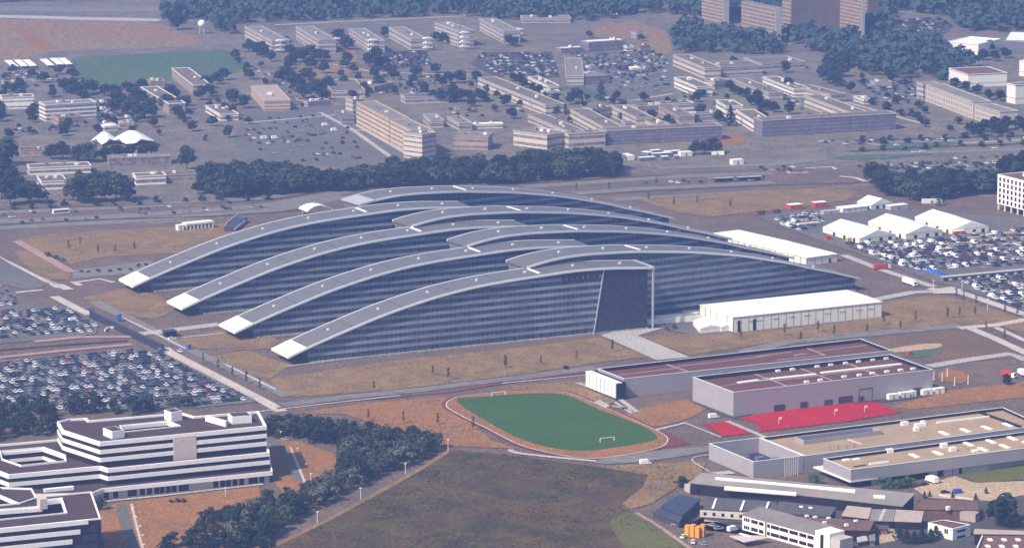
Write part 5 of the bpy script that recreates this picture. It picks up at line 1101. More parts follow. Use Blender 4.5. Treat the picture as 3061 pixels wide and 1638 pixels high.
sloped_roof('shed', 'long low brown lean-to under the dark brown flat workshop', 'shed', [(q('33', 910, 1205), 3.6), (q('33', 1090, 1212), 3.6), (q('33', 1070, 1240), 2.8), (q('33', 905, 1236), 2.8)], roof='brown_roof', wall='brick_wall')
# white office with two window rows
HO = 7.2
a = W(q('23', 2305, 1052), HO); b = W(q('33', 590, 1250), HO); u = b - a; u.z = 0; LW = u.length; u.normalize(); n_ = Vector((-u.y, u.x, 0)); A = Vector((a.x, a.y, 0))
t = thing('white_office', 'white two-storey office with rows of grouped dark windows and a white stair tower', 'office building', A + u * LW / 2)
P = [A, A + u * LW, A + u * LW + n_ * 11, A + n_ * 11]
link('wall', MB().prism(P, 0, HO), 'white_wall', t)
mb = MB(); r0, r1 = offset(P, .3), None
V = [Vector((r0[0].x, r0[0].y, HO)), Vector((r0[1].x, r0[1].y, HO)), Vector((r0[2].x, r0[2].y, HO + 1.6)), Vector((r0[3].x, r0[3].y, HO + 1.6))]
mb.face(V); mb.face([v + Vector((0, 0, -.3)) for v in reversed(V)])
for i in range(4): mb.face([V[i] + Vector((0, 0, -.3)), V[(i + 1) % 4] + Vector((0, 0, -.3)), V[(i + 1) % 4], V[i]])
link('roof', mb, 'grey_roof', t)
for s in range(24):
    mb = MB(); a2 = V[0].lerp(V[1], (s + .5) / 24); b2 = V[3].lerp(V[2], (s + .5) / 24); mb.beam(a2 + Vector((0, 0, .03)), b2 + Vector((0, 0, .03)), .12, .12); link('roof_rib', mb, 'old_window', t)
gx = []
for i0, i1, k in ((.02, .10, 3), (.12, .21, 4), (.225, .285, 3), (.335, .37, 2), (.385, .49, 6), (.50, .61, 6), (.63, .74, 6), (.76, .85, 5), (.865, .945, 4)):
    gx += [LW * (i0 + (i1 - i0) * (j + .5) / k) for j in range(k)]
windows(t, P[0], P[1], (1.1, 4.5), 0, .95, 1.5, groups=gx, out=.06)
link('drainpipe', obox(MB(), A + u * LW * .31 - n_ * .2, u, .7, .3, 0, HO), 'brown_roof', t)
ta = A + u * (LW - 1) - n_ * .6
tw = link('stair_tower', obox(MB(), ta, u, 8.5, 9, 0, 9.2), 'white_wall', t)
link('tall_window', obox(MB(), ta + u * 3.1 - n_ * .12, u, 1.8, .3, 1.0, 8.0), 'dark_window', tw, origin=BASE[t.name])
link('end_wall', obox(MB(), ta + u * 8.5 + n_ * .5, u, 5.5, 8, 0, 7.6), 'pale_wall', t)
mb = MB(); c = [W(p, 2.6) for p in qs('23', 2180, 1255, 2325, 1318, 2560, 1275, 2480, 1255)]
link('porch_roof', MB().prism(c, 2.3, 2.65), 'concrete_panel', t)
mb = MB(); p = W(q('23', 2270, 1240), 2.65); obox(mb, p, (W(q('23', 2400, 1275), 2.65) - p), 7, 1.2, 2.6, 2.95); link('porch_light', mb, 'white_panel', t)
# little white house among the trees
HH = 5.4
Pw = [W(p, HH) for p in qs('33', 1645, 1130, 1882, 1192, 2052, 1150, 1800, 1105)]
t, P = shell('white_house', 'small white house with dark paired windows, beside dark conifers', 'house', Pw, HH, 'white_wall', 'brown_roof', .5, 'white_wall')
q0, q1, q2 = [Vector((p.x, p.y, 0)) for p in Pw[:3]]
windows(t, q0, q1, (2.6,), 0, .9, 2.0, groups=[(q1 - q0).length * s for s in (.30, .37, .70, .78)], out=.06)
windows(t, q1, q2, (3.2, .6), 0, 1.3, 1.0, groups=[(q2 - q1).length * s for s in (.30, .42, .54, .66)], out=.06)
# ================================================================== TREES
def trunk_mesh(h, r, rnd, limbs=5, top=.62):
    mb = MB(); mb.cone((0, 0, 0), (0, 0, h * top), r, r * .45, 6)
    for i in range(limbs):
        a = rnd.uniform(0, 6.28); z = h * rnd.uniform(.28, .5); L = h * rnd.uniform(.18, .3)
        mb.cone((0, 0, z), (math.cos(a) * L, math.sin(a) * L, z + L * .9), r * .4, r * .12, 5)
    return mb
def leaf_quads(mb, c, rad, n, size, rnd, squash=.8):
    for _ in range(n):
        while True:
            d = Vector((rnd.uniform(-1, 1), rnd.uniform(-1, 1), rnd.uniform(-1, 1)))
            if .1 < d.length < 1: break
        rr = d.length ** .35; d.normalize(); p = Vector(c) + Vector((d.x * rad, d.y * rad, d.z * rad * squash)) * rr
        nrm = (d + Vector((rnd.uniform(-.7, .7), rnd.uniform(-.7, .7), rnd.uniform(-.3, .9)))).normalized()
        u = nrm.cross(Vector((rnd.uniform(-1, 1), rnd.uniform(-1, 1), rnd.uniform(-1, 1))))
        if u.length < .05: continue
        u.normalize(); v = nrm.cross(u); s = size * rnd.uniform(.6, 1.25)
        mb.face([p - u * s - v * s * .6, p + u * s - v * s * .6, p + u * s * .5 + v * s, p - u * s * .5 + v * s])
def crown_mesh(kind, h, rnd):
    mb = MB()
    if kind == 'round':
        for i in range(17):
            a = rnd.uniform(0, 6.28); t = rnd.random(); z = h * (.30 + .58 * t); rr = h * .40 * math.sqrt(max(.05, 1 - ((t - .38) / .68) ** 2)) * rnd.uniform(.35, .95)
            leaf_quads(mb, (math.cos(a) * rr, math.sin(a) * rr, z), h * rnd.uniform(.12, .19), 34, .048 * h, rnd)
        leaf_quads(mb, (0, 0, h * .84), h * .17, 40, .048 * h, rnd); leaf_quads(mb, (0, 0, h * .5), h * .28, 60, .06 * h, rnd)
    elif kind == 'bush':
        for i in range(15):
            a = rnd.uniform(0, 6.28); t = rnd.random(); z = h * (.10 + .72 * t); rr = h * .42 * math.sqrt(max(.05, 1 - t * t * .9)) * rnd.uniform(.3, 1)
            leaf_quads(mb, (math.cos(a) * rr, math.sin(a) * rr, z), h * rnd.uniform(.13, .21), 36, .045 * h, rnd)
    elif kind == 'cone':
        for i in range(20):
            t = (i + .5) / 20; a = i * 2.4; rr = h * .20 * (1 - t) * rnd.uniform(.5, 1.0)
            leaf_quads(mb, (math.cos(a) * rr, math.sin(a) * rr, h * (.08 + .86 * t)), h * (.16 * (1 - t) + .03), 26, .034 * h, rnd, 1.1)
    elif kind == 'slim':
        for i in range(10):
            t = (i + .5) / 10; a = i * 2.4; rr = h * .06 * rnd.uniform(.2, 1)
            leaf_quads(mb, (math.cos(a) * rr, math.sin(a) * rr, h * (.28 + .68 * t)), h * (.10 * (1 - t * .7)), 9, .035 * h, rnd, 1.3)
    return mb
PROTO = {}
def proto(kind, i, m):
    key = (kind, i, m)
    if key in PROTO: return PROTO[key]
    rnd = random.Random(sum(ord(c) for c in kind + m) * 31 + i); h = 10.0
    tr = link('tmp_trunk', trunk_mesh(h, .22 if kind != 'slim' else .10, rnd, 5 if kind == 'round' else 2, .8 if kind == 'slim' else .6), 'bark', origin=(0, 0, 0))
    cr = link('tmp_crown', crown_mesh(kind, h, rnd), m, origin=(0, 0, 0))
    PROTO[key] = (tr.data, cr.data); bpy.data.objects.remove(tr); bpy.data.objects.remove(cr); tr_, cr_ = PROTO[key]; tr_.name = 'trunk'; cr_.name = 'crown'
    return PROTO[key]
TREES = []
def tree(p, h, label, group=None, kind='round', m='leaf', name='tree', wide=1.0):
    k = random.randint(0, 3); proto(kind, k, m)
    TREES.append((Vector((p[0], p[1], 0)), h, label, group, kind, m, name, wide, k))
def plant_trees(limit=285):
    """the trees that show largest are things with trunk and crown; the rest of that kind become one object"""
    TREES.sort(key=lambda t: -(1e6 if t[3] is None else 0) - t[1] * t[7] / t[0].length)
    cnt = {}; rest = MB(); mats = ['bark']
    for p, h, label, group, kind, m, name, wide, k in TREES:
        td, cd = proto(kind, k, m); s = h / 10.0; cnt[name] = cnt.get(name, 0) + 1; rz = random.uniform(0, 6.28)
        sx, sy = s * wide * random.uniform(.9, 1.1), s * wide * random.uniform(.9, 1.1)
        if cnt[name] <= limit:
            t = thing(name, label, 'tree' if name in ('tree', 'conifer', 'young_tree') else 'bush', (p.x, p.y, 0), rz, group, world=False); t.scale = (sx, sy, s)
            for n, d in (('trunk', td), ('crown', cd)):
                o = bpy.data.objects.new(n, d); COL.objects.link(o); o.parent = t
        else:
            if m not in mats: mats.append(m)
            for d, mi in ((td, 0), (cd, mats.index(m))):
                b = len(rest.v); c_, s_ = math.cos(rz), math.sin(rz)
                rest.v += [(p.x + v.co.x * sx * c_ - v.co.y * sy * s_, p.y + v.co.x * sx * s_ + v.co.y * sy * c_, v.co.z * s) for v in d.vertices]
                rest.f += [tuple(b + i for i in f.vertices) for f in d.polygons]; rest.m += [mi] * len(d.polygons)
    if rest.f:
        o = link('trees', rest, mats); o['kind'] = 'stuff'; o['label'] = 'mass of smaller farther trees among the old buildings and belts'; o['category'] = 'trees'
def inside(p, P):
    c = False; j = len(P) - 1
    for i in range(len(P)):
        if ((P[i].y > p.y) != (P[j].y > p.y)) and p.x < (P[j].x - P[i].x) * (p.y - P[i].y) / (P[j].y - P[i].y) + P[i].x: c = not c
        j = i
    return c
def scatter(px, gap, rnd, tries=30, maxn=9999):
    P = [W(p) for p in px]; xs = [p.x for p in P]; ys = [p.y for p in P]; out = []; cell = {}
    n = int((max(xs) - min(xs)) * (max(ys) - min(ys)) / gap ** 2 * tries)
    for _ in range(n):
        p = Vector((rnd.uniform(min(xs), max(xs)), rnd.uniform(min(ys), max(ys)), 0))
        if not inside(p, P): continue
        k = (int(p.x // gap), int(p.y // gap))
        if any((o - p).length < gap for dx in (-1, 0, 1) for dy in (-1, 0, 1) for o in cell.get((k[0] + dx, k[1] + dy), ())): continue
        cell.setdefault(k, []).append(p); out.append(p)
        if len(out) >= maxn: break
    return out
rt = random.Random(3)
def wood(px, gap, h0, h1, label, group, kind='round', mats=('leaf',), name='tree', wide=1.0):
    for p in scatter(px, gap, rt): tree(p, rt.uniform(h0, h1), label, group, kind, rt.choice(mats), name, wide)
def trees(k, L, h, label, group, kind='round', m='leaf', name='tree', wide=1.0):
    for i in range(0, len(L), 2): tree(W(q(k, L[i], L[i + 1])), h * rt.uniform(.85, 1.15), label, group, kind, m, name, wide)
# belt between boulevard and old site
wood([q('01', 1990, 470), q('11', 0, 440), q('11', 480, 470), q('11', 760, 500), q('11', 1250, 480), q('11', 1330, 400), q('11', 1900, 400), q('11', 2564, 360), q('21', 300, 330), q('21', 1110, 330), q('21', 1110, 410), q('21', 300, 460), q('11', 2564, 485), q('11', 1800, 500), q('11', 900, 545), q('11', 0, 600), q('01', 2200, 620), q('01', 1990, 580)],
     8.6, 12, 16, 'dark green tree in the long dense belt behind the boulevard', 'trees of the belt behind the boulevard', mats=('leaf', 'leaf', 'leaf_dark'), wide=1.25)
wood(qs('31', 1050, 450, 1300, 500, 2330, 500, 2330, 570, 1800, 620, 1600, 660, 1250, 600), 8.5, 11, 14.5, 'dark tree in the row beside the white five-storey office', 'trees beside the white five-storey office', mats=('leaf_dark', 'leaf'), wide=1.25)
trees('31', (2380, 430, 2480, 440, 2560, 420, 2440, 360, 2560, 340), 15, 'tall dark tree behind the roof of the white five-storey office', 'tall trees behind the white five-storey office', m='leaf_dark', wide=1.2)
tree(W(q('31', 1120, 470)), 15, 'largest round tree, at the left end of the row beside the car park tents', None, wide=1.2)
tree(W(q('31', 1748, 690)), 10, 'single dark conifer standing before the tree row near the gabled tents', None, 'cone', 'leaf_dark', 'conifer')
# hedge wood in front
wood(qs('13', 160, 230, 500, 240, 900, 300, 1240, 330, 1290, 420, 900, 440, 780, 410, 400, 340, 160, 290), 6.0, 8.5, 10.5, 'dark tree in the wooded hedge running right from the terraced office', 'trees of the wooded hedge beside the terraced office', 'bush', ('leaf', 'leaf_dark'), wide=1.15)
wood(qs('13', 1280, 380, 1760, 400, 1720, 520, 1350, 640, 1000, 780, 700, 950, 400, 1100, 150, 1330, -150, 1420, -200, 1180, 120, 1010, 480, 900, 760, 790, 920, 620, 900, 480), 6.2, 8, 11, 'dark bushy tree in the hedge along the edge of the wild field', 'trees of the hedge along the wild field', 'bush', ('leaf', 'leaf', 'leaf_dark', 'leaf_grey'), wide=1.15)
wood([q('03', 1950, 1100), q('03', 2380, 1060), q('03', 2564, 960), q('03', 2564, 1420), q('03', 1450, 1440), q('03', 1650, 1350), q('03', 1900, 1230)], 7.0, 6, 8, 'low bushy tree in the thicket below the orange lawn', 'thicket below the orange lawn', 'bush', ('leaf', 'leaf_dark'), wide=1.2)
trees('13', (170, 960), 9, 'single green tree at the corner of the terraced office beside the drive', None, 'bush', 'leaf')
trees('03', (970, 1010), 7, 'round dark tree between the terraced office and the corner block', None, 'bush', 'leaf_dark')
trees('03', (1640, 945, 1700, 940, 1760, 940), 2.2, 'clipped low hedge bush in front of the terraced office', 'clipped bushes before the terraced office', 'bush', 'leaf_dark', 'bush', 1.6)
wood(qs('03', -60, 60, 500, 60, 540, 150, 480, 290, 0, 350, -60, 330), 8.5, 8, 10, 'dark tree in the grove behind the terraced office', 'grove behind the terraced office', 'bush', ('leaf_dark', 'leaf'), wide=1.2)
wood(qs('03', 560, 70, 900, 40, 1480, 55, 1480, 95, 900, 100, 600, 130), 8.5, 8, 10.5, 'dark tree in the row between the left car park and the terraced office', 'trees between the left car park and the terraced office', 'bush', ('leaf_dark', 'leaf'), wide=1.2)
trees('02', (1640, 1330, 1720, 1340, 1800, 1330), 6.5, 'lighter green round tree at the edge of the left car park', 'lighter trees at the edge of the left car park', 'bush', 'leaf_grey', wide=1.2)
# left old site
trees('01', (600, 250, 500, 245, 850, 270, 760, 260), 13, 'broad tree left of the twin membrane tents', 'broad trees left of the twin membrane tents', wide=1.15)
trees('01', (1010, 260, 1130, 240, 1250, 235, 1380, 220, 1480, 200), 9.5, 'low dark tree in the row before the twin membrane tents', 'dark row before the twin membrane tents', m='leaf_dark', wide=1.2)
trees('01', (1790, 355), 17, 'large single egg-shaped tree right of the twin membrane tents', None, wide=1.0)
trees('01', (50, 300, 10, 400, 60, 500, 20, 620, 100, 680, 130, 560, -20, 520), 19, 'tall dark tree at the left edge by the boulevard', 'tall trees at the left edge by the boulevard', m='leaf_dark', wide=1.15)
trees('01', (270, 660, 370, 670), 14, 'round tree left of the white-fronted roadside house', 'pair of trees left of the white-fronted house', wide=1.2)
trees('01', (700, 640, 800, 655, 900, 650, 1000, 650, 1110, 640, 1210, 645, 760, 560, 900, 560, 1040, 570), 17, 'big tree in the roadside group right of the white-fronted house', 'roadside group right of the white-fronted house', wide=1.15)
trees('01', (1900, 580, 1960, 570), 9, 'small tree beside the white clubhouse', 'trees beside the white clubhouse', wide=1.1)
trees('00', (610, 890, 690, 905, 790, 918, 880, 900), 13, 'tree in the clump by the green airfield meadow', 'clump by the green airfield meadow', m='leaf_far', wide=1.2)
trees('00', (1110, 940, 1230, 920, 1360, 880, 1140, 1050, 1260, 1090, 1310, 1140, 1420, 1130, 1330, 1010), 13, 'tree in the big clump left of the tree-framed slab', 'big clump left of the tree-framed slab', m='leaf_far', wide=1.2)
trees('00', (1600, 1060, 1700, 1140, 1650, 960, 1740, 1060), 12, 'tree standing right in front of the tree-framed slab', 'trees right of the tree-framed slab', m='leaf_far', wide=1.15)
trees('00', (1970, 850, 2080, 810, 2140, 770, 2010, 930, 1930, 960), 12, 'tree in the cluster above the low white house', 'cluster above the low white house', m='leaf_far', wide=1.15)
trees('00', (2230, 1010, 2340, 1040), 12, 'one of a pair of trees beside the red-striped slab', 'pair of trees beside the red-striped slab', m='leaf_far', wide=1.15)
trees('00', (2190, 1320), 9, 'round tree by the light road, right of the twin tents', None)
trees('00', (1970, 1350), 5, 'small dark bush by the light road, right of the twin tents', None, 'bush', 'leaf_dark')
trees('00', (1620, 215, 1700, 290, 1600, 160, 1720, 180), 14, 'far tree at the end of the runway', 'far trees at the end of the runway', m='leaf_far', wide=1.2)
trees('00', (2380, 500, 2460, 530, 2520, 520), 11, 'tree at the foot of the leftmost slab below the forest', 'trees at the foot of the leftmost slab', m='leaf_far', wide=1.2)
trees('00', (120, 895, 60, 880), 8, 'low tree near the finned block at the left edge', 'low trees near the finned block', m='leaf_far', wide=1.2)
# slab row and middle of old site
trees('10', (370, 540, 420, 600, 500, 590, 560, 660, 640, 590, 330, 470), 11, 'tree between the first and second slabs below the forest', 'trees between the first and second slabs', m='leaf_far', wide=1.25)
trees('10', (870, 450, 920, 480, 840, 400), 12, 'tree between the second and third slabs below the forest', 'trees between the second and third slabs', m='leaf_far', wide=1.25)
trees('10', (1130, 640, 1210, 660, 1270, 650, 1200, 600), 12, 'tree at the foot of the third slab below the forest', 'trees at the foot of the third slab', m='leaf_far', wide=1.2)
trees('10', (1290, 360, 1840, 420, 1780, 400, 2470, 440, 2530, 450), 10, 'tree beside one of the right-hand slabs below the forest', 'trees beside the right-hand slabs', m='leaf_far', wide=1.2)
trees('10', (330, 780, 400, 830, 480, 870, 560, 780, 600, 900, 650, 930, 500, 950, 740, 880), 12, 'tree in the loose grove left of the yellow block', 'loose grove left of the yellow block', m='leaf_far', wide=1.2)
trees('10', (1740, 980, 1830, 985, 1920, 980, 2010, 975, 2100, 975, 2200, 975, 1900, 800, 2000, 800), 10, 'tree in the dark row left of the long low wing', 'dark row left of the long low wing', m='leaf_far', wide=1.3)
trees('20', (170, 810, 230, 845, 290, 875, 350, 905, 120, 780), 8, 'clipped tree in the slanting row above the long low wing', 'slanting row above the long low wing', m='leaf_dark', wide=1.3)
trees('20', (650, 1005, 720, 990), 11, 'tree between the long low wing and the dark car park', 'pair of trees by the dark car park', m='leaf_far', wide=1.1)
trees('20', (950, 965), 15, 'single large conical tree on the green strip by the dark car park', None, 'cone', 'leaf_far', 'conifer', 1.3)
trees('20', (2190, 1210), 17, 'tall slim conifer in front of the comb, left of the bright pale wing', None, 'cone', 'leaf_dark', 'conifer', 1.1)
trees('20', (1880, 935, 1930, 930), 7, 'bush beside the short white-framed wing', 'bushes beside the short white-framed wing', m='leaf_far', wide=1.2)
trees('20', (2180, 880, 2235, 905, 2290, 930, 2345, 935), 8, 'clipped tree beside the thin white eaves line', 'clipped trees beside the thin white eaves line', m='leaf_dark', wide=1.25)
trees('20', (2390, 1010, 2450, 1030, 2520, 1060), 8.5, 'dark tree between the two right-hand comb wings', 'dark trees between the two right-hand comb wings', m='leaf_dark', wide=1.25)
trees('30', (20, 1010, 90, 1040, 170, 1080), 8.5, 'dark tree beside the bright pale wing', 'dark trees beside the bright pale wing', m='leaf_dark', wide=1.25)
trees('30', (320, 1100, 310, 870, 280, 700), 10, 'small tree among the right-hand comb wings', 'small trees among the right-hand comb wings', m='leaf_dark')
trees('20', (2220, 620, 840, 365, 1330, 400), 8, 'small far tree beside a pale roof', 'small far trees beside pale roofs', m='leaf_far', wide=1.2)
trees('30', (640, 770, 700, 800, 760, 830, 820, 740, 780, 660, 700, 700, 850, 640, 900, 560, 780, 560), 14, 'tall tree in the grove right of the brown-roofed block', 'grove right of the brown-roofed block', m='leaf_far', wide=1.25)
trees('30', (905, 895), 11, 'round dark tree standing alone on the brown lawn by the car park', None, m='leaf_dark', wide=1.1)
trees('30', (1120, 1010, 1250, 1090, 1380, 1110, 1480, 1110, 1590, 1190), 6, 'low bush on the slope left of the cream slab', 'low bushes left of the cream slab', 'bush', 'leaf_dark', 'bush', 1.4)
trees('30', (2070, 1290, 2180, 1260, 2290, 1270, 2400, 1250, 2500, 1230, 2560, 1260, 2130, 1310, 2350, 1310), 11, 'dark tree in front of the nearer cream slab', 'dark trees in front of the nearer cream slab', m='leaf_dark', wide=1.25)
trees('30', (1900, 850, 2000, 880, 2120, 900, 2230, 960, 2340, 970), 9, 'dark tree between the windowless white hall and the cream slab', 'dark trees behind the cream slab', m='leaf_dark', wide=1.25)
trees('30', (2180, 580, 2280, 590, 2380, 560, 2240, 500), 11, 'dark tree right of the white-roofed hall with openings', 'dark trees right of the white-roofed hall', m='leaf_dark', wide=1.25)
trees('21', (1850, 200, 1940, 200, 2030, 190), 11, 'tree beside the white site cabins at the end of the belt', 'trees beside the white site cabins', wide=1.2)
wood(qs('10', -200, 560, 800, 520, 1500, 700, 2100, 700, 2564, 1000, 2564, 1180, 1900, 980, 1300, 900, 700, 980, 0, 800), 23, 5, 11, 'small scattered tree on the old site', 'scattered trees of the old site', 'round', ('leaf_far', 'leaf'), wide=1.2)
wood(qs('20', 0, 900, 700, 950, 1700, 980, 2560, 900, 2564, 1150, 2100, 1190, 1300, 1220, 400, 1230), 20, 4, 9, 'small scattered tree between the comb wings', 'scattered trees between the comb wings', 'round', ('leaf_dark', 'leaf'), wide=1.2)
wood(qs('00', 0, 700, 560, 690, 1000, 900, 2200, 1000, 2400, 1200, 1500, 1300, 0, 1330), 22, 4, 10, 'small scattered tree in the left part of the old site', 'scattered trees left of the old site', 'round', ('leaf_far', 'leaf'), wide=1.2)
wood(qs('30', 850, 720, 1500, 760, 1540, 1000, 2000, 1200, 1900, 1330, 1300, 1100), 26, 4, 7, 'small scattered tree on the slope by the cream slab', 'scattered trees on the slope', 'round', ('leaf_dark', 'leaf'), wide=1.3)
wood(qs('31', 950, 75, 1600, 62, 2600, 25, 2600, 50, 1600, 90, 950, 105), 13, 4, 6, 'low tree in the hedge along the boulevard at the right', 'hedge along the boulevard at the right', 'bush', ('leaf_dark', 'leaf'), wide=1.5)
wood(qs('31', 900, 165, 1700, 125, 2600, 88, 2600, 105, 1700, 145, 900, 185), 14, 3, 5, 'low tree in the hedge along the boulevard at the right', 'hedge along the boulevard at the right', 'bush', ('leaf_dark', 'leaf'), wide=1.5)
wood([q('01', -60, 715), q('01', 1200, 672), q('01', 2564, 622), q('01', 2564, 640), q('01', 1200, 690), q('01', -60, 735)], 11, 3, 6, 'low tree in the verge in front of the roadside trees', 'verge in front of the roadside trees', 'bush', ('leaf_dark', 'leaf'), wide=1.4)
# bottom right
trees('33', (2300, 1180, 2420, 1190, 2360, 1130), 12.5, 'big dark tree among the old sheds at the right edge', 'big dark trees among the old sheds', m='leaf_dark', wide=1.1)
trees('33', (1370, 1300, 1440, 1330, 1510, 1340, 1590, 1330, 1670, 1320, 1720, 1290), 7.0, 'dark conifer in the row before the white house', 'conifers before the white house', 'cone', 'leaf_dark', 'conifer', 1.7)
trees('33', (580, 770, 540, 750), 5.5, 'green bush under the left corner of the canopy', 'green bushes under the canopy corner', 'bush', 'leaf_green', 'bush', 1.3)
trees('33', (1220, 790, 1290, 800, 1360, 800, 1430, 800, 1490, 790), 5, 'green bush in front of the canopy recess', 'green bushes in front of the canopy recess', 'bush', 'leaf_green', 'bush', 1.4)
trees('33', (1660, 890, 1610, 900, 1880, 900, 2100, 920, 2200, 860), 3.6, 'small dark young tree along the sand yard wall', 'young trees along the sand yard wall', 'cone', 'leaf_dark', 'conifer', 1.3)
trees('23', (1910, 870, 1950, 830), 6, 'dark tree between the blue shed and the long workshop', 'trees between the blue shed and the long workshop', 'bush', 'leaf_dark', wide=1.1)
trees('23', (1720, 790), 5, 'dull bush above the blue shed at the field edge', None, 'bush', 'leaf', 'bush', 1.3)
# saplings
SG = 'thin young trees on the lawns'
for lab, k, L in (('thin young tree on the brown lawn left of the farthest left wing', '01', (660, 1120, 770, 1080, 940, 1150, 1105, 1150, 1290, 1130)),
    ('thin young tree along the road beside the left car park', '02', (1945, 915, 2090, 985, 2225, 1045, 2360, 1110, 2490, 1170)),
    ('thin young tree on the lawn in front of the nearest wing', '12', (2440, 960, 1745, 1030, 1890, 1080, 1180, 1180)),
    ('thin young tree on the lawn left of the plaza', '22', (35, 960, 375, 935, 715, 890, 1060, 810)),
    ('thin young tree on the lawn below the very long storage tent', '32', (270, 650, 590, 620, 745, 665, 425, 715, 1220, 550, 1525, 520, 1830, 490, 1945, 480, 2095, 470, 1060, 625, 1380, 600, -150, 690)),
    ('thin young tree beside the pale road at the right lawn', '32', (2380, 450, 2500, 470, 1915, 305, 1985, 335, 2105, 365, 2200, 610, 2380, 700)),
    ('thin young tree on the orange grass left of the running track', '13', (1125, 150, 1460, 185, 1790, 200, 2130, 250)),
    ('thin young tree on the far lawn behind the curved wings', '21', (715, 550, 1405, 645, 1870, 680, 1650, 700, 2190, 720, 1480, 500, 1030, 550))):
    trees(k, L, 6.5, lab, SG, 'slim', 'leaf', 'young_tree', 1.3)
trees('32', (2400, 1120), 5.5, 'small leafy tree near the red truck at the right edge', None, 'round', 'leaf', 'young_tree')
trees('01', (460, 1180, 540, 1200, 600, 1220), 3, 'scrubby bush at the bend of the left lawn path', 'scrub at the bend of the left lawn path', 'bush', 'leaf_grey', 'bush', 1.6)
trees('02', (780, 45, 850, 50, 940, 40, 1050, 40, 1140, 30, 1250, 25, 1330, -10, 1400, -20), 2.0, 'low dark shrub in the gravel strip at the tip of the farthest left wing', 'shrubs in the gravel strip', 'bush', 'leaf_dark', 'shrub', 1.9)
trees('22', (620, 975, 600, 965), 2.0, 'dark shrub on the lawn above the white panelled hall end', 'shrubs above the hall end', 'bush', 'leaf_dark', 'shrub', 1.5)
trees('22', (1640, 510, 1700, 490, 1760, 480, 1580, 600, 1650, 590), 3, 'scrubby bush beside the low pale wall', 'bushes beside the low pale wall', 'bush', 'leaf_grey', 'bush', 1.3)
plant_trees()
# ------------------------------------------------------------------ far forest: one mass nobody could count
fm = MB(); rf = random.Random(11)
FP = [[(655, 20), (690, 72), (1000, 60), (1370, 46), (1500, 60), (1620, 66), (1790, 60), (1900, 38), (2060, 45), (2100, 60), (2260, 66), (2330, 40), (2440, 60), (2640, 105), (2670, 50), (2660, 30), (2830, 50), (2900, 98), (3090, 92), (3100, -110), (600, -110)],
      [(2020, 105), (2060, 85), (2160, 115), (2255, 118), (2330, 140), (2330, 165), (2160, 160), (2030, 158)],
      [(2340, 110), (2440, 110), (2560, 130), (2680, 128), (2800, 132), (2850, 175), (2920, 200), (2900, 206), (2830, 205), (2830, 240), (2650, 236), (2560, 215), (2500, 180), (2420, 150)],
      [(-30, -110), (600, -110), (600, -5), (-30, 8)], [(490, 35), (655, 20), (690, 72), (690, 105), (660, 100), (640, 60), (500, 60)]]
for pl in FP:
    for p in scatter(pl, 12.5, rf, 12):
        h = rf.uniform(10, 15); sc = h / 10
        for c in range(4):
            a = rf.uniform(0, 6.28); rr = rf.uniform(1, 4) * sc
            leaf_quads(fm, (p.x + math.cos(a) * rr, p.y + math.sin(a) * rr, h * rf.uniform(.35, .8)), 4.2 * sc, 9, 1.9 * sc, rf)
o = link('forest', fm, 'leaf_far'); o['kind'] = 'stuff'; o['label'] = 'far forest along the top of the scene, its leaves tinted haze blue'; o['category'] = 'forest'
# ------------------------------------------------------------------ rough grass
def tufts(px, gap, size, m, lab, seed, maxn):
    r = random.Random(seed); mb = MB()
    P = [W(p) for p in px]; xs = [p.x for p in P]; ys = [p.y for p in P]; n = 0
    for _ in range(maxn * 6):
        p = Vector((r.uniform(min(xs), max(xs)), r.uniform(min(ys), max(ys)), 0))
        if not inside(p, P): continue
        if math.sin(p.x * .11 + 1.3 * math.sin(p.y * .07)) + math.sin(p.y * .09 + p.x * .03) + r.uniform(-1.2, 1.2) < .2: continue
        n += 1
        for c in range(4):
            a = r.uniform(0, 3.14); s = size * r.uniform(.5, 1.3); h = s * r.uniform(.5, .9); o_ = p + Vector((r.uniform(-1, 1), r.uniform(-1, 1), .12)) * size; u = Vector((math.cos(a), math.sin(a), 0)) * s
            mb.face([o_ - u, o_ + u, o_ + u * .6 + Vector((-u.y * .6, u.x * .6, h)), o_ - u * .6 + Vector((-u.y * .6, u.x * .6, h))])
        if n >= maxn: break
    o = link('rough_grass', mb, m); o['kind'] = 'stuff'; o['label'] = lab; o['category'] = 'grass'
FIELD = [q('13', 1950, 440), q('13', 2564, 500), q('23', 900, 600), q('23', 1700, 600), q('23', 1640, 760), q('23', 1140, 980), q('23', 1300, 1060), q('23', 1900, 1400), q('13', 2000, 1420), q('13', 250, 1420), q('13', 900, 1020), q('13', 1500, 720), q('13', 1800, 560)]
tufts(FIELD, 2, .55, 'grass_tuft', 'tufts of rough grass in the wild field', 4, 3200)
tufts([q('12', 420, 1400), q('12', 1100, 1300), q('12', 1850, 1240), q('13', 2300, 350), q('13', 2564, 430), q('13', 1800, 400), q('13', 1300, 230), q('13', 900, 100)], 2, .42, 'dry_tuft', 'dry grass tufts beside the running track', 5, 900)
tufts([q('03', 960, 1010), q('03', 1120, 950), q('03', 2480, 790), q('03', 2500, 900), q('03', 2100, 1250), q('03', 1500, 1400), q('03', 1000, 1400)], 2, .4, 'dry_tuft', 'dry grass tufts on the office lawn', 6, 700)
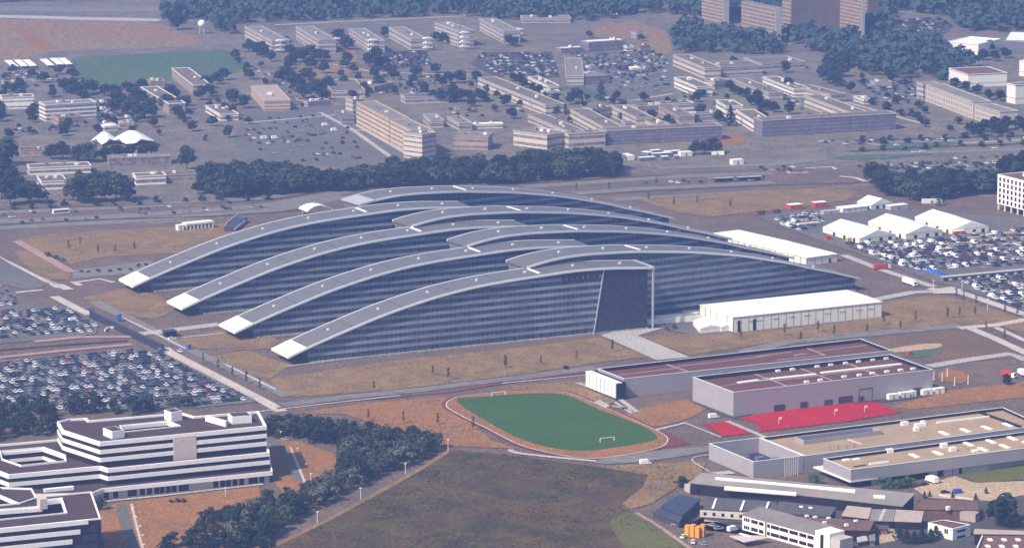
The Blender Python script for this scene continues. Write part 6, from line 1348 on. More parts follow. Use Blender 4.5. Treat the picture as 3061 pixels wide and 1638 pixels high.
# ================================================================== VEHICLES
def car_mesh(name, paint, L=4.3, Wd=1.76, H=1.46, van=False):
    mb = MB(); hw = Wd / 2
    if van: prof_ = [(-L / 2, .35), (L / 2, .35), (L / 2, .95), (L / 2 - .9, 1.15), (L / 2 - 1.5, H), (-L / 2 + .1, H), (-L / 2, 1.0)]
    else: prof_ = [(-L / 2, .32), (L / 2, .32), (L / 2, .72), (L / 2 - 1.1, .90), (-L / 2 + .55, .95), (-L / 2, .85)]
    def extr(P, w0, w1, mi):
        k = len(mb.v); n = len(P); mb.v += [(x, -w0 if i < n else 0, z) for i, (x, z) in enumerate(P)] + [(x, w0, z) for x, z in P]
        mb.f.append(tuple(k + i for i in range(n))); mb.f.append(tuple(k + n + i for i in reversed(range(n)))); mb.m += [mi, mi]
        for i in range(n):
            j = (i + 1) % n; mb.f.append((k + j, k + i, k + n + i, k + n + j)); mb.m.append(mi)
    extr(prof_, hw, hw, 0)
    if not van:
        a = [(-1.65, .93), (1.05, .90), (.35, H - .03), (-1.15, H - .03)]; k = len(mb.v); wi = hw - .08; wt = hw - .26
        mb.v += [(a[0][0], -wi, a[0][1]), (a[1][0], -wi, a[1][1]), (a[1][0], wi, a[1][1]), (a[0][0], wi, a[0][1]), (a[3][0], -wt, a[3][1]), (a[2][0], -wt, a[2][1]), (a[2][0], wt, a[2][1]), (a[3][0], wt, a[3][1])]
        for f in ((0, 1, 5, 4), (1, 2, 6, 5), (2, 3, 7, 6), (3, 0, 4, 7)): mb.f.append(tuple(k + i for i in f)); mb.m.append(1)
        mb.box(-1.2, .4, -wt - .02, wt + .02, H - .04, H, 0)
    else:
        mb.box(L / 2 - 1.5, L / 2 - .95, -hw - .01, hw + .01, 1.0, 1.3, 1); mb.box(L / 2 - 1.45, L / 2 - .9, -hw + .15, hw - .15, 1.05, H - .1, 1)
    for x in (-L * .31, L * .31):
        for y in (-hw + .1, hw - .1): mb.cone((x, y - .11, .32), (x, y + .11, .32), .32, .32, 8, 2)
    o = link('tmp', mb, [paint, 'dark_window', 'tyre'], origin=(0, 0, 0)); d = o.data; d.name = name; bpy.data.objects.remove(o); return d
for n_, c_ in (('white', (.88, .88, .86)), ('silver', (.34, .34, .37)), ('black', (.018, .018, .022)), ('grey', (.13, .13, .145)), ('blue', (.03, .055, .14)), ('red', (.28, .025, .025)), ('beige', (.42, .36, .30))):
    mat('paint_' + n_, c_, rough=.28, var=.03, spec=.5)
CARM = {c: car_mesh('parked_car', 'paint_' + c) for c in ('white', 'silver', 'black', 'grey', 'blue', 'red', 'beige')}
VANM = car_mesh('parked_van', 'paint_white', 5.4, 1.95, 2.3, True)
CARM['van'] = VANM; cvan = ['van']
PAL = ['white'] * 6 + ['silver'] * 8 + ['black'] * 11 + ['grey'] * 11 + ['blue'] * 5 + ['red'] * 1 + ['beige'] * 2
cand = []
rc = random.Random(5)
def rows(px, lot, pitch=16.0, fill=.93, ang=26.1, skip=None):
    """double rows of parked cars over a measured car park"""
    P = [W(p) for p in px]; a = Vector((math.cos(R(ang)), math.sin(R(ang)), 0)); b = Vector((-a.y, a.x, 0))
    c = sum(P, Vector()) / len(P); ra = max(abs((p - c).dot(a)) for p in P); rb_ = max(abs((p - c).dot(b)) for p in P)
    y = -rb_; k = 0
    while y < rb_:
        for off, rot in ((-2.6, 0), (2.6, math.pi)):
            x = -ra
            while x < ra:
                p = c + a * (x + rc.uniform(-.12, .12)) + b * (y + off + rc.uniform(-.25, .25))
                if inside(p, P) and rc.random() < fill: cand.append((p, math.atan2(b.y, b.x) + (rot if rc.random() < .8 else rot + math.pi) + rc.uniform(-.03, .03), rc.choice(PAL + ['van', 'van', 'van', 'red', 'red', 'white', 'white', 'white'] if ('right' in lot or 'tent' in lot) else PAL), lot))
                x += 2.55
        y += pitch
rows([q('02', -80, 910), q('02', 500, 875), q('02', 1250, 795), q('02', 1530, 830), q('02', 2330, 1240), q('02', 2380, 1275), q('02', 1850, 1320), q('02', -80, 1400)], 'the big left car park', 13.2, .97)
rows(qs('02', -60, 420, 650, 400, 930, 560, 880, 620, 500, 640, -60, 690), 'the upper left car park', 13.2, .85)
rows(qs('02', -60, 290, 60, 230, 200, 320, 150, 370, -60, 380), 'the upper left car park', 15.5, .55)
rows(qs('31', 1150, 1190, 1500, 1100, 1960, 1060, 2600, 1130, 2600, 1250, 1800, 1320, 1500, 1310), 'the right car park', 13.5, .93)
rows(qs('32', 1990, 150, 2600, 90, 2600, 420, 2300, 320), 'the right car park below the site huts', 13.5, .93)
rows(qs('31', 150, 800, 560, 760, 640, 830, 560, 900, 400, 930, 250, 880), 'the corner beside the long white tent', 12, .85)
rows(qs('31', 800, 1060, 1150, 1050, 1500, 1030, 1900, 1000, 1950, 1050, 1100, 1170), 'the ground in front of the gabled tents', 12, .85)
rows(qs('31', 1950, 960, 2600, 900, 2600, 1100, 1900, 1050), 'the strips right of the gabled tents', 13, .4)
rows(qs('00', 860, 980, 1100, 970, 1350, 1180, 1250, 1210, 920, 1190), 'the old site near the twin tents', 14, .55)
rows(qs('10', 40, 1120, 700, 1080, 900, 1180, 1100, 1560, 300, 1560, -100, 1350), 'the old site below the yellow block', 22, .16)
rows(qs('10', 1200, 520, 1680, 500, 1720, 620, 1260, 670), 'the dark court below the slab row', 15, .65)
rows(qs('20', -250, 520, 470, 510, 540, 720, 300, 750, -60, 720), 'the old site below the slab row', 18, .45)
for L in (qs('20', 720, 1060, 1000, 1060, 1240, 1180, 1050, 1200), qs('20', 1340, 1070, 1480, 1050, 1680, 1150, 1450, 1190), qs('30', 80, 820, 340, 910, 800, 1110, 520, 1120), qs('20', 1680, 860, 2000, 950, 1750, 970), qs('20', 0, 1000, 230, 1070, 560, 1230, 420, 1230), qs('10', 1900, 1040, 2200, 1020, 2300, 1120, 2000, 1160), qs('00', 150, 720, 500, 700, 520, 760, 160, 780), qs('00', 450, 1010, 850, 1000, 850, 1180, 540, 1220)):
    rows(L, 'the courts of the old site', 17, .3)
rows(qs('20', 640, 520, 1520, 500, 1600, 640, 1300, 760, 850, 640), 'the old dark car park', 18, .5)
rows(qs('30', 1340, 200, 1760, 180, 1860, 250, 1730, 370, 1460, 310), 'the far car park beside the forest', 17, .7)
rows(qs('30', 950, 790, 1480, 760, 1540, 940, 1600, 1000, 1300, 1000), 'the slope left of the cream slab', 17, .5)
for L in (([q('01', 0, 760), q('01', 1400, 710), q('11', 0, 640), q('11', 0, 660), q('01', 1400, 740), q('01', 0, 790)]), [q('01', 0, 850), q('01', 2500, 690), q('01', 2500, 710), q('01', 0, 880)], qs('21', 1100, 470, 2500, 410, 2500, 450, 1100, 500), qs('31', 0, 330, 1000, 290, 2500, 200, 2600, 220, 1000, 330, 0, 400), qs('31', 600, 60, 2600, 30, 2600, 70, 600, 100)):
    rows(L, 'the boulevard', 9, .10, 26.1)
rows(qs('31', 1150, 300, 2500, 260, 2500, 320, 1150, 360), 'the verge beyond the tree row', 9, .35)
for L in (qs('20', 700, 540, 1560, 560, 1620, 860, 1100, 900), qs('10', 0, 640, 400, 660, 900, 980, 300, 1000), qs('10', 1000, 700, 2100, 720, 2100, 900, 1200, 900), qs('00', 20, 700, 560, 680, 560, 780, 20, 800), qs('00', 20, 1230, 850, 1200, 850, 1260, 20, 1290), qs('20', 1100, 1160, 2100, 1120, 2100, 1190, 1300, 1220)):
    rows(L, 'the courts of the old site', 15, .16)
rows(qs('33', 0, 80, 60, 80, 60, 120, 0, 120), 'the yard', 20, .0)
cand.sort(key=lambda c: c[0].length)
NAMED = 285
LOTG = {}
for i, (p, rz, colr, lot) in enumerate(cand[:NAMED]):
    o = bpy.data.objects.new('parked_car', CARM[colr]); COL.objects.link(o); o.location = (p.x, p.y, .17); o.rotation_euler = (0, 0, rz)
    tag(o, '%s parked in the rows of %s' % ('white van' if colr == 'van' else colr + ' car', lot), 'van' if colr == 'van' else 'car', '%s in %s' % ('white vans' if colr == 'van' else colr + ' cars', lot))
# all the other parked cars, past counting: one object
used = sorted(set(c[2] for c in cand)); allm = [CARM[u] for u in used]; st = MB(); mats_ = []; base_i = {}
for u in used:
    base_i[u] = len(mats_); mats_ += ['paint_' + ('white' if u == 'van' else u), 'dark_window', 'tyre']
cache = {u: ([v.co.copy() for v in CARM[u].vertices], [tuple(f.vertices) for f in CARM[u].polygons], [f.material_index for f in CARM[u].polygons]) for u in used}
for p, rz, colr, lot in cand[NAMED:]:
    vs, fs, ms = cache[colr]; k = len(st.v); c_, s_ = math.cos(rz), math.sin(rz)
    st.v += [(p.x + v.x * c_ - v.y * s_, p.y + v.x * s_ + v.y * c_, v.z + .17) for v in vs]
    st.f += [tuple(k + i for i in f) for f in fs]; st.m += [base_i[colr] + m_ for m_ in ms]
o = link('parked_cars', st, mats_); o['kind'] = 'stuff'; o['label'] = 'mass of farther parked cars filling the car parks'; o['category'] = 'cars'
print('cars', len(cand), 'trees', len(TREES))
def onecar(k, x, y, colr, rz, lab, van=False):
    p = W(q(k, x, y)); o = bpy.data.objects.new('van' if van else 'car', VANM if van else CARM[colr]); COL.objects.link(o); o.location = (p.x, p.y, .2); o.rotation_euler = (0, 0, R(rz)); tag(o, lab, 'van' if van else 'car')
onecar('13', 330, 345, 'silver', 160, 'silver car parked under the hedge at the top of the drive')
onecar('23', 1375, 575, 'white', 20, 'white car alone on the grey road under the running track', True)
onecar('01', 115, 805, 'white', 26, 'white car on the boulevard at the left edge')
onecar('33', 1610, 780, 'black', 30, 'dark car beside the white truck on the sand yard')
onecar('33', 1230, 1210, 'white', 40, 'white car on the small sandy yard among the old sheds')
onecar('33', 1810, 855, 'black', 15, 'black car parked beside the blue dumpster')
onecar('23', 2030, 135, 'white', 26, 'white van standing above the small red court', True)
onecar('32', 990, 1258, 'white', 26, 'white van beside the steel gantry of the tall sports hall', True)
onecar('32', 1055, 1248, 'silver', 26, 'silver car between the white van and the gantry')
onecar('32', 1190, 1222, 'white', 26, 'white car parked right under the gantry')
onecar('02', 705, 520, 'white', 26, 'white van parked apart in the upper left car park', True)
onecar('02', 625, 590, 'white', 26, 'white car beside the lone van in the upper left car park')
onecar('02', 1650, 690, 'white', 26, 'white car by the dark gate canopy')
onecar('02', 1725, 810, 'white', 116, 'white car driving on the road beside the left car park')
for i, (x, y) in enumerate(((860, 105), (1345, 115), (1515, 185), (1590, 178), (2285, 145), (1860, 78))):
    onecar('31', x, y, 'white', 20, 'white car on the boulevard, %s from the left of those above the tree row' % ('first', 'second', 'third', 'fourth', 'sixth', 'fifth')[i])
for i, (x, y) in enumerate(((715, 1210), (800, 1260), (230, 1335), (130, 1335))):
    onecar('10', x, y, 'white', 26, 'white van alone on the old car park, %s' % ('nearest the yellow block', 'just below the one nearest the yellow block', 'third from the yellow block', 'farthest from the yellow block')[i], True)
def lorry(k, x, y, rz, lab, L=8.5, H=3.4, box='tent_white', cab='white_wall', name='truck'):
    p = W(q(k, x, y)); t = thing(name, lab, 'truck', p, 0); u = Vector((math.cos(R(rz)), math.sin(R(rz)), 0)); n = Vector((-u.y, u.x, 0)); A = p - u * L / 2 - n * 1.25
    link('cargo_box', obox(MB(), A, u, L - 2.3, 2.5, .9, H), box, t)
    c = MB(); a0 = A + u * (L - 2.1); obox(c, a0, u, 2.1, 2.5, .5, 1.5); obox(c, a0 + n * .05, u, 1.75, 2.4, 1.45, 2.7); cb = link('cab', c, cab, t)
    link('windscreen', obox(MB(), a0 + u * 1.72 + n * .2, u, .08, 2.1, 1.6, 2.5), 'dark_window', cb, origin=BASE[t.name])
    link('chassis', obox(MB(), A + n * .3, u, L, 1.9, .5, .88), 'metal_dark', t)
    for s in (1.2, 2.4, L - 1.1):
        for w in (.12, 2.38):
            m_ = MB(); c0 = A + u * s + n * w; m_.cone((c0.x - n.x * .14, c0.y - n.y * .14, .5), (c0.x + n.x * .14, c0.y + n.y * .14, .5), .5, .5, 10); link('wheel', m_, 'tyre', t)
lorry('33', 1680, 752, 118, 'white box truck on the sand yard in front of the service block', 7.5)
lorry('31', 1205, 1300, 26, 'red-sided truck with a white cab by the right car park', 11, 3.4, 'red_paint')
lorry('32', 1470, 165, -63, 'white truck beside the path at the right end of the wings', 13, 3.6)
lorry('32', 2420, 1050, -40, 'red truck with a white cab near the right edge, below the lawn', 8, 3.4, 'red_paint')
lorry('32', 2540, 1030, 100, 'white truck behind the red truck at the right edge', 8, 3.4)
def container(k, x, y, rz, L, Wd, H, body, lab, roof=None, z0=0.0, name='container', cat='container', group=None, ribs=True):
    p = W(q(k, x, y)); t = thing(name, lab, cat, p, 0, group); u = Vector((math.cos(R(rz)), math.sin(R(rz)), 0)); n = Vector((-u.y, u.x, 0)); A = p - u * L / 2
    link('body', obox(MB(), A, u, L, Wd, .15, H), body, t); link('roof', obox(MB(), A - u * .1 - n * .1, u, L + .2, Wd + .2, H - .02, H + .15), roof or body, t)
    link('door', obox(MB(), A + u * L * .42 - n * .06, u, L * .14, .12, .3, H * .78), 'old_window', t)
for k, x, y, rz, L, Wd, H, b, lab, rf_ in (('31', 385, 725, 8, 9, 6, 3, 'red_paint', 'bright red site cabin with white roof by the far lawn', 'tent_white'), ('31', 620, 708, 8, 9, 5, 3.4, 'red_paint', 'red and white site cabin right of the bright red one', 'tent_white'),
    ('31', 55, 785, 12, 5, 3, 2.8, 'red_track', 'dark red container at the left end of the cabin row', None), ('31', 200, 765, 12, 5, 3, 2.4, 'red_track', 'dark red container second from the left of the cabin row', None), ('21', 2490, 785, 12, 5, 3, 2.6, 'red_track', 'dull red container nearest the curved wings', None),
    ('31', 695, 1022, 10, 3.2, 3, 2.6, 'red_paint', 'small orange-red cube container before the nearest gabled tent', None), ('31', 975, 1030, 8, 15, 2.5, 2.6, 'orange_paint', 'long orange container at the foot of the nearest gabled tent', 'tent_white'), ('31', 1950, 975, 8, 8, 2.6, 2.8, 'red_paint', 'red container before the farthest gabled tent', 'white_wall'),
    ('31', 1370, 730, 12, 14, 6, 3, 'pale_wall', 'long pale site cabin right of the small gabled tent', 'tent_white'), ('31', 720, 775, 8, 12, 4, 2.4, 'pale_wall', 'long grey site cabin before the low tent', None), ('31', 1685, 670, -12, 13, 3, 2.6, 'white_wall', 'white gate cabin at the end of the tree row', None),
    ('31', 510, 880, 10, 16, 2.5, 1.6, 'white_wall', 'long low white barrier box before the nearest gabled tent', None), ('21', 1190, 262, 4, 13, 12, 3.4, 'white_wall', 'largest white site cabin at the end of the belt', 'tent_white'), ('21', 1400, 262, 4, 12, 4, 2.6, 'blue_wall', 'long white-roofed site cabin in the near row', 'tent_white'),
    ('21', 1570, 255, 4, 5, 4, 2.6, 'blue_wall', 'short white-roofed site cabin in the near row', 'tent_white'), ('21', 1680, 245, 4, 3, 3, 2.6, 'blue_wall', 'smallest white-roofed site cabin in the near row', 'tent_white'), ('21', 1540, 225, 4, 15, 4, 2.8, 'blue_wall', 'long white-roofed site cabin in the middle row', 'tent_white'),
    ('21', 1640, 205, 4, 12, 4, 2.8, 'blue_wall', 'white-roofed site cabin in the back row', 'tent_white'), ('21', 1370, 215, -60, 7, 5, 2.8, 'blue_wall', 'white-roofed site cabin standing crosswise in the group', 'tent_white'), ('21', 1480, 195, 4, 7, 4, 2.6, 'blue_wall', 'white-roofed site cabin at the very back', 'tent_white'),
    ('21', 1770, 220, 4, 9, 5, 3.2, 'white_wall', 'big white-roofed site cabin at the right end of the group', 'tent_white'), ('21', 2070, 205, -20, 9, 4, 2, 'white_wall', 'white cabin lying apart near the small round trees', 'tent_white'), ('21', 2265, 300, 6, 8.5, 5, 3.6, 'white_wall', 'white hut with dark windows by the boulevard', 'tent_white'),
    ('01', 1735, 932, 10, 4, 4, 3.6, 'tent_wall', 'white cube kiosk left of the roadside canopy pavilion', 'tent_white')):
    container(k, x, y, rz + 18, L, Wd, H, b, lab, rf_, name='site_cabin' if 'cabin' in lab or 'hut' in lab or 'kiosk' in lab else 'container', cat='cabin' if 'cabin' in lab or 'hut' in lab or 'kiosk' in lab else 'container')
for i, (x, y, L) in enumerate(((1318, 1268, 5.8), (1425, 1252, 5.6), (1507, 1240, 3.2), (1645, 1225, 6.0), (1757, 1210, 5.8))):
    container('32', x, y, 26, L, 2.6, 2.9, 'white_wall', 'white container below the tall sports hall, %s from the left' % ('first', 'second', 'third and smallest', 'fourth', 'fifth')[i], 'tent_white', group='white containers below the tall sports hall')
a = W(q('31', 1790, 1378), 3.0); b = W(q('31', 2620, 1300), 3.0); u = b - a; u.z = 0; LL = u.length; u.normalize(); n_ = Vector((-u.y, u.x, 0)); a.z = 0
t = thing('site_huts', 'long row of joined site huts with a white roof and many windows', 'huts', a + u * LL / 2)
link('wall', obox(MB(), a, u, LL, 3.6, 0, 3.0), 'blue_wall', t); link('roof', obox(MB(), a - u * .3 - n_ * .3, u, LL + .6, 4.2, 2.98, 3.25), 'pale_wall', t)
for i in range(int(LL / 3.2)): link('window', obox(MB(), a + u * (1 + 3.2 * i) - n_ * .06, u, 1.5, .2, 1.0, 2.2), 'white_wall' if i % 2 else 'dark_void', t)
c0 = W(q('32', 1640, 30)); c1 = W(q('32', 1890, 120)); t = thing('tarpaulin_heap', 'heap of bright blue tarpaulins at the left end of the long site huts', 'heap', c0)
r_ = random.Random(2)
for i in range(9):
    p = c0.lerp(c1, i / 8); mb = MB(); N = 7; k = 0; rad = r_.uniform(1.6, 2.6); top = r_.uniform(1.4, 2.6)
    mb.v += [(p.x + rad * math.cos(j * 6.283 / N) * r_.uniform(.8, 1.2), p.y + rad * math.sin(j * 6.283 / N) * r_.uniform(.8, 1.2), 0) for j in range(N)] + [(p.x + .5 * rad * math.cos(j * 6.283 / N), p.y + .5 * rad * math.sin(j * 6.283 / N), top * r_.uniform(.8, 1)) for j in range(N)]
    for j in range(N): mb.f.append((j, (j + 1) % N, N + (j + 1) % N, N + j)); mb.m.append(0)
    mb.f.append(tuple(N + j for j in range(N))); mb.m.append(0); link('tarpaulin', mb, 'blue_paint' if i < 8 else 'red_track', t)
for i, (x, y) in enumerate(((1800, 1262), (1850, 1268), (1900, 1274), (1945, 1266))):
    container('23', x, y, 70, 3.4, 1.9, 4.6 + .5 * (i % 2), 'orange_paint', 'tall orange-yellow bin beside the white office, %s from the left' % ('first', 'second', 'third', 'fourth')[i], name='storage_bin', cat='bin', group='orange-yellow bins beside the white office')
for i, (x, y, m_) in enumerate(((2080, 1200, 'silver'), (2210, 1215, 'white'), (1740, 1280, 'white'), (1830, 1330, 'white'), (1930, 1350, 'silver'), (2010, 1170, 'beige'), (1670, 1165, 'silver'))):
    onecar('23', x, y, m_, 20 + i * 23, ('silver car behind the orange bins', 'white van at the corner of the white office', 'white car in front of the orange bins', 'white car nearest the light green meadow', 'silver car between the bins and the porch roof', 'beige car just right of the orange bins', 'silver car beside the blue shed lean-to')[i], i == 1)
mb = MB(); p = W(q('33', 1940, 862)); t = thing('dumpster', 'bright blue dumpster beside the wall of the sand yard', 'dumpster', p)
u = Vector((.95, .3, 0)); link('body', obox(MB(), p - u * 2, u, 3.6, 2.0, .2, 2.0), 'blue_paint', t); link('lid', obox(MB(), p - u * 2.05, u, 3.7, 2.1, 1.98, 2.2), 'blue_paint', t)
mb = MB(); a = W(q('33', 1750, 880)); b = W(q('33', 2080, 925)); mb.beam((a.x, a.y, .6), (b.x, b.y, .6), .5, 1.2); tag(link('yard_wall', mb, 'cream_wall'), 'low cream wall along the front of the sand yard', 'wall')
# bus and road furniture
p = W(q('01', 590, 770)); t = thing('bus', 'white bus driving along the boulevard on the left', 'bus', p); u = AX; n_ = Vector((-u.y, u.x, 0)); A = p - u * 5.5
link('body', obox(MB(), A, u, 11, 2.5, .45, 3.0), 'white_wall', t); link('roof', obox(MB(), A + u * .1, u, 10.8, 2.4, 2.98, 3.15), 'tent_white', t); link('window_band', obox(MB(), A + u * .5 - n_ * .05, u, 10, 2.6, 1.4, 2.4), 'dark_window', t)
for s in (2, 8.6):
    for w in (.1, 2.4):
        m_ = MB(); c0 = A + u * s + n_ * w; m_.cone((c0.x - n_.x * .15, c0.y - n_.y * .15, .5), (c0.x + n_.x * .15, c0.y + n_.y * .15, .5), .5, .5, 10); link('wheel', m_, 'tyre', t)
# roadside pavilion and bridge ramps by the left wings
a = W(q('01', 1785, 925)); b = W(q('01', 2045, 900)); u = (b - a); LL = u.length; u.normalize(); n_ = Vector((-u.y, u.x, 0)); t = thing('roadside_pavilion', 'long white roadside pavilion with open dark bays, above the farthest left wing', 'pavilion', a + u * LL / 2)
link('wall', obox(MB(), a + n_ * 1.2, u, LL, 4, 0, 3.2), 'old_window', t); link('roof', obox(MB(), a - u * .3 - n_ * .2, u, LL + .6, 6.2, 3.2, 4.3), 'tent_white', t)
for i in range(8): link('post', obox(MB(), a + u * (LL - .8) * i / 7, u, .8, 1.0, 0, 3.25), 'tent_wall', t)
t = thing('footbridge', 'dark footbridge with two slanting pale handrails beside the boulevard', 'footbridge', W(q('01', 2250, 930)))
for (x0, y0, x1, y1, z0, z1) in ((2165, 865, 2280, 775, 2.0, 2.5), (2250, 915, 2355, 835, 2.5, 3)):
    a = W(q('01', x0, y0), z0 + 1); b = W(q('01', x1, y1), z1 + 1); mb = MB(); mb.beam(a, b, .5, 1.1); link('handrail', mb, 'pale_wall', t)
a = W(q('01', 2205, 910), 2); b = W(q('01', 2315, 815), 2); mb = MB(); mb.beam((a.x, a.y, 1.6), (b.x, b.y, 1.6), 7.5, 3.0); link('deck', mb, 'metal_dark', t)
for k, x0, y0, x1, y1, lab in (('21', 2045, 470, 2225, 462, 'left dark bus shelter with a thin pale roof on the boulevard'), ('21', 2260, 460, 2495, 450, 'right dark bus shelter with a thin pale roof on the boulevard')):
    a = W(q(k, x0, y0)); b = W(q(k, x1, y1)); u = b - a; LL = u.length; u.normalize(); n_ = Vector((-u.y, u.x, 0)); t = thing('bus_shelter', lab, 'shelter', a + u * LL / 2)
    link('roof', obox(MB(), a, u, LL, 3.2, 2.8, 3.1), 'pale_wall', t); link('back_wall', obox(MB(), a + n_ * 2.6, u, LL, .2, 0, 2.8), 'metal_dark', t); link('bench', obox(MB(), a + n_ * 2.0, u, LL, .5, .4, .5), 'metal_dark', t)
    for i in range(4): link('post', obox(MB(), a + u * (LL - .2) * i / 3 + n_ * .2, u, .2, .2, 0, 2.8), 'metal_dark', t)
# long dark screen wall, booths, gate by the left car park
a = W(q('02', 868, 478)); b = W(q('02', 1560, 808)); mb = MB(); mb.beam((a.x, a.y, 1.9), (b.x, b.y, 1.9), 1.2, 3.8); u = (b - a).normalized()
t = thing('screen_wall', 'long dark blue screen wall between the car parks and the site road', 'wall', (a + b) / 2); link('panel', mb, 'screen_blue', t)
mb = MB(); mb.beam((a.x, a.y, 3.9), (b.x, b.y, 3.9), 1.6, .2); link('coping', mb, 'metal_dark', t)
for k, x, y, h, lab in (('02', 1140, 515, 4.6, 'tall blue booth beside the site road, near the middle of the screen wall'), ('02', 1810, 785, 3.4, 'round blue booth right of the dark gate canopy'), ('02', 1535, 820, 3.0, 'small blue booth at the lower end of the dark screen wall')):
    p = W(q(k, x, y)); t = thing('guard_booth', lab, 'booth', p); link('wall', MB().cone(p, p + Vector((0, 0, h - .5)), 1.2, 1.2, 10), 'blue_paint', t); link('roof', MB().cone(p + Vector((0, 0, h - .5)), p + Vector((0, 0, h)), 1.5, .7, 10), 'blue_wall', t)
p = W(q('02', 1640, 668)); t = thing('gate_canopy', 'dark gate canopy on the path to the second left wing', 'canopy', p)
link('roof', obox(MB(), p - AX * 3.5, AX, 7.0, 6, 3.0, 3.5), 'metal_dark', t); link('kiosk', obox(MB(), p - AX * 3.2 + Vector((0, .6, 0)), AX, 6.4, 4.4, 0, 3.0), 'dark_void', t)
mb = MB(); a = W(q('02', 1005, 600), .9); b = W(q('02', 1040, 575), .9); c = W(q('02', 1100, 572), .9); mb.beam(a, b, .6, 1.2); mb.beam(b, c, .6, 1.2); tag(link('barrier', mb, 'white_wall'), 'curved white barrier beside the dark screen wall', 'barrier')
# sports furniture
def goal(k, pts, lab):
    a, b = [W(p) for p in qs(k, *pts)]; u = (b - a); u = u.normalized(); b = a + u * 7.3; n_ = Vector((-u.y, u.x, 0)); t = thing('football_goal', lab, 'goal', a)
    for p in (a, b): m_ = MB(); m_.cone(p, p + Vector((0, 0, 2.44)), .12, .12, 6); link('post', m_, 'white_panel', t)
    m_ = MB(); m_.beam(a + Vector((0, 0, 2.44)), b + Vector((0, 0, 2.44)), .22); link('crossbar', m_, 'white_panel', t)
    for p in (a, b): m_ = MB(); m_.beam(p + Vector((0, 0, 2.4)), p + n_ * 2.0, .14); link('stay', m_, 'white_panel', t)
goal('23', (945, 372, 1085, 358), 'white football goal at the near end of the green pitch'); goal('12', (2310, 1240, 2440, 1228), 'white football goal at the far end of the green pitch')
for k, x, y, lab in (('33', 215, 190, 'white basketball hoop on the left of the large red court'), ('33', 750, 112, 'white basketball hoop in the middle of the large red court'), ('33', 1035, 80, 'white basketball hoop on the right of the large red court')):
    p = W(q(k, x, y)); t = thing('basketball_hoop', lab, 'basketball hoop', p); m_ = MB(); m_.cone(p, p + Vector((0, 0, 3)), .12, .1, 6); link('post', m_, 'white_panel', t); m_ = MB(); m_.beam(p + Vector((0, 0, 3)), p + BX * 1.4 + Vector((0, 0, 3.2)), .16); link('arm', m_, 'white_panel', t)
    link('backboard', obox(MB(), p + BX * 1.4 - AX * .9, AX, 1.8, .12, 2.7, 3.9), 'white_panel', t)
for i, (x, y) in enumerate(((1700, 1075), (1780, 1085), (1828, 1042), (1898, 1128), (2028, 1110))):
    p = W(q('32', x, y)); t = thing('beach_volley_post', 'white post on the worn ground right of the tall sports hall, %s from the left' % ('first', 'second', 'third', 'fourth', 'last')[i], 'post', p, 0, 'white posts right of the tall sports hall')
    link('pole', MB().cone(p, p + Vector((0, 0, 4.4)), .22, .18, 6), 'white_panel', t); link('base', MB().cone(p, p + Vector((0, 0, .3)), .7, .6, 8), 'concrete', t)
mb = MB(); p = W(q('32', 1452, 845)); t = thing('play_frame', 'red play frame on the playground', 'play frame', p); link('panel', obox(MB(), p, AX, 3.6, 1.6, 0, 1.6), 'red_paint', t); link('roof', obox(MB(), p + AX * .4, AX, 2.2, 1.6, 2.0, 2.3), 'red_paint', t)
# flagpoles and lamp posts
for i in range(7):
    p = W(q('33', 270 + i * 21, 690 - i * 2)); o = link('flagpole', MB().cone(p, p + Vector((0, 0, 9.5)), .13, .08, 6), 'metal_pole'); tag(o, 'white flagpole in the close row before the service building', 'flagpole', 'row of flagpoles before the service building')
def lamp(k, x, y, h, lab, group=None):
    p = W(q(k, x, y)); t = thing('lamp_post', lab, 'lamp post', p, 0, group); link('pole', MB().cone(p, p + Vector((0, 0, h)), .20, .14, 6), 'metal_pole', t)
    link('arm', MB().beam(p + Vector((-.6, 0, h)), p + Vector((.6, 0, h)), .28), 'white_panel', t)
for i, (x, y) in enumerate(((1890, 440), (1480, 672), (1052, 908), (638, 1138), (175, 1390))):
    lamp('13', x, y, 5.2, 'white pole along the hedge by the wild field, %s from the top' % ('first', 'second', 'third', 'fourth', 'lowest')[i], 'white poles along the hedge')
lamp('03', 2160, 885, 4.2, 'white lamp post on the orange lawn in front of the terraced office'); lamp('13', 575, 745, 4.0, 'white lamp post where the drive meets the hedge'); lamp('13', 287, 330, 3.6, 'white lamp post beside the silver car at the top of the drive')
lamp('13', 528, 600, 1.6, 'short white bollard lamp beside the upper drive'); lamp('13', 447, 450, 1.6, 'short white bollard lamp nearest the top of the drive')
for i, (x, y) in enumerate(((1270, 1010), (1303, 1095), (1340, 1185), (1365, 1270), (1378, 1360))): lamp('03', x, y, 1.0, 'low white bollard along the lower drive, %s from the top' % ('first', 'second', 'third', 'fourth', 'fifth')[i], 'low bollards along the lower drive')
for i, (x, y) in enumerate(((1695, 240), (2215, 415), (1970, 238))): lamp('32', x, y, 7, 'tall thin lamp post by the pale road at the right, %s' % ('leftmost', 'rightmost', 'middle one')[i])
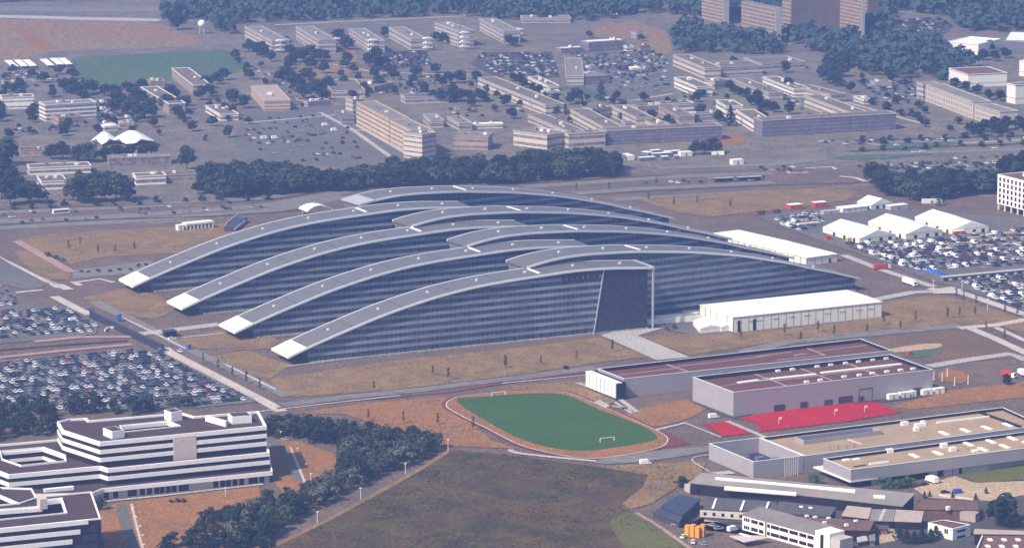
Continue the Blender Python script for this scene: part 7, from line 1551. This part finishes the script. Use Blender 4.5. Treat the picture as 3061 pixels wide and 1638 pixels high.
# mesh fences
def fence(pts, h, lab, gap=3.0):
    P = [W(p) for p in pts]; c = sum(P, Vector()) / len(P); t = thing('fence', lab, 'fence', c)
    mb = MB(); pm = 0
    for i in range(len(P) - 1):
        for z in (h, h * .5): mb.beam(P[i] + Vector((0, 0, z)), P[i + 1] + Vector((0, 0, z)), .06)
    link('rails', mb, 'metal_dark', t)
    for i in range(len(P) - 1):
        L = (P[i + 1] - P[i]).length; n = max(1, int(L / gap))
        for j in range(n):
            if pm >= 95: break
            p = P[i].lerp(P[i + 1], j / n); link('post', MB().beam(p, p + Vector((0, 0, h)), .09), 'metal_dark', t); pm += 1
fence([q('13', 1900, 390), q('13', 2300, 440), q('23', 0, 470), q('23', 200, 500), q('23', 880, 575)], 2.0, 'dark wire fence between the running track and the wild field', 5)
fence([q('12', 250, 1345), q('12', 1000, 1265), q('12', 1900, 1185), q('22', 300, 1062), q('22', 820, 1000)], 2.0, 'dark wire fence along the red lane behind the running track', 4)
fence([q('02', 1580, 850), q('02', 2020, 1065), q('02', 2450, 1290)], 1.8, 'dark wire fence between the left car park and the pale road', 4)
fence([q('23', 1920, 200), q('23', 2100, 320), q('23', 2440, 275)], 3.0, 'dark mesh fence round the small red court', 3)
fence([q('23', 2500, 225), q('33', 50, 275), q('33', 900, 170), q('33', 1400, 85)], 3.0, 'dark mesh fence along the near side of the large red court', 4)
# ================================================================== HAZE
hz = MB(); hz.box(-2600, 2600, -200, 6500, -1.0, 440.0)
ho = link('haze', hz, 'tyre', origin=(0, 0, -1.0)); ho['kind'] = 'stuff'
hm = bpy.data.materials.new('haze'); hm.use_nodes = True; n = hm.node_tree; n.nodes.clear()
out = n.nodes.new('ShaderNodeOutputMaterial'); pv = n.nodes.new('ShaderNodeVolumePrincipled')
pv.inputs['Color'].default_value = (0.31, 0.47, 1.0, 1); pv.inputs['Density'].default_value = 0.000155; pv.inputs['Anisotropy'].default_value = 0.2
n.links.new(pv.outputs[0], out.inputs['Volume']); hm.cycles.homogeneous_volume = True if hasattr(hm.cycles, 'homogeneous_volume') else False
ho.data.materials.clear(); ho.data.materials.append(hm)
